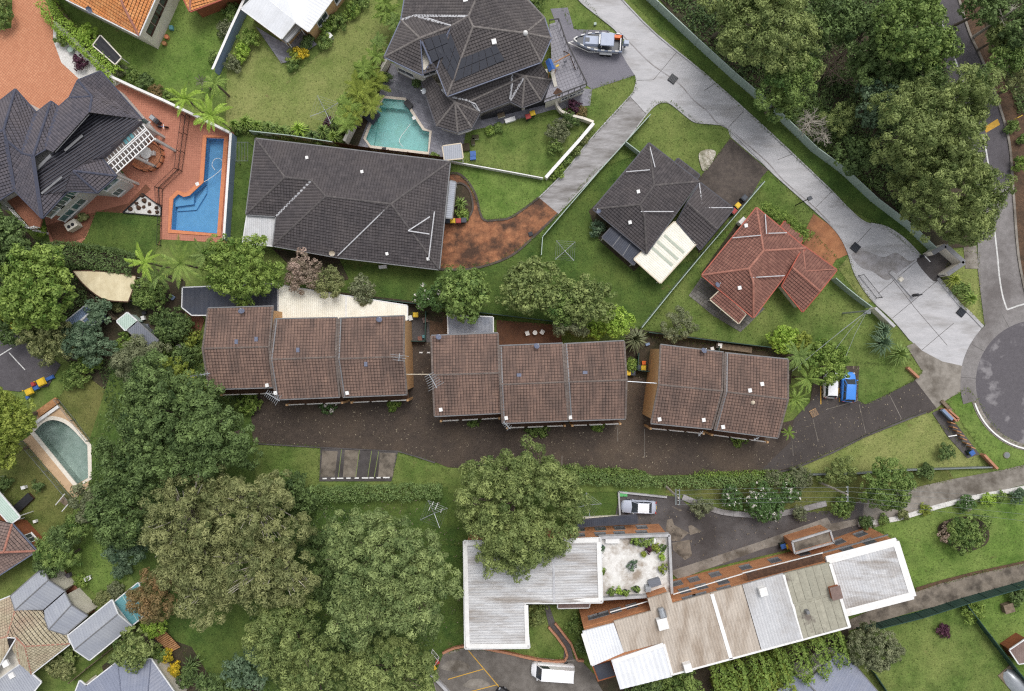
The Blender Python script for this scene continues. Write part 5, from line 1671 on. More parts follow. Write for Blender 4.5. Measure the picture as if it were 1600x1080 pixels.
# white pergola
pg = thing('pergola', 'white timber lattice pergola against the slate roofed house', 'pergola', W(205,235))
pz = 5.3
A0, A1, A2, A3 = (160,247),(221,192),(241,215),(180,272)
def pgp(u, v, z): return W(A0[0] + (A1[0] - A0[0]) * u + (A3[0] - A0[0]) * v, A0[1] + (A1[1] - A0[1]) * u + (A3[1] - A0[1]) * v, z)
for i in range(14):
    u = i / 13
    a, b = pgp(u, 0, pz), pgp(u, 1, pz); s = (pgp(1,0, pz) - pgp(0,0, pz)).normalized() * .05
    MB().slab(a - s, b - s, b + s, a + s, .1).build('rafter', M['white'], pg)
for v in (0,.33,.42,.7,1):
    a, b = pgp(0, v, pz + .1), pgp(1, v, pz + .1); s = (pgp(0,1, pz) - pgp(0,0, pz)).normalized() * .06
    MB().slab(a - s, b - s, b + s, a + s, .09).build('beam', M['white'], pg)
for u, v in ((0,1),(.5,1),(1,1),(1,.1)):
    q = pgp(u, v, pz); MB().box((q.x, q.y, 0), .28,.28, pz - .1).build('post', M['grey_render'], pg)
for u, v in ((.54,.16),(.62,.17),(.70,.16)):
    MB().slab(pgp(u - .03, v - .12, pz + .15), pgp(u + .03, v - .12, pz + .15), pgp(u + .03, v + .12, pz + .15), pgp(u - .03, v + .12, pz + .15), .02).build('glass_panel', M['teal'], pg)

# --- townhouse rows
def townhouse(label, units, px, py, wall_edges, balc=True, seed=40, ze=6.0, zr=7.3):
    h = house('townhouse_row', label, px, py, 'townhouses')
    rows = []
    for n, u in enumerate(units):
        tl, tr, rl, rr, bl, br = u
        dz = 0.12 * (n % 2)
        V = dict(a=(*tl, ze + dz), b=(*tr, ze + dz), c=(*rl, zr + dz), d=(*rr, zr + dz), e=(*bl, ze + dz), f=(*br, ze + dz))
        ro, P = roof(h, V, ['abdc', 'cdfe'], 'tile_town', 'cap_town', 'gutter_grey', seed=seed + n, skip_gutter=('ac', 'ce', 'bd', 'df'), cw=.38, ch=.38, lap=.075, roll=.06, capr=.11, gap=.11)
        for s in ('ac', 'ce', 'bd', 'df'):
            p, q = P[s[0]], P[s[1]]
            cm = MB(); L = (q - p).length; ns = int(L / .38)
            sd = (q - p).cross(Vector((0,0,1))).normalized() * .11
            for i in range(ns):
                a, b = p.lerp(q, i / ns), p.lerp(q, (i + 1) / ns)
                cm.slab(a - sd + Vector((0,0,.11)), b - sd + Vector((0,0,.15)), b + sd + Vector((0,0,.15)), a + sd + Vector((0,0,.11)), .12, R.random())
            cm.build('verge_tiles', M['cap_town'], ro)
        rows.append((ro, P))
        if n:
            for s in ('ac', 'ce'):
                p, q = P[s[0]], P[s[1]]; o = Vector((.16,0,.13))
                MB().slab(p + o, q + o, q + o + Vector((.15,0,0)), p + o + Vector((.15,0,0)), .04).build('flashing', M['gutter_grey'], ro)
        a2, b2, e2, f2 = (W(*V[k][:2], ze) for k in 'abef')
        # walls of the unit stand half a metre inside the eaves, flush with the verges
        dn = (e2 - a2).normalized()
        poly = [(p.x, p.y) for p in (a2 + dn * .5, b2 + dn * .5, f2 - dn * .5, e2 - dn * .5)]
        mb = MB().prism(poly, 0, ze - .1)
        # gable triangles
        mb.build('wall', M['orange_brick'], h)
        for sd_, ks in ((0, 'ace'),(1, 'bdf')):
            g = [P[k] - Vector((0,0,.17)) for k in ks]
            MB().add(g, [(0,1,2)]).build('gable', M['orange_brick'], h)
        if balc:
            # a balcony over the driveway with white rails
            q0, q1 = e2.copy(), f2.copy(); q0.z = q1.z = 2.9
            d = (q1 - q0).normalized(); o = Vector((d.y, -d.x, 0))
            if o.y > 0: o = -o
            q0 += d * .5; q1 -= d * .3
            MB().slab(q0 - o * .6, q1 - o * .6, q1 + o * .95, q0 + o * .95,.2).build('balcony_floor', M['dark_timber'], h)
            for t in (0,1):
                q = q0.lerp(q1, t) + o * .9; MB().box((q.x, q.y, 0), .25,.25,3.9).build('balcony_pier', M['orange_brick'], h)
            rm = MB()
            for t0, t1 in ((.03,.30),(.36,.63),(.7,.97)):
                a, b = q0.lerp(q1, t0) + o * .9, q0.lerp(q1, t1) + o * .9
                for z in (.95,.6,.3): rm.tube([a + Vector((0,0, z)), b + Vector((0,0, z))], .05, n=4)
            rm.build('balcony_railing', M['white'], h)
            for t in (.3,.7):
                c = q0.lerp(q1, t) - o * .5
                k = (1 - 4.4 / ALT) / PPM
                window(h, poly, c.x / k + 800,540 - c.y / k, 4.4,1.5,1.8, frame='white')
                k = (1 - 1.2 / ALT) / PPM
                window(h, poly, c.x / k + 800,540 - c.y / k, 1.2,2.4,2.1, frame='dark_timber', pane='dark_timber', bars=4)
    return h, rows
TF = ['abdc', 'cdfe']
U1 = [((326,482),(427,479),(317,545),(421,542),(327,608),(427,605)),((430,499),(527,497),(422,562),(525,558),(432,624),(531,620)),((530,498),(632,494),(527,561),(631,557),(536,620),(636,616))]
h1, r1 = townhouse('row of three brown tiled brick townhouses beside the dark carport roof', U1,480,550, None)
for n, px, py in ((1,431,622 - 8),(0,418,602),(2,543,614)): vent(h1, roof_point(r1[n][1], TF, px, py, 6), s=.4)
for n, px, py in ((0,370,534),(0,401,530),(1,466,547),(2,572,569)):
    q = roof_point(r1[n][1], TF, px, py, 6.5)
    MB().box((q.x, q.y, q.z), .38,.55,.2).build('skylight', M['gutter_blue'], h1)
dish(h1, roof_point(r1[0][1], TF, 381,487,6), az=1.2); dish(h1, roof_point(r1[2][1], TF, 594,500,6), az=.9)
antenna(h1, roof_point(r1[1][1], TF, 436,618,6), 2.2,-.55,1.9,8,1.3); antenna(h1, roof_point(r1[2][1], TF, 628,558,7), 2.0,1.45,.9,3,2.2)
antenna(h1, roof_point(r1[0][1], TF, 322,585,6.5), 1.6,.15,2.4,6,.5)
pm = MB().tube([W(635,585,6.6), W(674,585,6.9)], .06, n=5); pm.build('antenna_mast', M['gutter_cream'], h1)
U2 = [((674,525),(778,521),(676,586),(780,583),(679,650),(783,645)),((780,541),(879,537),(782,601),(883,597),(785,661),(888,657)),((882,538),(975,533),(886,597),(979,594),(890,657),(977,654))]
h2, r2 = townhouse('row of three brown tiled townhouses with a bare brown courtyard behind', U2,825,590, None, seed=50)
for n, px, py in ((0,689,640),(1,791,653),(2,891,652)): vent(h2, roof_point(r2[n][1], TF, px, py, 6), s=.4)
for n, px, py in ((1,811,586),(2,914,582)):
    q = roof_point(r2[n][1], TF, px, py, 6.5); MB().box((q.x, q.y, q.z), .55,.38,.2).build('skylight', M['gutter_blue'], h2)
dish(h2, roof_point(r2[0][1], TF, 686,527,6), az=1.0); dish(h2, roof_point(r2[1][1], TF, 838,541,6), az=1.0)
antenna(h2, roof_point(r2[0][1], TF, 680,594,7), 2.4,-1.05,1.9,7,1.9); antenna(h2, W(792,663,5.8), 1.2,-.8,1.2,5,.8)
MB().tube([W(980,596,6.9), W(1026,599,6.9)], .06, n=5).build('antenna_mast', M['steel'], h2)
U3 = [((1032,539),(1130,551),(1029,601),(1128,611),(1017,661),(1112,670)),((1133,552),(1231,562),(1132,612),(1231,624),(1116,671),(1215,684))]
h3, r3 = townhouse('pair of brown tiled townhouses nearest the parked blue car', U3,1125,610, None, seed=60)
for n, px, py in ((0,1030,655),(0,1099,656),(1,1129,667),(1,1171,610),(1,1190,600)): vent(h3, roof_point(r3[n][1], TF, px, py, 6), s=.42)
q = roof_point(r3[1][1], TF, 1176,629,7); MB().dome(q, .28,.4).build('whirlybird', M['gutter_cream'], h3)
dish(h3, roof_point(r3[0][1], TF, 1097,548,6), az=1.0)
antenna(h3, W(1092,676,5.0), .9,.8,.8,2,.6); antenna(h3, W(1178,684,5.0), .9,.4,.7,2,.5)
patio_cover('navy flat patio roof against the first townhouse', [(286,450),(434,444),(434,488),(324,492),(300,492),(285,480)], 2.7, 'metal_navy', (0,1), edge='gutter_white', cw=.6)
patio_cover('long cream ribbed patio roof behind the first townhouse row', [(435,446),(540,463),(540,500),(435,500)], 2.7, 'cream_metal', (0,1), edge='gutter_white')
patio_cover('shorter stained cream patio roof next to the long cream one', [(541,463),(636,478),(636,500),(541,500)], 2.68, 'cream_metal', (0,1), edge='gutter_white')
pc = patio_cover('clear ribbed patio roof with timber rafters on the middle townhouse row', [(700,493),(770,496),(770,521),(701,523)], 2.7, 'polycarb', (0,1), edge='gutter_white', cw=.5)
for i in range(9):
    a, b = W(703 + i * 8.1,495,2.55), W(704 + i * 8,521,2.55)
    s = Vector((.05,0,0)); MB().slab(a - s, b - s, b + s, a + s, .12).build('rafter', M['timber'], pc)

# --- white-roofed apartment block with the roof terrace
h = house('apartment_block', 'brick flats with a streaked white roof and a planted roof terrace', 860,910, 'apartments')
az = 5.9
V = dict(a=(725,846, az), b=(938,841, az + .1), c=(941,941, az + .1), d=(820,942, az), e=(827,1012, az), f=(727,1013, az), g=(864,844, az + .2), i=(866,942, az + .2))
ro, P = roof(h, V, ['agidef'[0:3] + 'def', 'gbci'], 'metal_old', None, 'gutter_white', kind='sheet', cw=.33, roll=.05, flatdir=(1,.02), spread=1.0)
flash(ro, (864,844, az + .2),(866,941, az + .2), .3, 'flashing', .08)
for a, b in (((727,849, az),(731,1010, az)),((935,846, az + .1),(938,938, az + .1)),((729,1009, az),(824,1008, az)),((728,849, az),(935,844, az + .1)),((822,945, az),(824,1008, az)),((822,939, az),(938,937, az + .1))):
    flash(ro, a, b, .5, 'white', .12)
tz = 5.2
T4 = [(935,838),(1044,834),(1048,925),(941,933)]
TPP = [(W(x, y, tz).x, W(x, y, tz).y) for x, y in T4]
MB().prism(TPP, tz - .35, tz).build('terrace_floor', M['roof_terrace'], h)
for i, (a, b) in enumerate(((T4[0], T4[1]),(T4[1], T4[2]),(T4[3], (1010,929)))):
    p, q = W(*a, tz), W(*b, tz)
    d = (q - p).normalized(); s = Vector((-d.y, d.x, 0)) * .16
    MB().slab(p - s + Vector((0,0,.75)), q - s + Vector((0,0,.75)), q + s + Vector((0,0,.75)), p + s + Vector((0,0,.75)), .85).build('parapet', M['concrete_kerb'], h)
pl, _ = walls(h, [(728,848),(826,843),(1044,834),(1048,925),(941,938),(820,942),(826,1011),(728,1012)], 5.3, M['red_brick'], ins=.1, ztop=5.2)
for x, y in ((842,823),(874,821),(905,820),(938,819),(968,818),(1003,817)):
    window(h, pl, x, y, 1.6,1.3,1.2, frame='gutter_grey', pane='glass_sky_tint'); window(h, pl, x, y + 8,4.0,1.3,1.2, frame='gutter_grey', pane='glass_sky_tint')
patio_cover('dark slate strip roof along the brick wall behind the sedan', [(900,814),(994,805),(996,817),(900,823)], 2.4, 'metal_navy', (0,1), name='awning', cat='awning', edge='gutter_dark')
patio_cover('small pink awning under the white roof', [(872,940),(922,938),(920,949),(872,950)], 3.0, 'tile_pink', (0,1), name='awning', cat='awning', posts=False, edge='gutter_white')

# --- the long apartment block
h = house('apartment_block', 'long brick flats under a patchwork of tan and white roof sheets', 1165,950, 'apartments')
z0 = 7.8
rib = W(0,100) - W(30,0)
def deckroof(V, f, m, nm='roof', z=z0, cw=.35, seed=1, gut='gutter_white', roll=.045, sg=0.0):
    V = {chr(97 + i): (*p, z) for i, p in enumerate(V)}
    return roof(h, V, [''.join(V.keys())], m, None, gut, kind='sheet', cw=cw, roll=roll, flatdir=(.3,-1), spread=.9, seed=seed, deck=.25, nogutter=True, sheet_gap=sg, sheet_len=4.3)
r_a, _ = deckroof([(910,987),(959,974),(975,1019),(925,1041)], 1, 'metal_white', z=z0 - .05)
r_b, _ = deckroof([(959,971),(1017,955),(1012,936),(1046,925),(1051,943),(1109,927),(1140,1030),(1048,1056),(1036,1004),(975,1019)], 1, 'metal_tan', z=z0)
r_c, _ = deckroof([(955,1032),(1036,1005),(1050,1057),(969,1077)], 1, 'metal_white', z=z0 - .02, cw=.6, roll=.06)
r_d, _ = deckroof([(1110,927),(1159,914),(1189,1017),(1141,1030)], 1, 'metal_tan', z=z0)
r_e, _ = deckroof([(1160,914),(1224,896),(1255,1001),(1190,1017)], 1, 'metal_pale', z=z0 + .02)
r_f, _ = deckroof([(1225,896),(1296,879),(1327,981),(1256,1001)], 1, 'fibro', z=z0 + .05, cw=.95, roll=.05, sg=.1)
zr = 6.6
r_g, _ = deckroof([(1289,872),(1401,842),(1429,934),(1322,962)], 1, 'metal_old', z=zr, cw=.33)
for a, b, w_, zz, rr in (((1112,928),(1142,1029), .45, z0, r_b),((1224,898),(1255,1000), .3, z0, r_e),((1297,881),(1327,980), .35, z0, r_f),((1291,875),(1400,846), 1.0, zr, r_g),((1399,846),(1426,932), .8, zr, r_g),((1322,957),(1426,930), .9, zr, r_g),
                        ((911,989),(926,1038), .5, z0, r_a),((957,1034),(1036,1007), .5, z0 + .02, r_c),((1037,1006),(1050,1054), .3, z0, r_c),((1050,1054),(1328,979), .22, z0, r_b)):
    flash(rr, (*a, zz),(*b, zz), w_, 'white', .1)
wp = [(911,986),(960,972),(1017,956),(1013,937),(1046,926),(1052,943),(1296,879),(1400,842),(1428,934),(1320,964),(1326,980),(1050,1055),(969,1076),(956,1035),(926,1041)]
pl = [(W(x, y, 7.7 if x < 1290 else 6.6).x, W(x, y, 7.7 if x < 1290 else 6.6).y) for x, y in wp]
if area2(pl) < 0: pl.reverse()
wallm = MB().prism(inset(pl, .15), 0,6.4)
wallm.build('wall', M['red_brick'], h)
up_pl = inset([(W(x, y, 7.7).x, W(x, y, 7.7).y) for x, y in wp if x < 1327 and (x, y) != (1320,964)], .2)
MB().prism(up_pl, 6.4,7.55).build('upper_wall', M['red_brick'], h)
pl = inset(pl, .15)
for x, y in ((1058,915),(1085,911),(1118,902),(1165,888),(1210,875),(1255,862),(1310,846),(1345,838)):
    window(h, pl, x, y - 3,1.8,1.3,1.2, frame='gutter_grey', pane='glass_sky_tint'); window(h, pl, x + 10, y, 4.6,1.3,1.3, frame='gutter_grey', pane='glass_sky_tint')
for x, y in ((925,955),(940,950),(960,946),(985,940)):
    window(h, pl, x, y, 4.4,1.3,1.0, frame='gutter_grey', pane='glass_sky_tint')
for x, y in ((1075,925),(1092,922),(1130,912)):
    window(h, up_pl, x, y, 6.9,1.6,.6, frame='gutter_grey', pane='glass_sky_tint')
def along(px0, px1, z, w_, hh, m, nm):
    p, q = W(*px0, z), W(*px1, z)
    d = (q - p).normalized(); s = Vector((-d.y, d.x, 0)) * w_ / 2
    MB().slab(p - s, q - s, q + s, p + s, hh).build(nm, M[m], h)
along((1052,929),(1160,897), 6.2,.1,.12, 'white', 'string_course'); along((1160,896),(1286,864), 6.2,.1,.12, 'white', 'string_course'); along((953,957),(1012,940), 6.2,.1,.12, 'white', 'string_course'); along((1235,878),(1388,836), 5.6,.15,.15, 'gutter_grey', 'string_course')
along((1168,902),(1286,871), 6.44,.9,.04, 'dark_timber', 'walkway_recess_shade')  # dark brown strip stands in for the shade inside the recessed walkway
for px, py, s, m, z in ((1190,922,.9, 'white', z0),(1034,972,1.2, 'white', z0),(1034,957,.8, 'gutter_grey', z0),(1073,1040,.9, 'white', z0),(1259,954,.35, 'gutter_grey', z0)):
    q = W(px, py, z + .1); MB().box((q.x, q.y, z), s, s * 1.1,.8,.27).build('air_conditioner', M[m], h)
MB().tube([W(1032,950, z0 + .5), W(1036,964, z0 + .6)], .35, n=8).build('duct', M['steel'], h)
q = W(1307,927,8.6); MB().box((q.x, q.y, 6.6), 1.1,1.4,1.9,.25).build('chimney', M['brick_red'], h); MB().box((q.x, q.y, 8.5), 1.25,1.55,.1,.25).build('chimney_cap', M['tile_pink'], h)
dk = [(W(x, y, 5).x, W(x, y, 5).y) for x, y in ((925,1042),(955,1034),(966,1060),(935,1069))]
MB().prism(dk, 0,4.4).build('rear_wall', M['brick_red'], h); MB().prism(inset(dk, .2), 4.4,4.5).build('flat_roof', M['metal_navy'], h)
q0 = house('bin_store', 'small flat roofed brick annexe with a stained top in front of the flats', 1268,845, 'annexe')
AN = [(1238,847),(1297,829),(1303,848),(1242,865)]
ap = [(W(x, y, 3).x, W(x, y, 3).y) for x, y in AN]
MB().prism(ap, 0,2.8).build('wall', M['red_brick'], q0); MB().prism(inset(ap, .2), 2.8,2.86).build('flat_roof', M['bay_pale'], q0)
for i in range(4):
    a, b = Vector((*ap[i], 3.05)), Vector((*ap[(i + 1) % 4], 3.05)); d = (b - a).normalized(); s = Vector((-d.y, d.x, 0)) * .11
    MB().slab(a - s, b - s, b + s, a + s, .27).build('parapet', M['concrete_kerb'], q0)

# --- bottom-left houses
h = house('tan_tiled_house', 'mossy tan tiled house joined to three grey metal gables', 50,1000)
V = dict(a=(24,953,4.0), b=(67,954,3.2), c=(77,983,3.4), d=(104,990,2.9), e=(109,1006,2.9), f=(39,1010,4.9), g=(25,996,5.1), i=(11,995,5.1), j=(49,1053,2.9), k=(31,1037,3.4), l=(16,932,3.0), m=(-40,955,3.0), n=(-40,1005,4.8), o=(-40,1105,3.2))
ro, P = roof(h, V, ['abcdefgi', 'fej', 'ialmn', 'ingk'.replace('n', 'no'), 'gfjk'], 'tile_tan', 'cap_red', 'gutter_white', seed=71, cw=.33, capr=.08, skip_gutter=('al', 'ab', 'bc', 'cd', 'jk', 'ko'))
pl, _ = walls(h, [(16,932),(67,954),(109,1006),(49,1053),(-40,1105),(-40,955)], 2.9, M['cream'], ins=.5, ztop=2.9)
window(h, pl, 85,1030,1.5,1.6,1.2)
q = W(10,1036,4.1); MB().box((q.x, q.y, 4.1), .8,.8,.25,.5).build('skylight', M['white'], h)
for nm, V, F in (('gable_roof', dict(a=(17,932,3.0), b=(67,888,3.0), c=(75,907,4.1), d=(24,953,4.1), e=(101,924,3.0), f=(67,953,3.0)), ['abcd', 'dcef']),
                 ('gable_roof', dict(a=(67,956,3.0), b=(101,926,3.0), c=(111,946,4.0), d=(77,983,4.0), e=(136,962,3.0), f=(102,991,3.0)), ['abcd', 'dcef'])):
    roof(h, V, F, 'metal_grey', 'gutter_grey', 'gutter_grey', kind='sheet', cw=.4, roll=.03, seed=3, name=nm, capr=.07)
    walls(h, [V[k][:2] for k in 'abef'] , 2.9, M['cream'], ins=.3, ztop=3.0, name='gable_wall')
roof(h, dict(a=(32,1038,2.9), b=(64,1066,2.7), c=(45,1090,2.7), d=(-40,1120,2.7), e=(-40,1090,2.9)), ['abcde'], 'metal_grey', None, 'gutter_white', kind='sheet', cw=.3, roll=.05, name='porch_roof')
q = W(19,1055,2.9); MB().box((q.x, q.y, 2.85), .7,.7,.22,.5).build('skylight', M['white'], h)
h = house('garage', 'long grey gabled garage with a teal awning at its end', 155,985, 'garage')
V = dict(a=(107,993,2.9), b=(175,938,2.9), c=(184,960,4.0), d=(117,1015,4.0), e=(205,978,2.9), f=(140,1031,2.9))
roof(h, V, ['abcd', 'dcef'], 'metal_grey', 'gutter_grey', 'gutter_white', kind='sheet', cw=.4, roll=.03, capr=.07)
walls(h, [V[k][:2] for k in 'abef'], 2.9, M['cream'], ins=.3, ztop=2.9)
pc = patio_cover('teal shade roof with pale frame bars beside the garage', [(179,941),(216,911),(232,956),(206,977)], 2.5, 'teal', (1,-.8), edge='gutter_white', roll=.015)
for t in (.33,.66):
    a, b = W(179 + 37 * t, 941 - 30 * t, 2.56), W(206 + 26 * t, 977 - 21 * t, 2.56)
    d = (b - a).normalized(); s = Vector((-d.y, d.x, 0)) * .03
    MB().slab(a - s, b - s, b + s, a + s, .03).build('frame_bar', M['green_sheet'], pc)
h = house('brick_house', 'red brick house with faded tiles and blue gutters', 20,850)
V = dict(a=(19,819,3.0), b=(57,861,3.0), c=(6,863,4.7), d=(-50,930,3.0), e=(-50,870,4.7), f=(-50,800,3.2))
roof(h, V, ['abc', 'bdec', 'acef'], 'tile_pink', 'cap_red', 'gutter_blue', seed=75, skip_gutter=('af', 'ef', 'de'))
pl, _ = walls(h, [(19,819),(57,861),(-50,930),(-50,800)], 3.0, M['brick_red'], ins=.35, ztop=3.0)
window(h, pl, 48,840,1.7,1.2,1.1)
patio_cover('pale green flat awning on the red brick house', [(-20,748),(31,808),(16,819),(-20,778)], 2.7, 'green_sheet', (1,1.1), name='awning', cat='awning', edge='gutter_white')
h = house('blue_roofed_house', 'house with a hipped blue grey metal roof by the yellow shrubs', 190,1080)
V = dict(a=(107,1110,3.0), b=(125,1064,3.0), c=(135,1072,3.0), d=(184,1034,3.0), e=(193,1115,4.8), f=(236,1030,3.0), g=(228,1115,4.8), i=(285,1100,3.0))
roof(h, V, ['abcde', 'dfge', 'fig'], 'metal_blue', 'gutter_blue', 'gutter_white', kind='sheet', cw=.4, roll=.03, capr=.07, skip_gutter=('ae', 'eg', 'gi'))
walls(h, [(107,1110),(125,1064),(135,1072),(184,1034),(236,1030),(285,1100)], 3.0, M['cream'], ins=.4, ztop=3.0)
h = house('slate_metal_house', 'slate blue metal roofed house behind the bamboo screen', 1310,1070)
V = dict(a=(1262,1066,3.6), b=(1308,1021,3.0), c=(1322,1024,3.0), d=(1400,1115,3.0), e=(1310,1115,4.2))
roof(h, V, ['abcde'], 'metal_blue', None, 'gutter_grey', kind='sheet', cw=.35, roll=.035)
roof(h, dict(a=(1205,1092,3.0), b=(1240,1055,3.0), c=(1261,1067,3.5), d=(1290,1100,3.6), e=(1240,1120,3.5)), ['abcde'], 'metal_blue', None, 'gutter_grey', kind='sheet', cw=.35, roll=.035, name='side_roof')
walls(h, [(1205,1092),(1240,1055),(1308,1021),(1322,1024),(1400,1115)], 2.9, M['grey_render'], ins=.4, ztop=3.0)
# --- sheds
def shed(label, V, F, m, cap='gutter_grey', wallm='blue_sheet', z=2.1, kind='sheet', outline='abef', roll=.04):
    c = list(V.values())
    s = house('garden_shed', label, sum(p[0] for p in c) / len(c), sum(p[1] for p in c) / len(c), 'shed')
    roof(s, V, F, m, cap, cap, kind=kind, cw=.25, roll=roll, deck=.06)
    walls(s, [V[k][:2] for k in outline], z + .1, M[wallm], ins=.12, ztop=z)
    return s
s = shed('small blue gabled shed among the trees by the court', dict(a=(104,502,2.1), b=(135,477,2.1), c=(144,486,2.7), d=(112,514,2.7), e=(157,496,2.1), f=(125,523,2.1)), ['abcd', 'dcef'], 'blue_sheet', 'gutter_white')
MB().slab(W(113,514,2.78), W(128,500,2.78), W(139,510,2.45), W(125,522,2.4), .03).build('skylight', M['cream_metal'], s)
shed('pale green square shed roof beside the grey shed', dict(a=(199,489,2.2), b=(214,502,2.2), c=(196,516,2.2), d=(183,502,2.2)), ['abcd'], 'green_sheet', 'gutter_white', 'green_sheet', outline='abcd')
shed('dark grey long shed with leaf litter on its roof', dict(a=(215,503,2.2), b=(247,532,2.2), c=(232,545,2.2), d=(200,516,2.2)), ['abcd'], 'metal_slate', 'gutter_grey', 'fence_grey', outline='abcd')
patio_cover('flat cream shelter roof with a curved edge below the long dark hedge', smooth([(115,424),(160,425),(212,432)], 3) + smooth([(210,445),(200,471)], 1) + smooth([(180,470),(160,466),(140,452),(126,438)], 2), 2.4, 'tan_metal', (0,1), name='shelter', cat='shelter', edge='dark_timber', cw=.9, roll=.02)
shed('rusty old shed with patched pink and grey roof sheets', dict(a=(1578,1016,2.4), b=(1606,997,2.4), c=(1635,1030,2.4), d=(1592,1037,2.4)), ['abcd'], 'tile_pink', 'gutter_white', 'brick_red', outline='abcd')

# ------------------------------------------------------------------ fences and garden walls
fence('tall pale green steel fence between the concrete drive and the bush', [(1000,-8),(1025,15),(1085,71),(1142,123),(1200,172),(1267,237),(1313,271),(1360,315),(1415,357),(1450,391)], 1.9, 'fence_green', panel=2.35)
fence('thin green steel fence following the worn side driveway', [(1013,184),(975,226),(935,270),(890,322),(847,372),(845,400)], 1.3, 'fence_green')
fence('short pale green fence spur joining the charcoal cottage', [(975,227),(996,243)], 1.5, 'fence_green')
fence('green steel fence between the charcoal and red cottages', [(1188,288),(1140,344),(1096,395),(1046,455),(1000,512)], 1.5, 'fence_green')
fence('dark green fence behind the pair of townhouses', [(1011,520),(1051,525),(1114,533),(1198,543)], 1.5, 'fence_dark')
fence('long dark green fence behind the two townhouse rows', [(411,444),(470,452),(547,464),(655,476),(747,489),(880,505),(930,512)], 1.5, 'fence_dark')
fence('dark green fence around the small yard between townhouse rows', [(667,488),(666,533),(644,533)], 1.5, 'fence_dark')
fence('dark green fence enclosing the bins beside the pair of townhouses', [(995,552),(993,578),(1017,581)], 1.5, 'fence_dark')
fence('pale green fence panels from the red cottage garage to the gate', [(1297,437),(1312,450),(1332,466),(1352,481)], 1.7, 'fence_green')
fence('cream capped wall at the driveway gate', [(1358,482),(1388,511)], 1.5, 'cream', style='wall', name='garden_wall', cat='wall', th=.3, capm='concrete_kerb')
fence('curved low cream wall round the front garden of the two storey house', [(867,160),(870,170),(876,178),(888,184),(910,189),(926,195)], 1.1, 'cream', style='wall', name='garden_wall', cat='wall', th=.25, capm='cream', panel=1.4)
fence('straight cream garden wall beside the worn side driveway', [(926,197),(905,222),(852,281)], 1.2, 'cream', style='wall', name='garden_wall', cat='wall', th=.35, capm='white')
fence('low white panel fence at the edge of the front lawn', [(706,255),(750,263),(800,272),(848,281)], 1.0, 'white', style='wall', name='white_fence', panel=1.9, th=.12)
fence('brown paling fence between the slate paving and the long charcoal house', [(525,228),(580,237),(640,244),(700,252)], 1.8, 'dark_timber', style='paling', name='timber_fence')
fence('green steel fence behind the row of yellow palms', [(398,211),(460,218),(525,228)], 1.7, 'fence_green')
fence('white topped boundary wall beside the white roofed house', [(397,-4),(370,54),(342,118)], 1.9, 'blue_sheet', style='wall', name='garden_wall', cat='wall', th=.25, capm='white', panel=3.5)
fence('white rendered wall between the red paving and the upper lawn', [(182,126),(225,146),(266,164),(320,190),(367,213)], 1.7, 'cream', style='wall', name='garden_wall', cat='wall', th=.25, capm='white', panel=3.0)
fence('long boundary wall along the blue pool', [(369,214),(364,290),(358,378)], 1.7, 'blue_sheet', style='wall', name='garden_wall', cat='wall', th=.25, capm='white', panel=3.5)
fence('cream wall behind the turquoise pool', [(610,98),(590,134),(566,180),(543,227)], 1.9, 'cream', style='wall', name='garden_wall', cat='wall', th=.3, capm='cream', panel=2.6)
fence('black iron pool fence round the blue pool deck', [(297,183),(285,268),(255,296),(254,322),(252,384)], 1.2, 'black_iron', style='rail', name='pool_fence')
fence('black iron rail on the outer side of the blue pool gate path', [(290,183),(279,266),(249,295),(250,320)], 1.2, 'black_iron', style='rail', name='pool_fence')
fence('weathered fence beside the lime hedge', [(82,-4),(118,40),(150,66)], 1.6, 'fence_timber', style='paling', name='timber_fence')
fence('dark green steel fence along the lower side drive', [(1338,980),(1430,957),(1502,934),(1605,905)], 1.9, 'fence_dark')
fence('green fence between the two lower right gardens', [(1500,940),(1537,988),(1582,1046),(1615,1085)], 1.6, 'fence_dark')
fence('green fence beside the slate metal roof', [(1358,1045),(1390,1092)], 1.6, 'fence_dark')
fence('low grey rail fence below the pale front lawn', [(1240,741),(1330,739),(1420,733),(1480,731),(1545,729)], .7, 'fence_grey', style='wall', name='low_fence', th=.16, panel=2.6)
fence('low concrete wall round the sedan parking bay', [(1041,776),(966,768),(968,808)], .5, 'concrete_kerb', style='wall', name='garden_wall', cat='wall', th=.22)
fence('cream retaining wall left of the dark strip roof', [(903,809),(968,806)], .6, 'cream', style='wall', name='garden_wall', cat='wall', th=.3)
fence('weathered timber fence beside the cream shelter', [(152,462),(187,500)], 1.5, 'fence_timber', style='paling', name='timber_fence')
fence('thin pool fence along the upper edge of the tan deck', [(92,624),(118,656),(142,688)], 1.1, 'fence_grey', style='rail', name='pool_fence')
fence('thin pool fence along the lower edge of the tan deck', [(37,689),(76,735),(116,782)], 1.1, 'fence_grey', style='rail', name='pool_fence')
fence('white metal gate by the red lidded bin', [(673,1043),(686,1026),(676,1014)], 1.2, 'white', style='rail', name='gate', cat='gate')
fence('pale concrete wall at the corner of the car park', [(672,1048),(708,1086)], .7, 'concrete_kerb', style='wall', name='garden_wall', cat='wall', th=.35)
fence('curved red brick garden wall above the white van', smooth([(692,1019),(710,1011),(735,1008),(770,1014),(800,1020),(840,1029),(882,1031),(882,1010),(857,978)], 2), .5, 'brick_edge', style='wall', name='brick_wall', cat='wall', th=.28, panel=.9)
fence('short red brick wall on the far side of the garden walk', [(867,972),(892,1004),(902,1030),(912,1031)], .5, 'brick_edge', style='wall', name='brick_wall', cat='wall', th=.26, panel=.9)
fence('brick wall at the end of the bin bay by the lower path', [(1531,709),(1552,731)], .9, 'brick_edge', style='wall', name='brick_wall', cat='wall', th=.3, panel=.9)
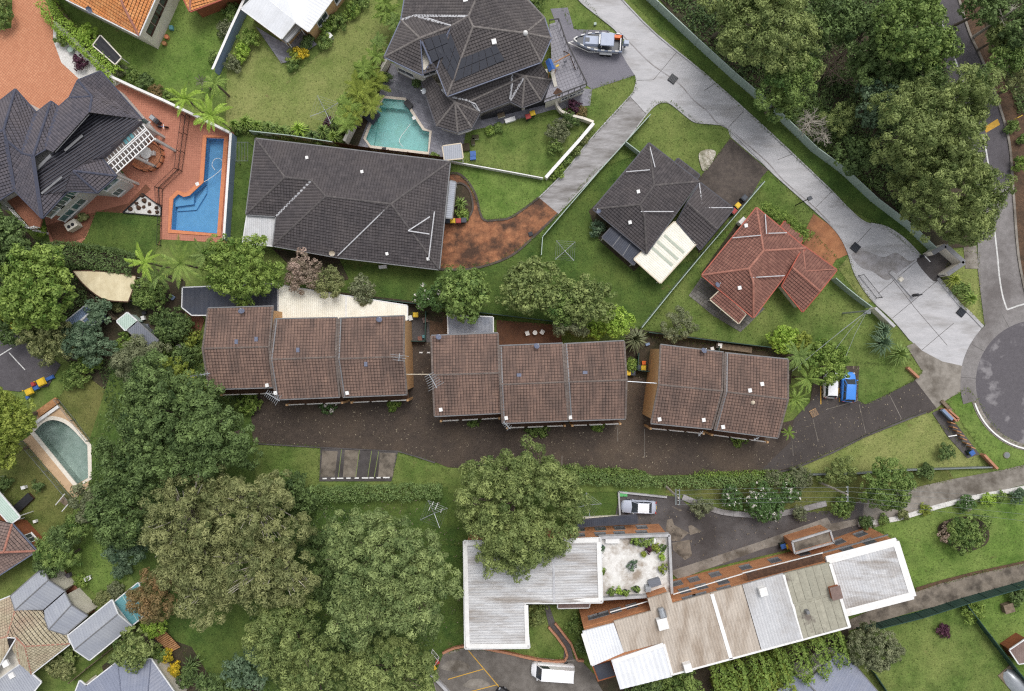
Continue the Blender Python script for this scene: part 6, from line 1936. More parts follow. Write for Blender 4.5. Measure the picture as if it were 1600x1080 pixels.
fence('small brick wall beside the spiky plants at the driveway entry', [(1415,574),(1432,590)], .6, 'brick_edge', style='wall', name='brick_wall', cat='wall', th=.3, panel=.9)
fence('double brick letterbox wall at the townhouse entry', [(1468,638),(1488,657),(1491,653),(1475,639)], 1.0, 'brick_edge', style='wall', name='brick_wall', cat='wall', th=.22, panel=.8)
fence('low stone edging along the foot of the apartment lawn', smooth([(1340,819),(1400,810),(1465,791),(1525,776),(1575,767),(1610,760)], 3), .25, 'stone_white', style='wall', name='stone_edging', cat='edging', th=.6, panel=.8)
fence('pale rock edging beside the upper kerb of the lower path', smooth([(1066,776),(1100,790),(1130,800),(1180,804),(1230,800),(1290,786)], 3), .3, 'concrete_grey', style='wall', name='stone_edging', cat='edging', th=.7, panel=.9)
fence('weathered fence behind the long metal garage', [(118,1060),(170,1018),(215,982)], 1.5, 'fence_timber', style='paling', name='timber_fence')
fence('brown paling fence at the yard of the pair of townhouses', [(1119,541),(1118,549)], 1.5, 'fence_dark')
gw = fence('thick cream walled enclosure with a grey cap beside the driveway gate', [(1443,399),(1463,387),(1492,413),(1466,431)], 1.9, 'cream', style='wall', name='gate_enclosure', cat='wall', th=.5, capm='gutter_grey', panel=4)

# ------------------------------------------------------------------ trees
EU = dict(leaf=.32, asp=.45, clump=.55, gap=.1, irr=.42, cover=.95, limbs=3)
DN = dict(leaf=.32, asp=.6, clump=.42, per=9, irr=.18)
T = tree
# bush at the top right
T('gum_tree', 'broad olive gum tree overhanging the pale green fence at the top edge', 1205,45,84,14, 'lf_olive', nl=34, lr=.26, **EU)
T('gum_tree', 'yellowish olive gum just below the broad gum at the fence', 1228,128,46,10, 'lf_mid', nl=20, lr=.3, **EU)
T('gum_tree', 'dark olive tree against the fence at the top edge', 1140,18,42,10, 'lf_olive', nl=16, lr=.32, **EU)
T('tree', 'low rounded olive tree hugging the fence above the dead twigs', 1215,160,30,6, 'lf_mid', nl=14, lr=.34, **DN)
T('tree', 'bright mid green tree reaching over the top of the road', 1418,48,58,14, 'lf_mid', nl=26, lr=.27, **DN)
T('tree', 'dark green tree leaning over the broken white road line', 1462,80,36,11, 'lf_mid', nl=18, lr=.3, **DN)
T('tree', 'deep green tree in the shade between the two road gums', 1440,120,34,9, 'lf_dark', nl=16, lr=.32, **DN)
T('gum_tree', 'large pale olive gum spreading over the road near the yellow hump', 1452,195,96,16, 'lf_olive', nl=44, lr=.22, **EU)
T('tree', 'big dense rounded olive tree at the bend by the gate enclosure', 1468,305,92,14, 'lf_olive', nl=40, lr=.24, leaf=.28, asp=.45, clump=.4, per=11, irr=.15, rz=7.5)
T('tree', 'dark shaded tree behind the broad olive gum', 1302,28,42,10, 'lf_dark', nl=16, lr=.34, **DN)
T('tree', 'blackish green tree in the middle of the bush', 1350,55,44,10, 'lf_dark', nl=18, lr=.33, **DN)
T('tree', 'dark blue green tree beside the pile of bare branches', 1372,160,36,8, 'lf_blue', nl=16, lr=.33, **DN)
T('tree', 'small dark tree in the bush beneath the bright green tree', 1385,105,40,9, 'lf_dark', nl=16, lr=.33, **DN)
T('tree', 'mid green shrubby tree at the edge of the branch pile', 1345,110,24,6, 'lf_dark', nl=12, lr=.36, **DN)
T('tree', 'low dark tree below the pale gum on the bush side', 1335,245,30,5, 'lf_dark', nl=12, lr=.36, **DN)
T('tree', 'thin olive shrub tree by the dead twigs', 1310,185,28,5, 'lf_olive', nl=12, lr=.3, leaf=.22, asp=.4, clump=.4, per=6, gap=.4, irr=.3)
bare_tree('grey leafless shrub inside the pale green fence', 1270,188,28,5.0, seed=5, n=24, bark='bark_pale')
bare_tree('bare pale twigs above the steel fence', 1290,208,22,4.0, seed=9, n=16, bark='bark_pale')
bare_tree('tangle of bare brown branches lying in the bush', 1306,95,36,3.4, seed=12, n=24, name='fallen_branches')
bare_tree('pale curved fallen limb beside the brown branch tangle', 1322,128,30,1.6, seed=15, n=9, name='fallen_branches', base=(1266,97))
bare_tree('white dead trunk leaning out over the verge at the top corner', 1592,10,22,9, seed=3, n=5, bark='bark_pale', base=(1521,58))
T('tree', 'round bright green tree on the verge beyond the road', 1572,92,27,6, 'lf_mid', nl=14, lr=.34, **DN)
T('tree', 'olive tree under the white dead trunk', 1556,60,22,5, 'lf_olive', nl=12, lr=.34, **DN)
T('tree', 'dark tree at the top corner beyond the road', 1530,12,34,7, 'lf_dark', nl=14, lr=.34, **DN)
T('tree', 'dark tree at the right edge of the bush verge', 1600,50,36,8, 'lf_dark', nl=14, lr=.34, **DN)
T('tree', 'grey brown thin tree at the right edge beyond the road', 1596,128,30,6, 'lf_brown', nl=14, lr=.3, leaf=.22, asp=.4, clump=.4, per=7, gap=.35, irr=.3)
shrub('small green shrub at the yellow sign', 1579,198,9,1.2, 'lf_mid')
shrub('leafy green shrub below the yellow sign', 1589,256,12,1.6, 'lf_bright')
shrub('low shrub at the kerb of the road above the sign', 1596,218,8,1.0, 'lf_mid')
# between the houses and townhouses
T('tree', 'rounded olive tree behind the middle townhouses, left of a matching pair', 836,448,46,8, 'lf_olive', nl=26, lr=.3, **DN)
T('tree', 'rounded dark olive tree nearest the green lawn of the charcoal cottage', 917,470,42,8, 'lf_olive', nl=24, lr=.3, **DN)
T('tree', 'smaller green tree squeezed between the two olive trees', 878,476,30,6.5, 'lf_mid', nl=16, lr=.33, **DN)
T('tree', 'grey green tree against the fence above the middle townhouses', 893,504,26,5, 'lf_grey', nl=14, lr=.33, **DN)
T('tree', 'vivid lime green clipped tree behind the middle townhouse row', 965,502,23,5, 'lf_lime', nl=16, lr=.36, leaf=.24, asp=.6, clump=.3, per=9, irr=.1)
shrub('lower lime green shrub touching the vivid lime tree', 936,514,17,3, 'lf_lime')
T('tree', 'broad dark green tree beside the clear patio roof', 726,456,42,7.5, 'lf_mid', nl=24, lr=.3, leaf=.38, asp=.6, clump=.45, per=8, irr=.22)
T('frangipani', 'pale flowered frangipani beside the broad dark tree', 672,466,26,4.5, 'lf_flower', nl=14, lr=.32, leaf=.3, asp=.45, clump=.35, per=7, irr=.3, gap=.2)
T('tree', 'small pale green tree by the end of the stained cream roof', 568,455,21,4, 'lf_grey', nl=12, lr=.34, leaf=.28, asp=.5, clump=.3, per=8)
T('tree', 'pinkish grey tree below the long charcoal house', 476,424,30,6, 'lf_pink', nl=16, lr=.3, leaf=.24, asp=.5, clump=.35, per=10, irr=.3)
T('tree', 'brown olive tree touching the pinkish grey tree', 513,441,27,5.5, 'lf_brown', nl=14, lr=.32, leaf=.24, asp=.5, clump=.35, per=10, irr=.28)
T('tree', 'round bright green tree over the navy patio roof', 378,418,57,9, 'lf_bright', nl=30, lr=.27, leaf=.3, asp=.55, clump=.4, per=10, irr=.2)
T('tree', 'big bright green tree above the blue shed', 64,452,68,10, 'lf_bright', nl=34, lr=.26, leaf=.34, asp=.6, clump=.42, per=9, irr=.22)
T('tree', 'dark tree below the balcony of the slate house', 14,384,40,7, 'lf_dark', nl=22, lr=.32, **DN)
T('tree', 'dark tree at the left edge under the balcony', -8,345,24,6, 'lf_dark', nl=12, lr=.36, **DN)
T('tree', 'shaded dark green tree between the balcony and the bright green tree', 18,412,34,5, 'lf_dark', nl=14, lr=.34, **DN)
T('tree', 'dark tree with yellow flowers near the court', 28,508,34,5, 'lf_dark', nl=14, lr=.34, **DN)
shrub('cluster of yellow blossom over the dark tree near the court', 20,490,12,5.6, 'lf_gold', leaf=.2)
shrub('trailing yellow blossom beside the olive brown tree', 40,508,9,5.2, 'lf_gold', leaf=.2)
T('tree', 'olive brown tree over the corner of the sports court', 82,530,40,5.5, 'lf_brown', nl=18, lr=.32, leaf=.26, asp=.5, clump=.4, per=10)
T('tree', 'blue green tree in front of the blue shed', 138,535,36,5, 'lf_blue', nl=16, lr=.32, leaf=.26, asp=.5, clump=.4, per=9, irr=.28)
T('tree', 'blue green sprig of a tree beside the pale green shed', 155,484,18,3.4, 'lf_blue', nl=9, lr=.4, **DN)
shrub('rounded green shrub below the areca palms beside the brick paving', 234,456,28,3.2, 'lf_mid', nl=14, lr=.36)
shrub('low green shrub below the pale green shed', 196,540,18,1.8, 'lf_bright')
shrub('dense green shrub beside the first townhouse', 272,508,26,3, 'lf_dark', nl=14)
shrub('yellow green shrub in the side garden of the first townhouse', 300,528,14,1.8, 'lf_yellow')
shrub('leafy dark shrub against the side wall of the first townhouse', 290,556,18,2.4, 'lf_dark')
T('tree', 'grey green feathery tree in the lower corner of the dry lawn', 222,568,40,5, 'lf_grey', nl=18, lr=.32, leaf=.34, asp=.3, clump=.45, per=9, irr=.3)
T('tree', 'yellow green tree below the feathery grey tree', 268,588,30,5.5, 'lf_yellow', nl=15, lr=.33, **DN)
T('tree', 'yellow green tree at the end of the townhouse driveway', 312,612,24,5, 'lf_yellow', nl=12, lr=.34, **DN)
shrub('hedge like green shrub along the fence of the dry lawn', 118,588,20,1.8, 'lf_mid')
shrub('upper green shrub along the fence of the dry lawn', 138,566,16,1.8, 'lf_bright')
shrub('red and green cordyline at the top of the dry lawn', 150,550,10,1.6, 'lf_orange')
T('tree', 'large yellow green tree at the left edge above the green pool', 8,652,47,9, 'lf_yellow', nl=30, lr=.28, leaf=.3, asp=.6, clump=.4, per=10, irr=.22)
T('tree', 'lower part yellow green tree at the left edge', 0,708,30,7, 'lf_yellow', nl=14, lr=.34, **DN)
# the wood in the lower left
DKX = dict(leaf=.3, asp=.55, clump=.5, per=11, irr=.36, limbs=2)
T('tree', 'massive dark green tree over the end of the townhouse driveway', 272,655,96,15, 'lf_dark', nl=46, lr=.22, **DKX)
T('tree', 'dark green tree beside the green pool', 208,720,52,12, 'lf_dark', nl=28, lr=.26, **DKX)
T('tree', 'mid green tree in the middle of the dark wood', 330,690,66,14, 'lf_dark', nl=28, lr=.26, **DKX)
T('tree', 'dark tree at the top of the wood by the townhouse roof', 240,600,34,9, 'lf_dark', nl=16, lr=.32, **DKX)
T('tree', 'blue green tree below the dark wood', 195,800,58,11, 'lf_dark', nl=26, lr=.27, **DKX)
T('tree', 'grey green rounded tree by the pool steps', 142,785,26,5, 'lf_grey', nl=14, lr=.34, **DKX)
T('tree', 'blue green tree along the edge of the small bright lawn', 196,858,26,6, 'lf_blue', nl=14, lr=.33, **DKX)
BR = dict(leaf=.32, asp=.4, clump=.55, gap=.2, irr=.45, cover=.95, limbs=12)
T('gum_tree', 'large olive brown gum with open crown in the lower left wood', 300,820,92,15, 'lf_brown', nl=42, lr=.22, bark='bark_pale', branches=10, **BR)
T('gum_tree', 'second olive brown gum reaching toward the visitor parking', 400,800,84,15, 'lf_brown', nl=40, lr=.22, bark='bark_pale', branches=10, **BR)
T('gum_tree', 'lower olive brown gum above the dark green lawn', 420,885,76,14, 'lf_brown', nl=36, lr=.23, bark='bark_pale', branches=9, **BR)
T('gum_tree', 'olive gum between the brown gums and the orange flowered tree', 330,905,58,12, 'lf_brown', nl=28, lr=.26, bark='bark_pale', branches=10, **BR)
T('tree', 'orange tinged tree beside the teal roof', 248,930,42,9, 'lf_orange', nl=20, lr=.3, leaf=.26, asp=.5, clump=.45, per=10, irr=.28)
shrub('yellow green climber over the timber walkway', 240,978,18,2.6, 'lf_lime')
T('gum_tree', 'big grey olive gum in the middle of the lower wood', 596,862,92,15, 'lf_euc', nl=44, lr=.22, **EU)
T('gum_tree', 'grey olive gum beside the flats lawn', 640,928,68,14, 'lf_euc', nl=32, lr=.25, **EU)
T('gum_tree', 'grey olive gum below the big one in the lower wood', 570,950,56,13, 'lf_euc', nl=28, lr=.26, **EU)
T('gum_tree', 'olive gum at the left of the lower wood', 452,985,66,12, 'lf_olive', nl=30, lr=.26, **EU)
T('gum_tree', 'olive gum at the bottom edge beside the car park gate', 605,1050,74,12, 'lf_olive', nl=34, lr=.25, **EU)
T('gum_tree', 'olive gum at the bottom edge left of the car park gum', 490,1055,56,11, 'lf_olive', nl=26, lr=.27, **EU)
T('tree', 'blue green tree at the bottom edge by the purple flowers', 390,1040,36,7, 'lf_blue', nl=16, lr=.32, leaf=.36, asp=.5, clump=.45, per=8, irr=.28)
T('tree', 'dark tree at the bottom edge below the deep green lawn', 350,1075,34,6, 'lf_dark', nl=14, lr=.33, **DKX)
T('gum_tree', 'large spreading olive gum over the white roofed flats and long hedge', 808,788,108,14, 'lf_olive', seed=11, nl=50, lr=.22, **dict(EU, irr=.14))
T('tree', 'dark shrub tree beside the visitor parking bays', 462,768,34,5, 'lf_dark', nl=16, lr=.33, leaf=.34, asp=.6, clump=.4, per=8)
T('tree', 'small dark tree filling the gap between brown gums and grey gums', 500,850,34,7, 'lf_dark', nl=14, lr=.33, **DKX)
T('tree', 'shaded tree under the grey olive gums', 520,905,36,7, 'lf_dark', nl=14, lr=.33, **DKX)
T('tree', 'shaded tree near the bottom of the lower wood', 545,1010,34,7, 'lf_dark', nl=14, lr=.33, **DKX)
for i, (x, y, r_, h_, lab) in enumerate(((82,858,26,5, 'feathery dark conifer beside the red brick house'),(100,838,22,5, 'feathery conifer between the brick house and the small bright lawn'),(122,822,20,4.5, 'uppermost feathery conifer near the pool steps'),
    (76,882,20,4, 'low feathery conifer over the grey gable roof'),(100,870,20,4.5, 'feathery conifer at the lower edge of the bright lawn'))):
    T('conifer', lab, x, y, r_, h_, 'lf_dark' if i % 2 else 'lf_mid', nl=16, lr=.3, leaf=.42, asp=.25, clump=.34, per=10, irr=.35, group='feathery conifers')
T('tree', 'rounded olive tree over the blue grey metal roof', 212,1012,30,6, 'lf_olive', nl=16, lr=.33, **DN)
shrub('olive shrub between the tan tiled house and the fence', 98,1040,18,2, 'lf_brown')
shrub('second olive shrub beside the timber fence', 110,1022,12,1.8, 'lf_olive')
shrub('round yellow flowering shrub below the timber walkway', 260,1023,10,1.5, 'lf_gold', leaf=.16)
shrub('rounder yellow flowering shrub near the spiky cycad', 275,1044,10,1.5, 'lf_gold', leaf=.16)
shrub('green shrub touching the rounded olive tree', 246,1020,14,1.8, 'lf_mid')
spiky('dark green cycad beside the yellow flowering shrubs', 302,1037,20,2.2, 'lf_dark', name='cycad')
spiky('dark green cycad at the bottom edge by the blue metal roof', 318,1064,20,2.0, 'lf_dark', name='cycad')
shrub('dark shrub below the yellow flowering shrubs', 290,1062,14,1.5, 'lf_dark')
shrub('magenta flowered shrub at the bottom edge of the wood', 396,1076,10,1.8, 'lf_purple')
# right side
T('tree', 'round bright green tree over the parked white car', 1286,566,39,6, 'lf_bright', nl=22, lr=.3, leaf=.3, asp=.6, clump=.34, per=9, irr=.18)
shrub('yellow lime clipped shrub behind the pair of townhouses', 1222,532,22,2.6, 'lf_lime', nl=14)
shrub('lime shrub beside the clipped lime shrub', 1248,535,16,2.4, 'lf_yellow')
T('tree', 'thin grey green tree on the lawn behind the pair of townhouses', 1062,508,27,4.5, 'lf_grey', nl=14, lr=.32, leaf=.22, asp=.4, clump=.4, per=7, gap=.35, irr=.3)
T('tree', 'round green tree beside the lower path and wires', 1382,758,44,7, 'lf_mid', nl=26, lr=.28, leaf=.26, asp=.55, clump=.34, per=11, irr=.14)
T('tree', 'sparse olive shrub tree at the corner of the pale lawn', 1312,734,26,3.5, 'lf_olive', nl=14, lr=.32, leaf=.2, asp=.5, clump=.34, per=7, gap=.3, irr=.28)
shrub('dark rose bush with pink blooms on the pale lawn', 1474,706,13,1.5, 'lf_dark', leaf=.18)
shrub('dark shrub against the low grey rail fence', 1444,735,12,1.2, 'lf_dark')
shrub('large white flowered oleander beside the overhead wires', 1192,782,27,3, 'lf_flower', nl=14)
shrub('white flowered bush between the oleander and the pole', 1230,772,15,2.2, 'lf_flower')
shrub('white flowered bush near the utility pole with double arms', 1140,776,17,2.2, 'lf_flower')
shrub('grey green shrub over the rock edging by the courtyard', 1096,792,15,1.8, 'lf_grey', leaf=.16)
shrub('grey green shrub beside the annexe on the lower path', 1247,800,13,1.6, 'lf_grey', leaf=.16)
shrub('dark leafy shrub below the wires at the lower path', 1316,790,17,2, 'lf_mid')
shrub('grey shrub at the kerb below the pale lawn tip', 1246,748,18,1.6, 'lf_grey', leaf=.16)
shrub('grey green mound at the start of the low rail fence', 1208,745,12,1.4, 'lf_grey', leaf=.16)
shrub('glossy dark shrub at the corner of the flats by the white stones', 1351,818,11,1.4, 'lf_dark')
shrub('brownish shrub in the stone edging nearest the flats', 1410,804,8,.9, 'lf_brown')
shrub('green shrub in the stone edging, second from the flats', 1380,812,7,.8, 'lf_mid')
shrub('yellow shrub in the stone edging of the lower path', 1444,797,8,.9, 'lf_yellow')
shrub('white flowering shrub in the stone edging', 1508,786,13,1.2, 'lf_flower')
shrub('lime shrub in the stone edging beside the white flowers', 1543,780,10,1.0, 'lf_lime')
shrub('small green shrub near the street end of the edging', 1562,776,7,.9, 'lf_mid')
shrub('dark shrub at the street end of the stone edging', 1590,773,10,1.2, 'lf_blue')
T('tree', 'sprawling dark green shrub in a bed on the apartment lawn', 1510,832,32,2.8, 'lf_mid', nl=18, lr=.32, leaf=.26, asp=.5, clump=.34, per=9, irr=.3)
shrub('pink tinged shrub at the edge of the lawn bed', 1482,832,16,1.6, 'lf_pink')
T('tree', 'grey green tree beside the dark green fence', 1362,1010,40,6, 'lf_grey', nl=22, lr=.3, leaf=.24, asp=.5, clump=.36, per=10, irr=.18)
shrub('low brown shrub on the rough lawn', 1474,986,10,.8, 'lf_purple')
shrub('pale shrub in the corner of the green fences', 1518,955,16,1.6, 'lf_bright')
shrub('dark shrub inside the dark green fence at the right edge', 1590,930,14,1.4, 'lf_dark')
hedge('bright bamboo screen along the back of the long flats', [(1110,1062),(1160,1052),(1215,1038),(1260,1022),(1318,1002)], 3.4,3.6, 'lf_bright', name='bamboo_screen', leaf=.3, dens=70, rough=.55)
hedge('darker bamboo at the bottom edge behind the flats', [(1120,1090),(1185,1074),(1235,1050)], 3.0,3.0, 'lf_yellow', name='bamboo_screen', leaf=.3, dens=70, rough=.5, seed=6)
T('tree', 'dark green tree at the bottom edge behind the white lower roof', 1060,1078,40,5, 'lf_mid', nl=18, lr=.32, **DN)
T('tree', 'shaded green tree below the flats beside the path', 1010,1085,36,4, 'lf_dark', nl=16, lr=.33, **DN)
shrub('green shrub along the flats by the garden walk', 900,975,14,1.6, 'lf_mid'); shrub('dark shrub along the brick wall of the flats', 912,1005,12,1.5, 'lf_dark'); shrub('olive shrub under the corner of the white roof', 838,958,16,2, 'lf_olive')
spiky('spiky yucca beside the gate enclosure', 1488,437,16,1.6, 'lf_yellow', name='yucca'); spiky('bigger spiky yucca at the street end of the concrete drive', 1514,467,17,1.6, 'lf_bright', name='yucca')
shrub('mixed green shrub between the two yuccas', 1502,452,13,1.2, 'lf_mid')
spiky('blue green agave clump inside the driveway gate', 1377,536,26,2.2, 'lf_blue', name='agave', n=60); spiky('green spiky palm lily beside the driveway entry', 1403,553,24,2.2, 'lf_mid', name='palm_lily', n=60)
spiky('blue green spiky plant beside the cream capped wall', 1378,516,18,1.8, 'lf_blue', name='agave', n=50)
spiky('arching yucca behind the middle townhouse beside the lime tree', 992,530,25,3, 'lf_grey', name='yucca', n=80)
shrub('green shrub between the bins and the middle townhouse', 986,570,10,1.4, 'lf_bright')
shrub('green fern like shrub under the first townhouse balcony', 390,628,18,1.8, 'lf_bright', leaf=.3)
shrub('small shrub with white flowers below the second townhouse', 513,634,13,.9, 'lf_flower'); shrub('grass tuft under the third townhouse balcony', 616,631,9,.8, 'lf_bright')
shrub('grass tuft under the fourth townhouse balcony', 741,655,11,.5, 'lf_mid'); shrub('grass tuft under the fifth townhouse balcony', 840,666,16,.5, 'lf_mid'); shrub('grass tuft under the sixth townhouse balcony', 935,666,10,.5, 'lf_bright'); shrub('grass tuft under the last townhouse balcony', 1155,685,12,.5, 'lf_bright')
# palms
palm('tall palm over the pale blossom shrub at the side of the pair of townhouses', 1248,556,30,5.5, 'lf_mid', 14)
palm('bright palm in front of the parked white car', 1262,592,26,4.5, 'lf_bright', 13)
palm('yellow green palm at the corner of the pair of townhouses', 1242,624,26,4.5, 'lf_bright', 13)
palm('small palm below the corner of the pair of townhouses', 1232,676,14,2.2, 'lf_bright', 10)
palm('palm with long fronds above the navy patio roof', 282,412,44,8, 'lf_bright', 12, w=.12)
palm('leaning palm left of the long frond palm', 226,410,32,7, 'lf_lime', 11, w=.12)
palm('palm touching the round bright green tree', 322,398,34,7, 'lf_mid', 12, w=.12)
palm('palm above the rounded shrub by the brick paving', 248,430,28,6, 'lf_mid', 11, w=.13)
palm('pale fronded palm where the upper lawn meets the white wall', 290,155,29,5, 'lf_lime', 16)
palm('yellow palm beside the blue pool corner', 330,180,35,6, 'lf_lime', 17)
palm('palm at the end of the white topped boundary wall', 335,130,24,4.5, 'lf_bright', 13)
palm('small dark palm next to the boundary wall palm', 316,128,14,2.5, 'lf_grey', 10)
for i, (x, y, r_, m_, lab) in enumerate(((606,14,22, 'lf_bright', 'golden cane palm at the top edge by the brown roof'),(618,34,18, 'lf_mid', 'golden cane palm second from the top by the brown roof'),(592,66,17, 'lf_mid', 'small palm just above the roof corner'),
    (588,88,18, 'lf_bright', 'palm beside the roof corner at the cream wall'),(574,108,20, 'lf_bright', 'upper golden palm behind the cream wall'),(584,128,24, 'lf_yellow', 'yellow golden cane palm leaning over the cream wall'),
    (560,134,24, 'lf_yellow', 'golden cane palm on the lawn side of the cream wall'),(572,158,25, 'lf_yellow', 'thick golden cane palm above the pool spa'),(548,160,22, 'lf_bright', 'green golden cane palm over the lawn edge'),
    (540,190,22, 'lf_bright', 'palm above the corner of the brown paling fence'),(556,184,20, 'lf_yellow', 'lowest golden cane palm beside the pool wall'))):
    palm(lab, x, y, r_, 3.6, m_, 12, stems=3 if r_ > 19 else 1, group='golden cane palms by the cream wall', trunk=.06, w=.2)
for i, (x, y, r_, m_, lab) in enumerate(((404,198,14, 'lf_bright', 'spiky shrub at the left end of the row above the charcoal roof'),(422,200,13, 'lf_mid', 'green spiky shrub second in the row above the charcoal roof'),(444,206,14, 'lf_mid', 'spiky shrub third in the row above the charcoal roof'),
    (468,203,17, 'lf_lime', 'yellow green spiky shrub in the row above the charcoal roof'),(490,214,13, 'lf_dark', 'dark spiky shrub in the row above the charcoal roof'),(506,205,14, 'lf_mid', 'spiky shrub in the row left of the round green one'),
    (522,215,15, 'lf_bright', 'round green yucca at the right end of the row'),(524,194,14, 'lf_mid', 'spiky shrub behind the round green yucca'),(386,192,16, 'lf_bright', 'bushy green plant where the row meets the boundary wall'),(368,196,13, 'lf_bright', 'bushy green plant beside the yellow pool palm'))):
    spiky(lab, x, y, r_, 1.8, m_, n=54, group='spiky shrubs above the long charcoal house', name='yucca')
    shrub('leafy undergrowth around the ' + lab.split(' at ')[0].split(' in ')[0].split(' beside ')[0].split(' where ')[0] + (' below the palms', ' near the lawn', ' near the fence', ' by the steel fence')[i % 4] + ('' if i < 4 else ' end' if i < 8 else ' corner'), x + 7, y + 5,9,1.0, 'lf_mid')
shrub('purple leaved shrub among the yuccas', 515,193,8,1.4, 'lf_purple'); shrub('purple cordyline beside the curved cream wall', 896,168,11,1.3, 'lf_purple', leaf=.3)
# hedges and shrubs round the houses
hedge('clipped lime green hedge beside the orange paved driveway', [(72,4),(92,36),(118,58),(146,82),(168,104),(182,120)], 1.9,1.9, 'lf_lime', seed=4)
shrub('green shrub at the edge of the orange paved driveway', 4,30,18,2.4, 'lf_mid'); shrub('olive shrub at the top left corner', 2,4,14,2.0, 'lf_olive'); shrub('round lime shrub over the black lean to roof', 138,58,14,2.4, 'lf_lime')
shrub('purple brown weeping shrub in the pebble bed', 125,98,11,1.4, 'lf_purple'); shrub('green shrub in the pebble bed', 98,62,10,1.2, 'lf_mid')
hedge('long dark clipped hedge above the cream shelter', [(74,398),(110,398),(160,404),(214,416)], 2.8,2.6, 'lf_dark', seed=8)
hedge('rambling hedge between the townhouse driveway and the courtyard lawn', [(905,748),(970,750),(1060,754),(1140,752),(1215,750),(1262,746)], 1.15,1.1, 'lf_hedge', seed=9, rough=.3)
hedge('yellow leaved hedge along the driveway edge by the large gum', [(880,736),(950,741),(1010,746)], 1.2,1.0, 'lf_mid', seed=10, rough=.3)
hedge('hedge behind the visitor parking', [(478,774),(540,772),(610,770),(690,768)], 1.6,1.5, 'lf_hedge', seed=11, rough=.3)
hedge('low hedge at the far side of the driveway near the pale lawn', [(1085,744),(1150,743),(1215,742)], .8,.8, 'lf_bright', seed=12, rough=.3)
for i, (x, y) in enumerate(((1196,330),(1210,334),(1222,341),(1234,349),(1245,358),(1256,368))):
    T('cypress', ('conical cypress beside the red roof, nearest the dark brick pad', 'conical cypress second from the dark brick pad', 'conical cypress third from the dark brick pad', 'conical cypress third from the orange driveway', 'conical cypress second from the orange driveway', 'conical cypress nearest the orange driveway')[i],
      x, y, 11,2.6, 'lf_bright', nl=10, lr=.42, leaf=.18, asp=.5, clump=.2, per=9, irr=.06, group='cypresses beside the red cottage', branches=2)
shrub('small round shrub at the back corner of the charcoal cottage', 933,357,11,1.5, 'lf_blue'); spiky('strappy grass plant in the round garden bed', 720,318,13,1.0, 'lf_mid', n=50)
shrub('low green plants at the lower end of the round bed', 722,336,9,.7, 'lf_bright')
for x, y, r_, h_, m_, lab in ((872,205,18,2, 'lf_grey', 'thin grey green shrub inside the cream garden wall'),(890,190,14,1.6, 'lf_dark', 'dark shrub beside the blue garden seats'),(866,228,12,1.2, 'lf_mid', 'shrub half way along the straight cream wall'),(906,176,9,.9, 'lf_orange', 'reddish shrub in the curved wall bed'),
                          (870,268,10,.9, 'lf_bright', 'strappy shrub at the lower end of the straight cream wall'),(884,250,9,.9, 'lf_mid', 'shrub on the driveway side of the cream wall'),(898,234,9,.9, 'lf_olive', 'olive shrub on the driveway side of the cream wall'),(911,218,8,.9, 'lf_brown', 'dry shrub at the upper end of the cream wall'),
                          (834,8,15,2, 'lf_mid', 'leafy green shrub against the top of the brown roof'),(604,122,7,1.2, 'lf_dark', 'round potted shrub on the slate paving by the cream wall'),(653,131,7,1.2, 'lf_dark', 'round potted shrub at the house corner on the slate paving'),(679,245,5,.8, 'lf_mid', 'small shrub at the lower edge of the slate paving'),(765,205,6,.7, 'lf_bright', 'low plants at the edge of the terrace lawn'),(778,201,5,.6, 'lf_mid', 'small plant at the terrace lawn edge'),
                          (510,42,13,1.2, 'lf_bright', 'leafy shrub along the tan brick wall under the window'),(528,34,13,1.2, 'lf_mid', 'leafy shrub along the tan brick wall past the window'),(548,18,12,1.2, 'lf_bright', 'leafy shrub near the top of the tan brick wall'),(562,4,12,1.2, 'lf_mid', 'leafy shrub at the top edge by the tan brick wall'),(508,66,11,1.1, 'lf_mid', 'shrub with orange flowers at the brick house corner'),
                          (459,88,10,1.1, 'lf_yellow', 'yellow shrub in the corner bed of the white roofed house'),(470,84,10,1.2, 'lf_gold', 'brighter yellow shrub in the corner bed'),(457,101,9,.9, 'lf_mid', 'green shrub at the tip of the corner bed'),(480,66,10,1.2, 'lf_dark', 'dark shrub beside the grey slatted pergola'),(390,60,14,1.6, 'lf_bright', 'green shrub on the boundary wall by the white roof'),(378,82,13,1.4, 'lf_lime', 'lime shrub along the boundary wall'),(366,100,12,1.3, 'lf_grey', 'grey shrub near the end of the boundary wall'),
                          (352,45,12,1.2, 'lf_grey', 'grey shrub on the lawn side of the boundary wall'),(336,92,10,1.0, 'lf_mid', 'green shrub near the boundary wall foot'),(362,20,11,1.2, 'lf_mid', 'green shrub high on the lawn side of the boundary wall'),(206,118,10,.9, 'lf_mid', 'low shrub in the bed along the white rendered wall'),(226,130,11,.9, 'lf_dark', 'dark shrub in the bed along the white rendered wall'),(246,142,10,.9, 'lf_orange', 'russet shrub in the bed along the white wall'),(264,150,9,.8, 'lf_mid', 'small shrub at the palm end of the white wall'),(192,112,8,.8, 'lf_grey', 'grey shrub at the start of the white wall bed'),
                          (66,362,6,1.6, 'lf_lime', 'lime potted shrub at the foot of the grey house wall'),(130,340,5,.8, 'lf_brown', 'small plants beside the outdoor air conditioner'),(186,272,5,.7, 'lf_dark', 'plant at the pergola post')):
    if r_ > 1: shrub(lab, x, y, r_, h_, m_, leaf=.2)
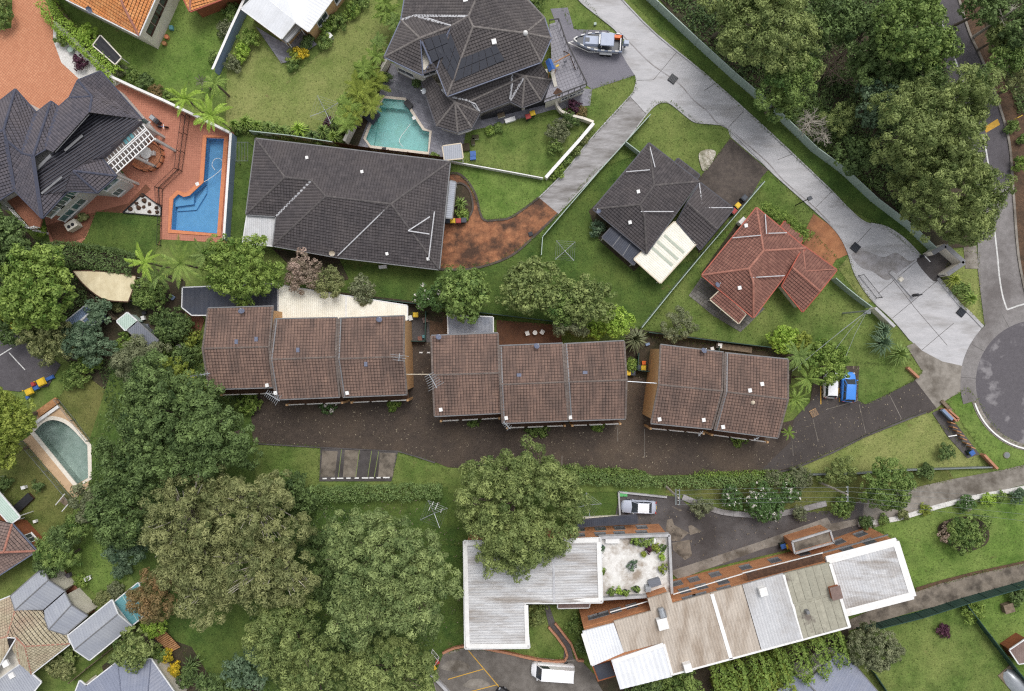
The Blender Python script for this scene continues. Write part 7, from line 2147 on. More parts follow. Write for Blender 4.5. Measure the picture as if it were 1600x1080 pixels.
for x, y, r_, h_, m_, lab in ((60,760,9,1, 'lf_dark', 'dark shrub by the pale green awning'),(8,755,12,1.3, 'lf_dark', 'dark shrub at the left edge above the green awning'),(128,908,9,1, 'lf_bright', 'leafy shrub at the bottom of the small bright lawn'),(180,920,12,1, 'lf_grey', 'dry climbing plant over the trellis by the teal roof'),(160,935,12,1.2, 'lf_brown', 'straggly shrub above the metal garage'),(190,890,14,1.5, 'lf_blue', 'blue green shrub at the corner of the small bright lawn'),
                          (196,462,9,.8, 'lf_yellow', 'yellow plant at the end of the cream shelter'),(182,478,9,1, 'lf_brown', 'brown pot plants by the timber fence'),(244,498,10,1, 'lf_dark', 'dark potted plants beside the long grey shed'),(254,545,16,1.6, 'lf_mid', 'green shrub at the end of the long grey shed'),(222,552,14,1.4, 'lf_grey', 'grey green shrub under the long grey shed')):
    if r_ > 1: shrub(lab, x, y, r_, h_, m_, leaf=.2)
# ground cover of the bush: one mass of low leaves
def cover(name, poly, n, m, leaf, zmax, seed):
    rs = np.random.RandomState(seed)
    P = [W(*p) for p in poly]
    xs, ys = [p.x for p in P], [p.y for p in P]
    pts = []
    while len(pts) < n:
        x, y = rs.uniform(min(xs), max(xs)), rs.uniform(min(ys), max(ys))
        ins_ = False
        for i in range(len(P)):
            a, b = P[i], P[i - 1]
            if (a.y > y) != (b.y > y) and x < (b.x - a.x) * (y - a.y) / (b.y - a.y) + a.x: ins_ = not ins_
        if ins_:
            d = 0.5 + .5 * math.sin(x * .9 + 1) * math.cos(y * 1.1)
            if rs.uniform() < .3 + .7 * d: pts.append((x, y, abs(rs.normal(0,1)) * zmax * (.3 + d) * .6 + .03))
    c = np.array(pts); nr = np.zeros_like(c); nr[:, 2] = 1
    t = np.clip(.35 + .2 * np.sin(c[:, 0] * .7) * np.cos(c[:, 1] * .6) + rs.normal(0,.2, len(c)), 0,1)
    me = mesh_from_arrays(name, leaves(c, nr, leaf, .5, rs, .6), t)
    me.materials.append(M[m])
    o = bpy.data.objects.new(name, me); COL.objects.link(o); o['kind'] = 'stuff'
    return o
cover('undergrowth', [(1030,-8),(1440,-8),(1470,100),(1500,260),(1440,360),(1320,262),(1200,160),(1100,75)], 42000, 'lf_dark', .34,.8,1)
cover('undergrowth', [(1212,175),(1260,150),(1320,190),(1360,300),(1330,272),(1262,222)], 6000, 'lf_mid', .26,.4,2)
cover('undergrowth', [(1530,-8),(1640,-8),(1640,160),(1590,180),(1548,60)], 7000, 'lf_dark', .3,.9,3)
cover('undergrowth', [(390,950),(480,780),(560,800),(690,1000),(660,1090),(400,1090)], 14000, 'lf_dark', .3,.5,4)
cover('undergrowth', [(150,560),(380,560),(380,700),(300,800),(200,860),(140,760),(170,640)], 14000, 'lf_dark', .3,.7,5)
cover('undergrowth', [(-10,350),(80,380),(130,420),(140,470),(100,540),(-10,500)], 8000, 'lf_dark', .3,.6,6)
cover('undergrowth', [(270,490),(312,500),(318,600),(240,600),(240,540)], 3500, 'lf_mid', .26,.5,7)

def inside(P, x, y):
    ins_ = np.zeros(len(x), dtype=bool)
    for i in range(len(P)):
        a, b = P[i], P[i - 1]
        if a[1] == b[1]: continue
        c = ((a[1] > y) != (b[1] > y)) & (x < (b[0] - a[0]) * (y - a[1]) / (b[1] - a[1]) + a[0])
        ins_ ^= c
    return ins_
def scatter(name, poly, per_m2, m, leaf, z0, seed, asp=.5, zr=.03, tm=.5, avoid=()):
    rs = np.random.RandomState(seed)
    P = ppoly(poly)
    xs, ys = [p[0] for p in P], [p[1] for p in P]
    n = int((max(xs) - min(xs)) * (max(ys) - min(ys)) * per_m2)
    x, y = rs.uniform(min(xs), max(xs), n), rs.uniform(min(ys), max(ys), n)
    k = inside(P, x, y)
    for a in avoid: k &= ~inside(ppoly(a), x, y)
    x, y = x[k], y[k]
    c = np.stack([x, y, z0 + np.abs(rs.normal(0, zr, len(x)))], 1)
    nr = np.zeros_like(c); nr[:, 2] = 1
    me = mesh_from_arrays(name, leaves(c, nr, leaf, asp, rs, .25), np.clip(rs.normal(tm, .25, len(x)), 0,1))
    me.materials.append(M[m])
    o = bpy.data.objects.new(name, me); COL.objects.link(o); o['kind'] = 'stuff'
    return o
M['litter'] = leaf_mat('dry_leaf', (92,80,66),(176,162,138), 1.0)
scatter('fallen_leaves', TOWN, 2.2, 'litter', .2,.09,21)
scatter('fallen_leaves', [(501,770),(720,770),(720,1010),(501,1010)], 1.2, 'litter', .2,.16,22)
scatter('fallen_leaves', [(968,770),(1345,782),(1345,830),(1056,895)], 1.0, 'litter', .2,.2,23)

# grass blades: sparse over the lawns and thicker along their edges
M['blades'] = leaf_mat('grass_blades', (70,96,40),(132,144,74), 1.0)
M['blades_dry'] = leaf_mat('dry_grass_blades', (104,116,58),(160,158,104), 1.0)
def grass(lawns, m, seed):
    rs = np.random.RandomState(seed)
    pts = []
    for poly, _ in lawns:
        P = [W(*p) for p in poly]
        for a, b in zip(P, P[1:] + P[:1]):
            L = (b - a).length
            if L > 80: continue
            n = int(L * 16)
            t = rs.uniform(0,1, n)
            off = rs.normal(0,.1, n)
            d = (b - a) / max(L, 1e-6)
            pts.append(np.stack([a.x + d.x * L * t - d.y * off, a.y + d.y * L * t + d.x * off, np.full(n, .14) + rs.uniform(0,.06, n)], 1))
        Q = ppoly(poly)
        xs, ys = [q[0] for q in Q], [q[1] for q in Q]
        n = int((max(xs) - min(xs)) * (max(ys) - min(ys)) * 7)
        x, y = rs.uniform(min(xs), max(xs), n), rs.uniform(min(ys), max(ys), n)
        k = inside(Q, x, y)
        pts.append(np.stack([x[k], y[k], .1 + rs.uniform(0,.06, k.sum())], 1))
    c = np.concatenate(pts)
    keep = (np.abs(c[:, 0]) < 72) & (np.abs(c[:, 1]) < 50)
    c = c[keep]
    nr = np.zeros_like(c); nr[:, 2] = 1
    T = np.clip(.45 + .25 * np.sin(c[:, 0] * .5) * np.cos(c[:, 1] * .45) + rs.normal(0,.22, len(c)), 0,1)
    me = mesh_from_arrays('grass', leaves(c, nr, .15,.45, rs, .7), T)
    me.materials.append(M[m])
    o = bpy.data.objects.new('grass', me); COL.objects.link(o); o['kind'] = 'stuff'
grass([l for l in LAWNS if l[1] not in ('lawn_dry', 'lawn_olive')], 'blades', 31)
grass([l for l in LAWNS if l[1] in ('lawn_dry', 'lawn_olive')], 'blades_dry', 32)

# ------------------------------------------------------------------ vehicles
M['car_blue'] = mat('blue_car_paint', C(58,134,226), rough=.25, spec=.6)
M['car_white'] = mat('white_car_paint', C(236,237,240), rough=.25, spec=.5)
M['car_silver'] = mat('silver_car_paint', C(176,182,198), rough=.25, spec=.6)
M['boat_grey'] = mat('grey_boat_paint', C(158,168,190), C(146,156,178), 2.0, rough=.35)
M['dark_paint'] = mat('charcoal_paint', C(60,64,72), rough=.35)
c = car('hatchback', 'bright blue hatchback parked nose in beside the lawn', 'car', 3.9,1.7,1.52, 'car_blue', 'hatch'); place(c, 1327,605, math.radians(90 - 3))
c = car('hatchback', 'white car half hidden under the round bright green tree', 'car', 3.9,1.7,1.5, 'car_white', 'hatch'); place(c, 1299,599, math.radians(88))
c = car('sedan', 'silver white sedan parked in the walled bay by the brick flats', 'car', 4.5,1.75,1.42, 'car_silver', 'sedan', 'car_white'); place(c, 999,793, math.radians(178))
v = car('van', 'white van with a yellow sign stripe parked in the car park', 'van', 5.5,1.9,2.2, 'car_white', 'van'); place(v, 864,1053, math.radians(176), zref=1.6)
for (x, y, z, sx, sy) in ((2.32,0,1.19,.2,.5),(-2.45,.0,2.2,.14,.4)):
    o = MB().box((x, y, z), sx, sy, .02).build('sign_panel', M['yellow'], v);
MB().box((-2.72,0,1.0), .02,1.5,.9).build('rear_door', M['car_white'], v)
c = car('sedan', 'black car mostly outside the bottom edge of the car park', 'car', 4.4,1.75,1.45, 'black', 'sedan'); place(c, 798,1096, math.radians(150))

# the boat on its trailer
bt = thing('motor_boat', 'grey cabin motor boat with an outboard and orange locker', 'boat', (0,0,0))
def outline(k, n=14):
    pts = []
    for i in range(n + 1):
        t = i / n
        x = -3.0 + 6.3 * t
        w = 1.15 * (1 if t < .45 else math.cos((t - .45) / .55 * math.pi / 2) ** .75)
        pts.append((x, w * k))
    return pts
mb = MB()
levels = [(.45,.7,0.5),(.8,.92,.9),(1.35,1.0,1.25),(1.42,.9,1.3)]
n = 14
for k, sc, _ in levels:
    for sg in (1,-1):
        for x, w in outline(sc, n): mb.v.append((x * (0.93 if k < .6 else 1), sg * w, k + .18 * max(0,(x - 1) / 2.3) ** 2))
row = 2 * (n + 1)
for l in range(len(levels) - 1):
    for s in (0,1):
        for i in range(n):
            a = l * row + s * (n + 1) + i; b = a + 1; c_ = b + row; d = a + row
            mb.f.append((a, d, c_, b) if s == 0 else (a, b, c_, d)); mb.t.append(.5); mb.m.append(0)
for l in range(len(levels) - 1):
    mb.f.append((l * row, l * row + n + 1,(l + 1) * row + n + 1,(l + 1) * row)); mb.t.append(.5); mb.m.append(0)
hull = mb.build('hull', M['boat_grey'], bt)
dm = MB()
for i in range(n):
    (x0, w0),(x1, w1) = outline(.9, n)[i], outline(.9, n)[i + 1]
    z = .75 if x1 < -.7 else 1.36
    dm.quad((x0,-w0, z),(x1,-w1, z),(x1, w1, z),(x0, w0, z))
dm.build('deck', M['dark_paint'], bt)
MB().box((.95,0,1.36), 2.2,1.35,.35, taper=.75).build('cabin_top', M['boat_grey'], bt)
MB().box((1.55,0,1.7), .55,.5,.06).build('hatch', M['dark_paint'], bt)
MB().box((-.1,0,1.36), .5,1.5,.75, taper=.8).build('windscreen', M['glass'], bt)
MB().box((-.95,0,2.15), 1.75,1.7,.1, taper=.92).build('hardtop', M['boat_grey'], bt)
tm = MB()
for sg in (1,-1): tm.tube([(-1.7, sg * .75,.8),(-1.7, sg * .75,2.15)], .05, n=5).tube([(-.3, sg * .75,1.3),(-.3, sg * .75,2.15)], .05, n=5)
tm.build('hardtop_frame', M['white'], bt)
for sg in (1,-1):
    rm = MB(); pts = outline(.98, n)
    for i in range(1, n):
        if i % 2: rm.tube([(pts[i][0], sg * pts[i][1], 1.48 + .18 * max(0,(pts[i][0] - 1) / 2.3) ** 2),(pts[i + 1][0], sg * pts[i + 1][1], 1.48 + .18 * max(0,(pts[i + 1][0] - 1) / 2.3) ** 2)], .09, n=6)
    rm.build('gunwale_tube', M['white'], bt)
MB().box((-2.2,-.85,.8), 1.3,.4,.6).build('locker', M['orange'], bt)
MB().box((-2.75,0,.8), .12,1.9,.6).build('transom_rail', M['white'], bt)
om = MB().box((-3.45,0,1.15), .75,.55,.65, taper=.8); om.build('outboard_motor', M['boat_grey'], bt); MB().box((-3.4,0,.3), .25,.22,.9).build('outboard_leg', M['dark_paint'], bt)
place(bt, 936,66, math.radians(176), zref=1.2)
tr = thing('boat_trailer', 'white boat trailer with black wheels under the grey boat', 'trailer', (0,0,0))
fm = MB()
for sg in (1,-1): fm.tube([(-2.6, sg * .9,.42),(1.2, sg * 1.0,.42),(3.2, sg * .25,.42),(3.9,0,.42)], .06, n=5)
for x in (-2.4,-1,.4): fm.tube([(x, -.95,.42),(x, .95,.42)], .05, n=5)
fm.build('frame', M['white'], tr)
for x in (-1.4,-.6):
    for sg in (1,-1):
        MB().tube([(x, sg * 1.12,.34),(x, sg * 1.32,.34)], .34, n=14).build('wheel', M['rubber'], tr)
        MB().box((x, sg * 1.22,.7), .8,.28,.06).build('mudguard', M['white'], tr)
place(tr, 936,66, math.radians(176), zref=.4)
tr.location = (bt.location.x, bt.location.y, 0)

# ------------------------------------------------------------------ wheelie bins
protos = {}
def wbin(lid, px, py, label, rz=0.0, group=None, body='green_bin', z=0.0):
    k = (lid, body)
    q = W(px, py, 1.0)
    if k not in protos:
        protos[k] = bin_proto(lid, body); r = protos[k]
        r.location = (q.x, q.y, z); r.rotation_euler = (0,0, rz)
    else:
        r = copy_tree(protos[k], (q.x, q.y, z), rz)
    r['label'] = label; r['group'] = 'wheelie bins'
wbin('yellow', 707,345, 'yellow lidded bin at the end of the round garden bed'); wbin('red', 716,345, 'red lidded bin beside the round garden bed'); wbin('grey_bin', 724.5,344, 'grey lidded bin right of the red lidded bin by the round bed', body='grey_bin'); wbin('grey_bin', 699,345, 'dark bin against the long charcoal house by the yellow bin', body='green_bin')
wbin('yellow', 832,177, 'yellow lidded bin on the narrow path of the two storey house', .3); wbin('red', 825,182, 'red lidded bin on the narrow path of the two storey house', .3)
wbin('yellow', 1153,321, 'yellow lidded bin at the garage of the charcoal cottage', .8); wbin('red', 1147,330, 'red lidded bin at the garage of the charcoal cottage', .8); wbin('grey_bin', 1163.5,309, 'grey bin near the fence between the cottages', .8, body='grey_bin')
wbin('yellow', 649,492, 'yellow lidded bin in the yard behind the first townhouse row'); wbin('yellow', 1005,575, 'yellow lidded bin inside the dark green yard fence'); wbin('grey_bin', 998,574, 'dark lidded bin inside the dark green yard fence'); wbin('yellow', 982,583, 'yellow lidded bin against the middle townhouse wall'); wbin('grey_bin', 988.5,583, 'dark lidded bin beside the yellow one at the middle townhouse', body='grey_bin')
wbin('blue', 1224,854, 'blue lidded bin beside the stained annexe', .3); wbin('yellow', 1232.5,854, 'yellow lidded bin beside the stained annexe', .3); wbin('red', 1240,843, 'red lidded bin tucked behind the stained annexe', .3)
wbin('yellow', 677,1044, 'yellow lidded bin at the car park corner', .5); wbin('red', 682,1035, 'red lidded bin at the car park corner', .5)
wbin('blue', 1519,708, 'pale blue lidded bin standing in the bin bay', .6)

# ------------------------------------------------------------------ poles, wires, lamps, signs
def pole(label, base, top, h, arms=2, rz=math.pi / 2):
    b, t = W(*base), W(*top, h)
    b = Vector((t.x, t.y, 0))
    r = thing('utility_pole', label, 'power pole', b)
    MB().tube([b, t + Vector((0,0,.4))], .16,.11,9).build('pole', M['bark_pale'], r)
    d = Vector((math.cos(rz), math.sin(rz), 0)); s = Vector((-d.y, d.x, 0))
    for k in range(arms):
        o = s * (.22 if k else -.22)
        MB().slab(t + o - d * .95 - s * .06, t + o + d * .95 - s * .06, t + o + d * .95 + s * .06, t + o - d * .95 + s * .06,.14).build('crossarm', M['fence_grey'], r)
    im = MB()
    for k in (-.85,-.35,.35,.85): im.tube([t + d * k, t + d * k + Vector((0,0,.2))], .05, n=6)
    im.build('insulators', M['white'], r)
    return t, d
p1, d1 = pole('utility pole with double crossarms beside the sedan bay', (1040,760),(1059,777), 7.2,2)
p2, d2 = pole('single arm utility pole near the round green tree', (1285,753),(1322,772), 7.2,1)
def wire(label, pts, sag=.3, r=.013):
    for a, b in zip(pts, pts[1:]):
        q = [a.lerp(b, i / 10) - Vector((0,0, sag * 4 * (i / 10) * (1 - i / 10))) for i in range(11)]
        o = MB().tube(q, r, n=4).build('overhead_wire', M['fence_grey']); o['label'] = label; o['category'] = 'wire'; o['group'] = 'overhead wires along the lower path'
for k in (-.85,-.35,.35,.85):
    wire('thin overhead wire running from the double armed pole across the lower path', [p1 + d1 * k + Vector((0,0,.2)), p2 + d2 * k + Vector((0,0,.2)), W(1640,800 - k * 22,7.2)])
p3 = W(1355,486,6.2)
r = thing('utility_pole', 'grey service pole with a box beside the cream gate wall', 'power pole', (p3.x, p3.y, 0))
MB().tube([(p3.x, p3.y, 0), p3], .12,.09,8).build('pole', M['steel'], r); MB().box((p3.x + .25, p3.y - .15,5.3), .5,.4,.8).build('service_box', M['fence_grey'], r)
MB().box((p3.x, p3.y, 6.2), .9,.12,.12,.6).build('crossarm', M['fence_grey'], r)
for q in ((1282,544),(1306,545),(1322,556),(1238,580)):
    o = MB().tube([p3, p3.lerp(W(*q, 5.4), .5) - Vector((0,0,.3)), W(*q, 5.4)], .022, n=4).build('overhead_wire', M['steel']); o['label'] = 'service wire fanning from the grey pole over the lawn'; o['category'] = 'wire'; o['group'] = 'service wires from the grey pole'
b = W(1243,321); t = W(1262,310,4.2)
r = thing('street_lamp', 'slim dark lamp post on the lawn beside the concrete drive', 'street lamp', b)
MB().tube([b, b + Vector((0,0,4.2))], .07,.05,8).build('post', M['black_iron'], r); MB().box((b.x, b.y, 4.2), .55,.5,.18,.5).build('lamp_head', M['dark_paint'], r)
b = W(1572,192)
r = thing('road_sign', 'yellow warning sign on a post beside the speed hump', 'sign', b)
MB().tube([b, b + Vector((0,0,2.2))], .04, n=6).build('post', M['steel'], r); MB().box((b.x, b.y, 1.8), .75,.06,.7,.5).build('sign_panel', M['yellow'], r)
# drain grates
for px, py, s, rz, lab in ((1051,124,.95,-.65, 'dark square drain grate in the concrete drive near the junction'),(1336,387,.95,-.7, 'dark square drain grate by the orange driveway'),(1501,488,.9,-.7, 'dark square drain grate at the street end of the concrete drive'),(1271,645,.85,.5, 'square drain grate with a pale rim near the parked cars'),(1529 - 700,366,.5,.3, 'small drain grate in the orange brick drive')):
    q = W(px, py)
    r = thing('drain_grate', lab, 'drain', q)
    mb = MB()
    for k in range(7):
        o = (k - 3) / 7 * s
        ca, sa = math.cos(rz), math.sin(rz)
        mb.box((q.x - sa * o, q.y + ca * o, .19), s, s / 14,.05, rz)
    mb.build('bars', M['dark_paint'], r); MB().box((q.x, q.y, .02), s * 1.08, s * 1.08,.16, rz).build('frame', M['black'] if px != 1271 else M['orange_brick'], r)
q = W(1572,711); r = thing('manhole_cover', 'round grey manhole cover on the street verge', 'manhole cover', q); MB().disc((q.x, q.y, 0.06), .42,.1).build('rim', M['concrete_old'], r); MB().disc((q.x, q.y, 0.08), .34,.12).build('lid', M['fence_grey'], r)

# ------------------------------------------------------------------ the driveway gate
fence('open black gate leaf beside the lawn of the red cottage', [(1341,431),(1369,466)], 1.5, 'black_iron', style='rail', name='driveway_gate', cat='gate', panel=4)
fence('black sliding gate edge at the street corner of the enclosure', [(1464,432),(1471,437)], 1.5, 'black_iron', style='rail', name='driveway_gate', cat='gate', panel=4)
r = thing('gate_island', 'pale concrete island with a keypad post in the middle of the drive', 'traffic island', W(1408,445))
a, b_ = ribbon_pts([(1390,425),(1396,430),(1426,463)], 6)
MB().prism(ppoly(a + b_[::-1]), 0,.22).build('kerb', M['concrete_kerb'], r)
q = W(1405,437); MB().box((q.x, q.y, .22), .55,.5,.3,.7).build('plinth', M['cream'], r)
q = W(1425,462); MB().box((q.x, q.y, .22), .25,.3,1.2,.7).box((q.x + .3, q.y, 1.1), .6,.18,.2,.3).build('keypad_post', M['black'], r)
b = W(1438,401); r = thing('boom_pole', 'short white bollard arm by the gate enclosure', 'bollard', b); MB().tube([b + Vector((0,0,.9)), b + Vector((.7,-.8,1.0))], .07, n=6).build('arm', M['white'], r); MB().box((b.x, b.y, 0), .3,.3,.95).build('post', M['black'], r)

# ------------------------------------------------------------------ clothes lines
def hoist(label, px, py, rr, rz=0.6, laundry=()):
    q = W(px, py, 2.0); b = Vector((q.x, q.y, 0))
    r = thing('clothes_hoist', label, 'clothes line', b)
    MB().tube([b, b + Vector((0,0,2.1))], .05, n=7).build('post', M['steel'], r)
    am, lm = MB(), MB()
    tips = []
    for k in range(4):
        a = rz + k * math.pi / 2
        tip = b + Vector((math.cos(a) * rr, math.sin(a) * rr, 2.15)); tips.append(tip)
        am.tube([b + Vector((0,0,1.7)), tip], .035, n=5)
    for f in (.4,.6,.8,1.0):
        for k in range(4):
            c0 = b + Vector((0,0,1.75))
            lm.tube([c0.lerp(tips[k], f), c0.lerp(tips[(k + 1) % 4], f)], .009, n=3)
    am.build('arms', M['steel'], r); lm.build('lines', M['steel'], r)
    for i, (dx, dy, m, w) in enumerate(laundry):
        p = b + Vector((dx, dy, 1.1))
        o = MB().box(p, w, .08,.75, rz + .78).build('laundry', M[m]); o['label'] = ('white shirt', 'pale towel', 'white sheet', 'small white cloth')[i % 4] + ' hanging on the hoist behind the visitor parking'; o['category'] = 'laundry'
hoist('silver clothes hoist on the lawn of the charcoal cottage', 883,392,1.7,.72)
hoist('thin clothes hoist on the dry lawn above the charcoal house', 507,172,2.0,.45)
hoist('clothes hoist on the lawn above the dark strip roof', 919,790,1.7,.15)
hoist('clothes hoist hung with washing behind the visitor parking', 678,803,1.9,.4,((-.6,.6, 'white', .5),(.3,.9, 'white', .8),(.9,.3, 'white', .4),(-.2,1.2, 'white', .4)))
q = W(378,237,1.6); r = thing('drying_rack', 'fold down wire drying frame on the strip of lawn beside the blue pool', 'clothes line', (q.x, q.y, 0))
mb = MB(); x0, y0, x1, y1 = q.x - .75, q.y - 1.2, q.x + .75, q.y + 1.2
for i in range(5): mb.tube([(x0 + .375 * i, y0,1.6),(x0 + .375 * i, y1,1.6)], .025, n=4)
for y in (y0, y1): mb.tube([(x0, y, 1.6),(x1, y, 1.6)], .03, n=4)
mb.build('frame', M['fence_grey'], r); MB().tube([(x0, y0,0),(x0, y0,1.6)], .04, n=5).tube([(x1, y1,0),(x1, y1,1.6)], .04, n=5).build('legs', M['fence_grey'], r)

# ------------------------------------------------------------------ outdoor furniture and toys
def chair(label, px, py, rz, m='white', z=0.0, group=None, name='garden_chair'):
    q = W(px, py, z + .4)
    r = thing(name, label, 'chair', (q.x, q.y, z), group)
    L = r.location
    r.location = (0,0,0)
    MB().box((0,0,.4), .5,.5,.06).build('seat', M[m], r); MB().slab((-.27,-.25,.95),(-.22,-.25,.95),(-.22,.25,.95),(-.27,.25,.95), .55).build('backrest', M[m], r)
    for x in (-.2,.2):
        for y in (-.2,.2): MB().box((x, y, 0), .05,.05,.4).build('leg', M[m], r)
    for y in (-.25,.25): MB().box((0, y, .6), .45,.06,.04).build('armrest', M[m], r)
    r.location = (q.x, q.y, z); r.rotation_euler = (0,0, rz)
    return r
def table(label, px, py, rad, m='white', z=0.0):
    q = W(px, py, z + .7); r = thing('garden_table', label, 'table', (q.x, q.y, z))
    MB().disc((q.x, q.y, z + .7), rad, .05).build('tabletop', M[m], r); MB().tube([(q.x, q.y, z),(q.x, q.y, z + .7)], .06, n=6).disc((q.x, q.y, z), rad * .5,.04).build('pedestal', M[m], r)
sheet('round_patio', [(231 + 25 * math.cos(t), 244 + 23 * math.sin(t)) for t in np.linspace(0,2 * math.pi, 33)[:-1]], M['pav_orange'])
raised('patio_step', [(231 + 25 * math.cos(t), 244 + 23 * math.sin(t)) for t in np.linspace(-1.4,2.6,20)], .3,.2, M['cop_orange'])
fence('curved black railing round the circular orange patio', [(231 + 27 * math.cos(t), 244 + 25 * math.sin(t)) for t in np.linspace(-1.2,2.2,9)], 1.0, 'black_iron', style='rail', name='railing', cat='railing')
table('round white table on the circular orange patio', 228,239,.75)
for px, py, rz, lab in ((224,227,-1.4, 'white chair on the house side of the round white table'),(240,240,3.1, 'white chair on the pool side of the round white table'),(229,251,1.5, 'white chair below the round white table'),(216,242,0.1, 'white chair between the pergola and the round white table')):
    chair(lab, px, py, rz, group='chairs round the white patio table')
table('small round table between two loungers in the brown courtyard', 836,520,.3)
chair('white chair left of the small table in the brown courtyard', 824,521,.3); chair('white chair right of the small table in the brown courtyard', 847,519,2.6)
chair('blue grey deck chair on the brick paving beside the navy roof', 270,465,-.6, 'blue_sheet')
chair('blue garden seat beside the curved cream wall', 876,187,1.9, 'metal_navy', group='blue garden seats'); chair('second blue garden seat nearer the dark shrub', 884,188,1.9, 'metal_navy', group='blue garden seats')
chair('white plastic lounger lying on the small bright lawn', 139,903,.4); chair('lilac chair beside the grey gable roof', 96,905,.3, 'tile_slate')
# barbecue on the deck by the slate house
q = W(240,186,1); r = thing('barbecue', 'silver hooded barbecue and cart on the red paving by the slate house', 'barbecue', (q.x, q.y, 0))
MB().box((q.x, q.y, .75), 1.3,.65,.12,-.7).build('bench', M['black'], r); MB().box((q.x - .1, q.y + .1,.87), .8,.6,.4,-.7, taper=.8).build('hood', M['steel'], r)
lm = MB()
for dx in (-.4,.4): lm.box((q.x + dx * .77, q.y - dx * .64,0), .5,.5,.75,-.7)
lm.build('cart', M['dark_paint'], r)
q = W(250,196,1); r = thing('bicycle', 'child bicycle parked beside the barbecue', 'bicycle', (q.x, q.y, 0))
mb = MB().tube([(q.x - .4, q.y, .5),(q.x + .1, q.y - .05,.75),(q.x + .45, q.y - .1,.85)], .035, n=5).tube([(q.x - .4, q.y, .5),(q.x - .2, q.y, .8)], .03, n=5); mb.build('frame', M['blue'], r)
for dx in (-.42,.45): MB().tube([(q.x + dx, q.y - .03,.3),(q.x + dx, q.y + .03,.3)], .3, n=12).build('wheel', M['rubber'], r)
MB().box((q.x + .4, q.y - .1,.85), .06,.55,.05).build('handlebar', M['white'], r); MB().box((q.x - .2, q.y, .8), .28,.16,.06).build('saddle', M['black'], r)
# outdoor air conditioner
q = W(112,352,1.0); r = thing('air_conditioner', 'cream twin fan air conditioner at the foot of the grey house', 'air conditioner', (q.x, q.y, 0))
MB().box((q.x, q.y, .1), 1.5,1.0,1.1,.55).build('case', M['cream'], r)
for k in (-.28,.28): MB().disc((q.x + k * math.cos(.55), q.y - .1 + k * math.sin(.55), 1.2), .22,.04,14).build('fan', M['black'], r)
# rocks in the white gravel
for i, (x, y) in enumerate(((223,306),(214,318),(226,314),(234,319),(225,324),(217,325),(204,327),(234,331),(245,325),(246,332))):
    q = W(x, y); rs = random.Random(i)
    mb = MB().dome((q.x, q.y, .02), rs.uniform(.22,.36), rs.uniform(.2,.35), 7,3)
    mb.v = [(a + rs.uniform(-.07,.07), b + rs.uniform(-.07,.07), c + rs.uniform(-.03,.03)) for a, b, c in mb.v]
    o = mb.build('rock', M['dark_timber']); o['label'] = 'rough brown rock set in the white gravel triangle'; o['category'] = 'rock'; o['group'] = 'rocks in the white gravel triangle'
raised('gravel_edging', [(193,333),(224,303),(253,324),(252,338),(193,333)], .12,.12, M['black'])
# pots
def pot(label, px, py, r_, h=.45, m='cop_orange', plant='lf_mid', z=0.0, group=None):
    q = W(px, py, z + h)
    r = thing('plant_pot', label, 'plant pot', (q.x, q.y, z), group)
    MB().tube([(q.x, q.y, z),(q.x, q.y, z + h)], r_ * .75, r_, 12, caps=False).disc((q.x, q.y, z + h - .08), r_ * .9,.01,12).build('pot', M[m], r)
    if plant:
        v_, t_, _ = crown_arrays(r_ * 1.0, r_ * .9, int(px * 13 + py), nl=5, lr=.5, leaf=.16, clump=.14, per=6)
        me = mesh_from_arrays('foliage', v_ + np.array([0,0, h]), t_); me.materials.append(M[plant])
        o = bpy.data.objects.new('foliage', me); COL.objects.link(o); o.parent = r
tz = 5.25
for px, py, r_, m, p, lab in ((1021,845,.42, 'white', None, 'empty white ring planter in the far corner of the roof terrace'),(1036,856,.42, 'white', 'lf_dark', 'white ring planter by the street parapet of the roof terrace'),(1030,861,.3, 'white', None, 'small white ring pot on the roof terrace'),(1002,848,.55, 'concrete_kerb', 'lf_mid', 'pale planter of green herbs on the roof terrace'),(993,846,.5, 'black', 'lf_bright', 'black planter of bright leaves on the roof terrace'),
                          (1013,848,.55, 'concrete_kerb', 'lf_bright', 'square green herb planter on the roof terrace'),(1024,856,.5, 'fence_timber', 'lf_yellow', 'yellow leaved planter on the roof terrace'),(1034,870,.35, 'fence_timber', 'lf_lime', 'lime plant against the parapet of the roof terrace'),(1036,890,.5, 'concrete_kerb', 'lf_yellow', 'pale yellow bush half way along the terrace parapet'),(1015,858,.4, 'fence_timber', 'lf_purple', 'purple plant among the terrace planters'),
                          (988,883,.55, 'concrete_kerb', 'lf_blue', 'dark rosette plant in the middle of the white terrace'),(967,924,.4, 'black', 'lf_lime', 'lime plant on the lower edge of the terrace'),(977,926,.4, 'black', 'lf_bright', 'bright plant next to the lime one on the terrace edge'),(955,925,.45, 'fence_timber', 'lf_mid', 'green planter at the lower left of the terrace'),(995,921,.45, 'black', 'lf_mid', 'dark pot plant near the grey terrace table'),
                          (940,856,.4, 'blue_sheet', 'lf_blue', 'blue tub at the upper left of the terrace'),(940,869,.35, 'white', None, 'white tyre ring against the flats roof'),(941,893,.4, 'fence_timber', 'lf_bright', 'green plant along the white roof edge of the terrace'),(1006,866,.3, 'fence_timber', 'lf_yellow', 'small yellow plant at the end of the terrace planters')):
    pot(lab, px, py, r_, .45, m, p, tz, 'pots on the roof terrace')
def box_thing(name, label, cat, px, py, z, s, m, rz=0.0, part='body', top=None):
    q = W(px, py, z + s[2]); r = thing(name, label, cat, (q.x, q.y, z))
    MB().box((q.x, q.y, z), *s, rz).build(part, M[m], r)
    MB().box((q.x, q.y, z + s[2]), s[0] * 1.06, s[1] * 1.06,.05, rz).build('top', M[top or m], r)
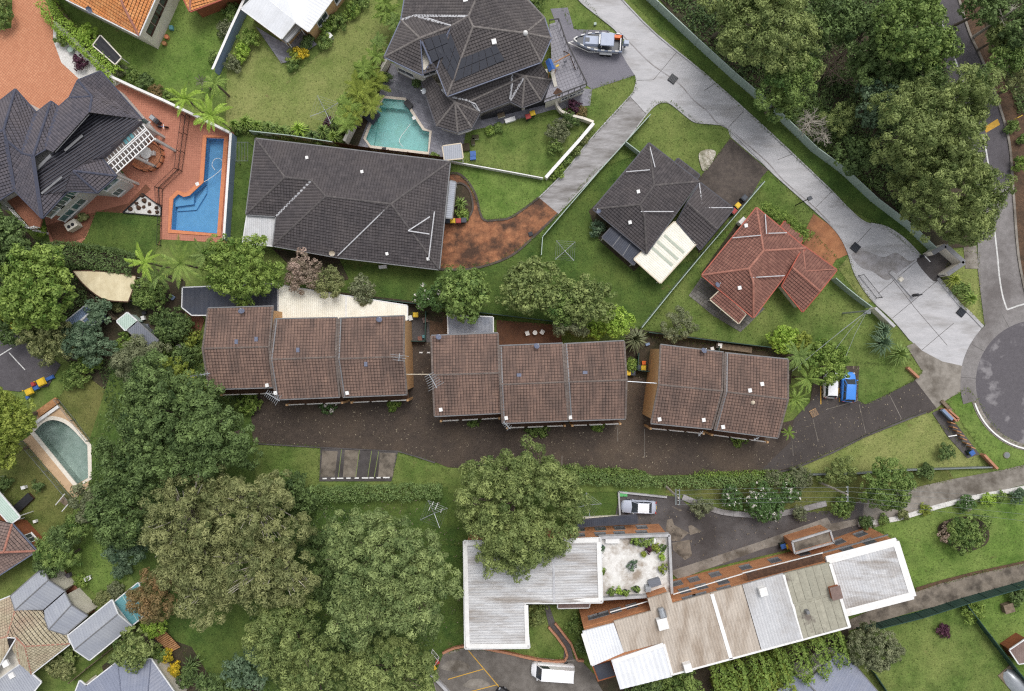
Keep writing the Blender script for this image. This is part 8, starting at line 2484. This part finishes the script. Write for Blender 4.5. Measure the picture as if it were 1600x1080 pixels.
box_thing('storage_box', 'white storage bench on the upper side of the roof terrace', 'storage box', 957,845, tz, (1.6,.6,.5), 'white')
box_thing('terrace_table', 'dark grey low table on the roof terrace', 'table', 1023,911, tz, (1.4,.8,.6), 'metal_slate', .3)
box_thing('water_tank', 'round topped grey drum beside the terrace table', 'drum', 1013,921, tz, (.6,.6,.9), 'steel')
pot('terracotta pot beside the dark windows of the cream walled house', 260,57,.3,.5, 'cop_orange', None); pot('lower terracotta pot at the corner of the cream walled house', 256,67,.3,.5, 'timber', None); pot('pale green stone urn in the pebble bed', 109,77,.42,.6, 'fence_green', None)
box_thing('utility_box', 'small turquoise box on the lawn by the cream walled house', 'box', 267,43,0,(.45,.5,.4), 'teal'); box_thing('utility_box', 'little mint green box on the lawn above the boat', 'box', 930,37,0,(.3,.3,.35), 'fence_green')
box_thing('planter_box', 'white edged planter at the corner of the terrace lawn', 'planter', 743,214,0,(.8,.5,.4), 'cream', .1, top='soil'); box_thing('planter_box', 'tall white edged planter below the first one by the terrace lawn', 'planter', 739,221,0,(.45,.8,.4), 'cream', .1, top='soil')
box_thing('raised_bed', 'brown raised garden bed beside the small metal shed', 'raised bed', 728,230,0,(.9,.9,.3), 'dark_timber', .1, top='soil'); box_thing('crate', 'blue plastic frame crate at the corner of the terrace lawn', 'crate', 739,240,0,(.7,.6,.4), 'blue', .1); box_thing('crate', 'second blue crate below the first by the terrace lawn', 'crate', 739,247,0,(.7,.4,.4), 'blue', .1)
box_thing('esky', 'white box of pot plants on the terrace of the two storey house', 'planter', 783,180,1.1,(.9,.5,.3), 'cream', .3, top='soil'); box_thing('bench', 'white bench with red cushions on the narrow path', 'bench', 797,187,0,(1.3,.5,.45), 'white', .3); box_thing('toy_box', 'pale blue toy on the narrow path below the terrace', 'toy', 778,193,0,(.5,.4,.3), 'blue_sheet', .3)
box_thing('pool_pump_box', 'dark blue spa cover beside the turquoise pool', 'spa', 581,181,0,(1.6,1.5,.5), 'metal_navy', .9, top='metal_navy'); box_thing('sunlounger', 'black sun lounger at the upper corner of the turquoise pool', 'lounger', 638,163,0,(1.1,.7,.4), 'black', -.8); box_thing('pool_pump', 'dark pool pump at the lower edge of the turquoise pool', 'pump', 600,233,0,(.5,.4,.4), 'black', .1)
box_thing('air_conditioner', 'white air conditioner under the long charcoal house eaves', 'air conditioner', 598,417,0,(.95,.4,.7), 'white', .1); box_thing('air_conditioner', 'white air conditioner on the tan brick wall', 'air conditioner', 514,54,0,(.9,.5,.8), 'white', -.8); box_thing('rainwater_tank', 'white tank at the upper corner of the red cottage', 'tank', 1160,345,0,(.9,.5,1.2), 'white', .8)
box_thing('gas_bottle', 'pink red tub in the yard between the townhouse rows', 'tub', 656,529,0,(.5,.5,.4), 'tile_red'); box_thing('tub', 'teal tub in the yard between the townhouse rows', 'tub', 662,526,0,(.3,.4,.4), 'teal'); box_thing('tub', 'orange tub inside the dark green yard fence', 'tub', 1006,567,0,(.45,.45,.4), 'orange')
box_thing('outdoor_sofa', 'long pale timber bench behind the pair of townhouses', 'bench', 1150,544,0,(3.9,.7,.5), 'fence_timber', -.12); box_thing('garden_store', 'cream plastic garden store near the townhouse terrace', 'storage box', 1125,540,0,(.5,.6,.9), 'white', -.1)
box_thing('parking_sign', 'green square sign panel in the corner of the sedan bay', 'sign', 970,772,.3,(.55,.6,.04), 'fence_green'); box_thing('parking_sign', 'second green square sign panel in the sedan bay', 'sign', 977,772,.3,(.5,.6,.04), 'fence_green')
M['sign_green'] = mat('sign_green', C(92,176,104), rough=.5)
for o in bpy.data.objects:
    if o.parent and o.parent.name.startswith('parking_sign'):
        o.data.materials.clear(); o.data.materials.append(M['sign_green'])
box_thing('pool_roller', 'long white pool cover roller at the head of the green pool', 'roller', 73,648,0,(3.6,.35,.4), 'white', .62); box_thing('bench', 'timber bench behind the pool cover roller', 'bench', 74,636,0,(3.0,.8,.4), 'timber', .62)
box_thing('fire_pit', 'brick lined fire pit with timber sides on the dry lawn', 'fire pit', 36,786,0,(2.6,1.0,.5), 'dark_timber', .75, top='black');
# pool steps ladder
r = thing('timber_steps', 'timber steps with white handrails below the tan pool deck', 'steps', W(101,783))
for k in range(5):
    t = (k + .5) / 5
    a, b_ = W(99 - 10 * t + 6,773 + 8 * t), W(115 - 10 * t, 781 + 8 * t)
    MB().slab(a + Vector((0,0,.15 * (5 - k))), b_ + Vector((0,0,.15 * (5 - k))), b_ + Vector((-.2,-.2,.15 * (5 - k))), a + Vector((-.2,-.2,.15 * (5 - k))), .08).build('tread', M['fence_timber'], r)
for a, b_ in (((101,772),(87,789)),((110,784),(97,799))): MB().tube([W(*a, 1.6), W(*b_, 1.0)], .07, n=6).build('handrail', M['white'], r)
# timber walkway
r = thing('timber_walkway', 'orange timber boardwalk below the yellow green climber', 'walkway', W(255,1000))
for k in range(16):
    t = k / 16
    a, b_ = W(232 + 34 * t, 988 + 32 * t, .5), W(248 + 34 * t, 976 + 36 * t, .5)
    d = (W(266,1020) - W(232,988)).normalized() * .19
    MB().slab(a, b_, b_ + d, a + d, .06).build('plank', M['timber'], r)
for sg in (0,1):
    MB().tube([W(232 + 16 * sg, 988 - 12 * sg, .4), W(266 + 16 * sg, 1020 - 8 * sg, .4)], .08, n=5).build('bearer', M['dark_timber'], r)
# toys on the court
r = thing('play_set', 'yellow and blue plastic climbing play set at the edge of the court', 'play set', W(60,605))
for x, y, z, s, m, nm in ((46,612,.9,(1.0,.9,.25), 'yellow', 'roof'),(65,597,.9,(1.1,1.0,.25), 'yellow', 'roof'),(57,606,.5,(.7,.6,.2), 'blue', 'bridge'),(78,591,.3,(1.2,.5,.2), 'blue', 'slide'),(44,621,.3,(.5,.5,.2), 'blue', 'slide'),(53,600,.7,(.5,.6,.3), 'red', 'tunnel')):
    q = W(x, y, z); MB().box((q.x, q.y, z), *s, .45, taper=.8).build(nm, M[m], r)
for x, y in ((43,610),(50,614),(61,596),(69,599)):
    q = W(x, y); MB().box((q.x, q.y, 0), .12,.12,.95).build('post', M['yellow'], r)
# swing set with slide on the garage terrace
tz = 2.9
r = thing('swing_set', 'blue roofed play tower with slide and swing on the grey terrace', 'play set', W(865,105, tz))
a, b_, c_, d = W(852,96, tz + 2.0), W(861,92, tz + 2.0), W(868,108, tz + 2.0), W(858,113, tz + 2.0)
ri0, ri1 = (a + b_) / 2 + Vector((0,0,.5)),(c_ + d) / 2 + Vector((0,0,.5))
MB().add([a, b_, c_, d, ri0, ri1], [(0,4,5,3),(1,2,5,4)]).build('tower_roof', M['blue'], r)
for p in (a, b_, c_, d): MB().box((p.x, p.y, tz), .09,.09,2.0).build('post', M['timber'], r)
MB().slab(W(860,113, tz + 1.2), W(866,111, tz + 1.2), W(871,135, tz + .1), W(866,136, tz + .1), .06).build('slide', M['cream'], r)
MB().tube([W(866,98, tz + 2.0), W(890,85, tz + 2.0)], .07, n=6).build('beam', M['timber'], r)
MB().tube([W(890,85, tz + 2.0), W(899,109, tz)], .06, n=6).build('leg', M['dark_timber'], r); MB().tube([W(890,85, tz + 2.0), W(881,80, tz)], .06, n=6).build('leg', M['dark_timber'], r)
for x, y, m in ((871,103, 'yellow'),(883,97, 'metal_navy')):
    q = W(x, y, tz + .5); MB().box((q.x, q.y, tz + .5), .4,.22,.06,.4).build('swing_seat', M[m], r)
    mb = MB()
    for k in (-.18,.18): mb.tube([(q.x + k, q.y, tz + .5),(q.x + k, q.y + .25, tz + 2.0)], .015, n=3)
    mb.build('chain', M['steel'], r)
# bin bay dividers
r = thing('bin_enclosure', 'row of short slanted timber dividers in the dark bin bay', 'bin enclosure', W(1492,682))
for i, (x, y) in enumerate(((1482,660),(1485,667),(1491,673),(1496,679),(1500,685),(1506,692),(1513,698))):
    q = W(x, y); MB().box((q.x, q.y, 0), .62,.12,1.0,-.35).build('divider', M['timber'], r)
q = W(1488,681,1); MB().box((q.x, q.y, 1.0), 1.1,.12,.1,.15).build('rail', M['white'], r)
# letterboxes and bench near the street
box_thing('letterbox_bench', 'pale timber bench on the grass beside the brick letterbox wall', 'bench', 1479,634,0,(.4,1.7,.35), 'fence_timber', .75)
box_thing('letterboxes', 'blue grey row of letterboxes on the brick wall', 'letterboxes', 1481,648,.55,(.35,1.7,.5), 'blue_sheet', .78)
# black lean-to by the lime hedge
patio_cover('black flat lean to roof with a cream edge beside the lime hedge', [(157,56),(189,90),(180,100),(146,71)], 2.0, 'black', (1,1), name='lean_to', cat='lean-to', edge='cream', cw=.6, roll=.02)
# white visitor-bay wheel stops
for i, x in enumerate((508,521,532,545,558,571,581,592,604)):
    q = W(x, 747.5 - i * .2); o = MB().box((q.x, q.y, .1), .55 + .3 * (i % 3 == 2), .16,.12).build('wheel_stop', M['white']); o['label'] = 'white painted wheel stop at the back of the visitor parking'; o['category'] = 'wheel stop'; o['group'] = 'wheel stops of the visitor parking'
for i, (x, y) in enumerate(((658,551),(670,551))):
    q = W(x, y); o = MB().box((q.x, q.y, .12), .42,.18,.06).build('road_marker', M['white']); o['label'] = ('white marker block nearest the first townhouse wall', 'white marker block nearest the middle townhouse wall')[i]; o['category'] = 'marker'

# odds and ends in the yards
for x, y, rz, lab in ((283,541,.4, 'white plastic chair in the side garden of the first townhouse'),(296,541,2.0, 'white plastic chair nearer the wall of the first townhouse'),(283,523,1.2, 'white chair by the yellow green side garden shrub')):
    chair(lab, x, y, rz)
for x, y, m, s_, lab in ((288,505, 'fence_grey', (.9,.5,.5), 'grey garden bench against the first townhouse'),(225,489, 'black', (.5,.4,.4), 'black tub in the brick paved yard by the long grey shed'),(223,497, 'white', (.4,.5,.5), 'white crate in the brick paved yard by the long grey shed'),(228,510, 'metal_slate', (.6,.5,.4), 'grey box beside the long grey shed'),
                      (1577,951, 'fence_timber', (1.2,1.1,.7), 'weathered timber compost box on the far right lawn'),(118,935, 'red', (.5,.4,.4), 'red toy box beside the grey gables'),(104,900, 'tile_slate', (.8,.5,.5), 'purple grey garden chair set beside the gables'),(36,762, 'white', (.5,.4,.5), 'white tub near the pale green awning'),(54,815, 'white', (.35,.35,.4), 'white pot at the corner of the red brick house'),
                      (1040,552, 'metal_slate', (.8,.6,.5), 'grey crate behind the pair of townhouses'),(1012,538, 'blue_sheet', (.5,.3,.4), 'blue grey box in the yard beside the yucca'),(1113,545, 'white', (.4,.4,.5), 'white pot in the yard of the pair of townhouses'),(641,497, 'white', (.5,.6,.7), 'white hot water unit on the first townhouse wall'),(664,500, 'tile_pink', (.6,.6,.4), 'pinkish round tub in the yard between the rows')):
    box_thing('yard_box', lab, 'box', x, y, 0.05, s_, m, .3)
t_ = thing('covered_dinghy', 'small dinghy under a silver cover in the lower right corner', 'dinghy', W(1588,1066))
q = W(1586,1066)
mb = MB()
for i in range(9):
    t = i / 8 - .5; w = 1.0 * math.sqrt(max(0.02,1 - (2 * t) ** 2)) + .15; a = -.85
    for k in range(5):
        f = k / 4 * 2 - 1
        x, y = t * 4.2, f * w
        mb.v.append((q.x + x * math.cos(a) - y * math.sin(a), q.y + x * math.sin(a) + y * math.cos(a), .15 + .75 * (1 - f * f) * (1 - abs(2 * t) ** 3) + .25 * (1 - abs(f))))
for i in range(8):
    for k in range(4):
        mb.f.append((i * 5 + k, (i + 1) * 5 + k, (i + 1) * 5 + k + 1, i * 5 + k + 1)); mb.t.append(.5); mb.m.append(0)
mb.build('cover', M['steel'], t_, shade=True); MB().box((q.x, q.y, .02), 4.4,2.3,.12,-.85).build('cradle', M['fence_timber'], t_)
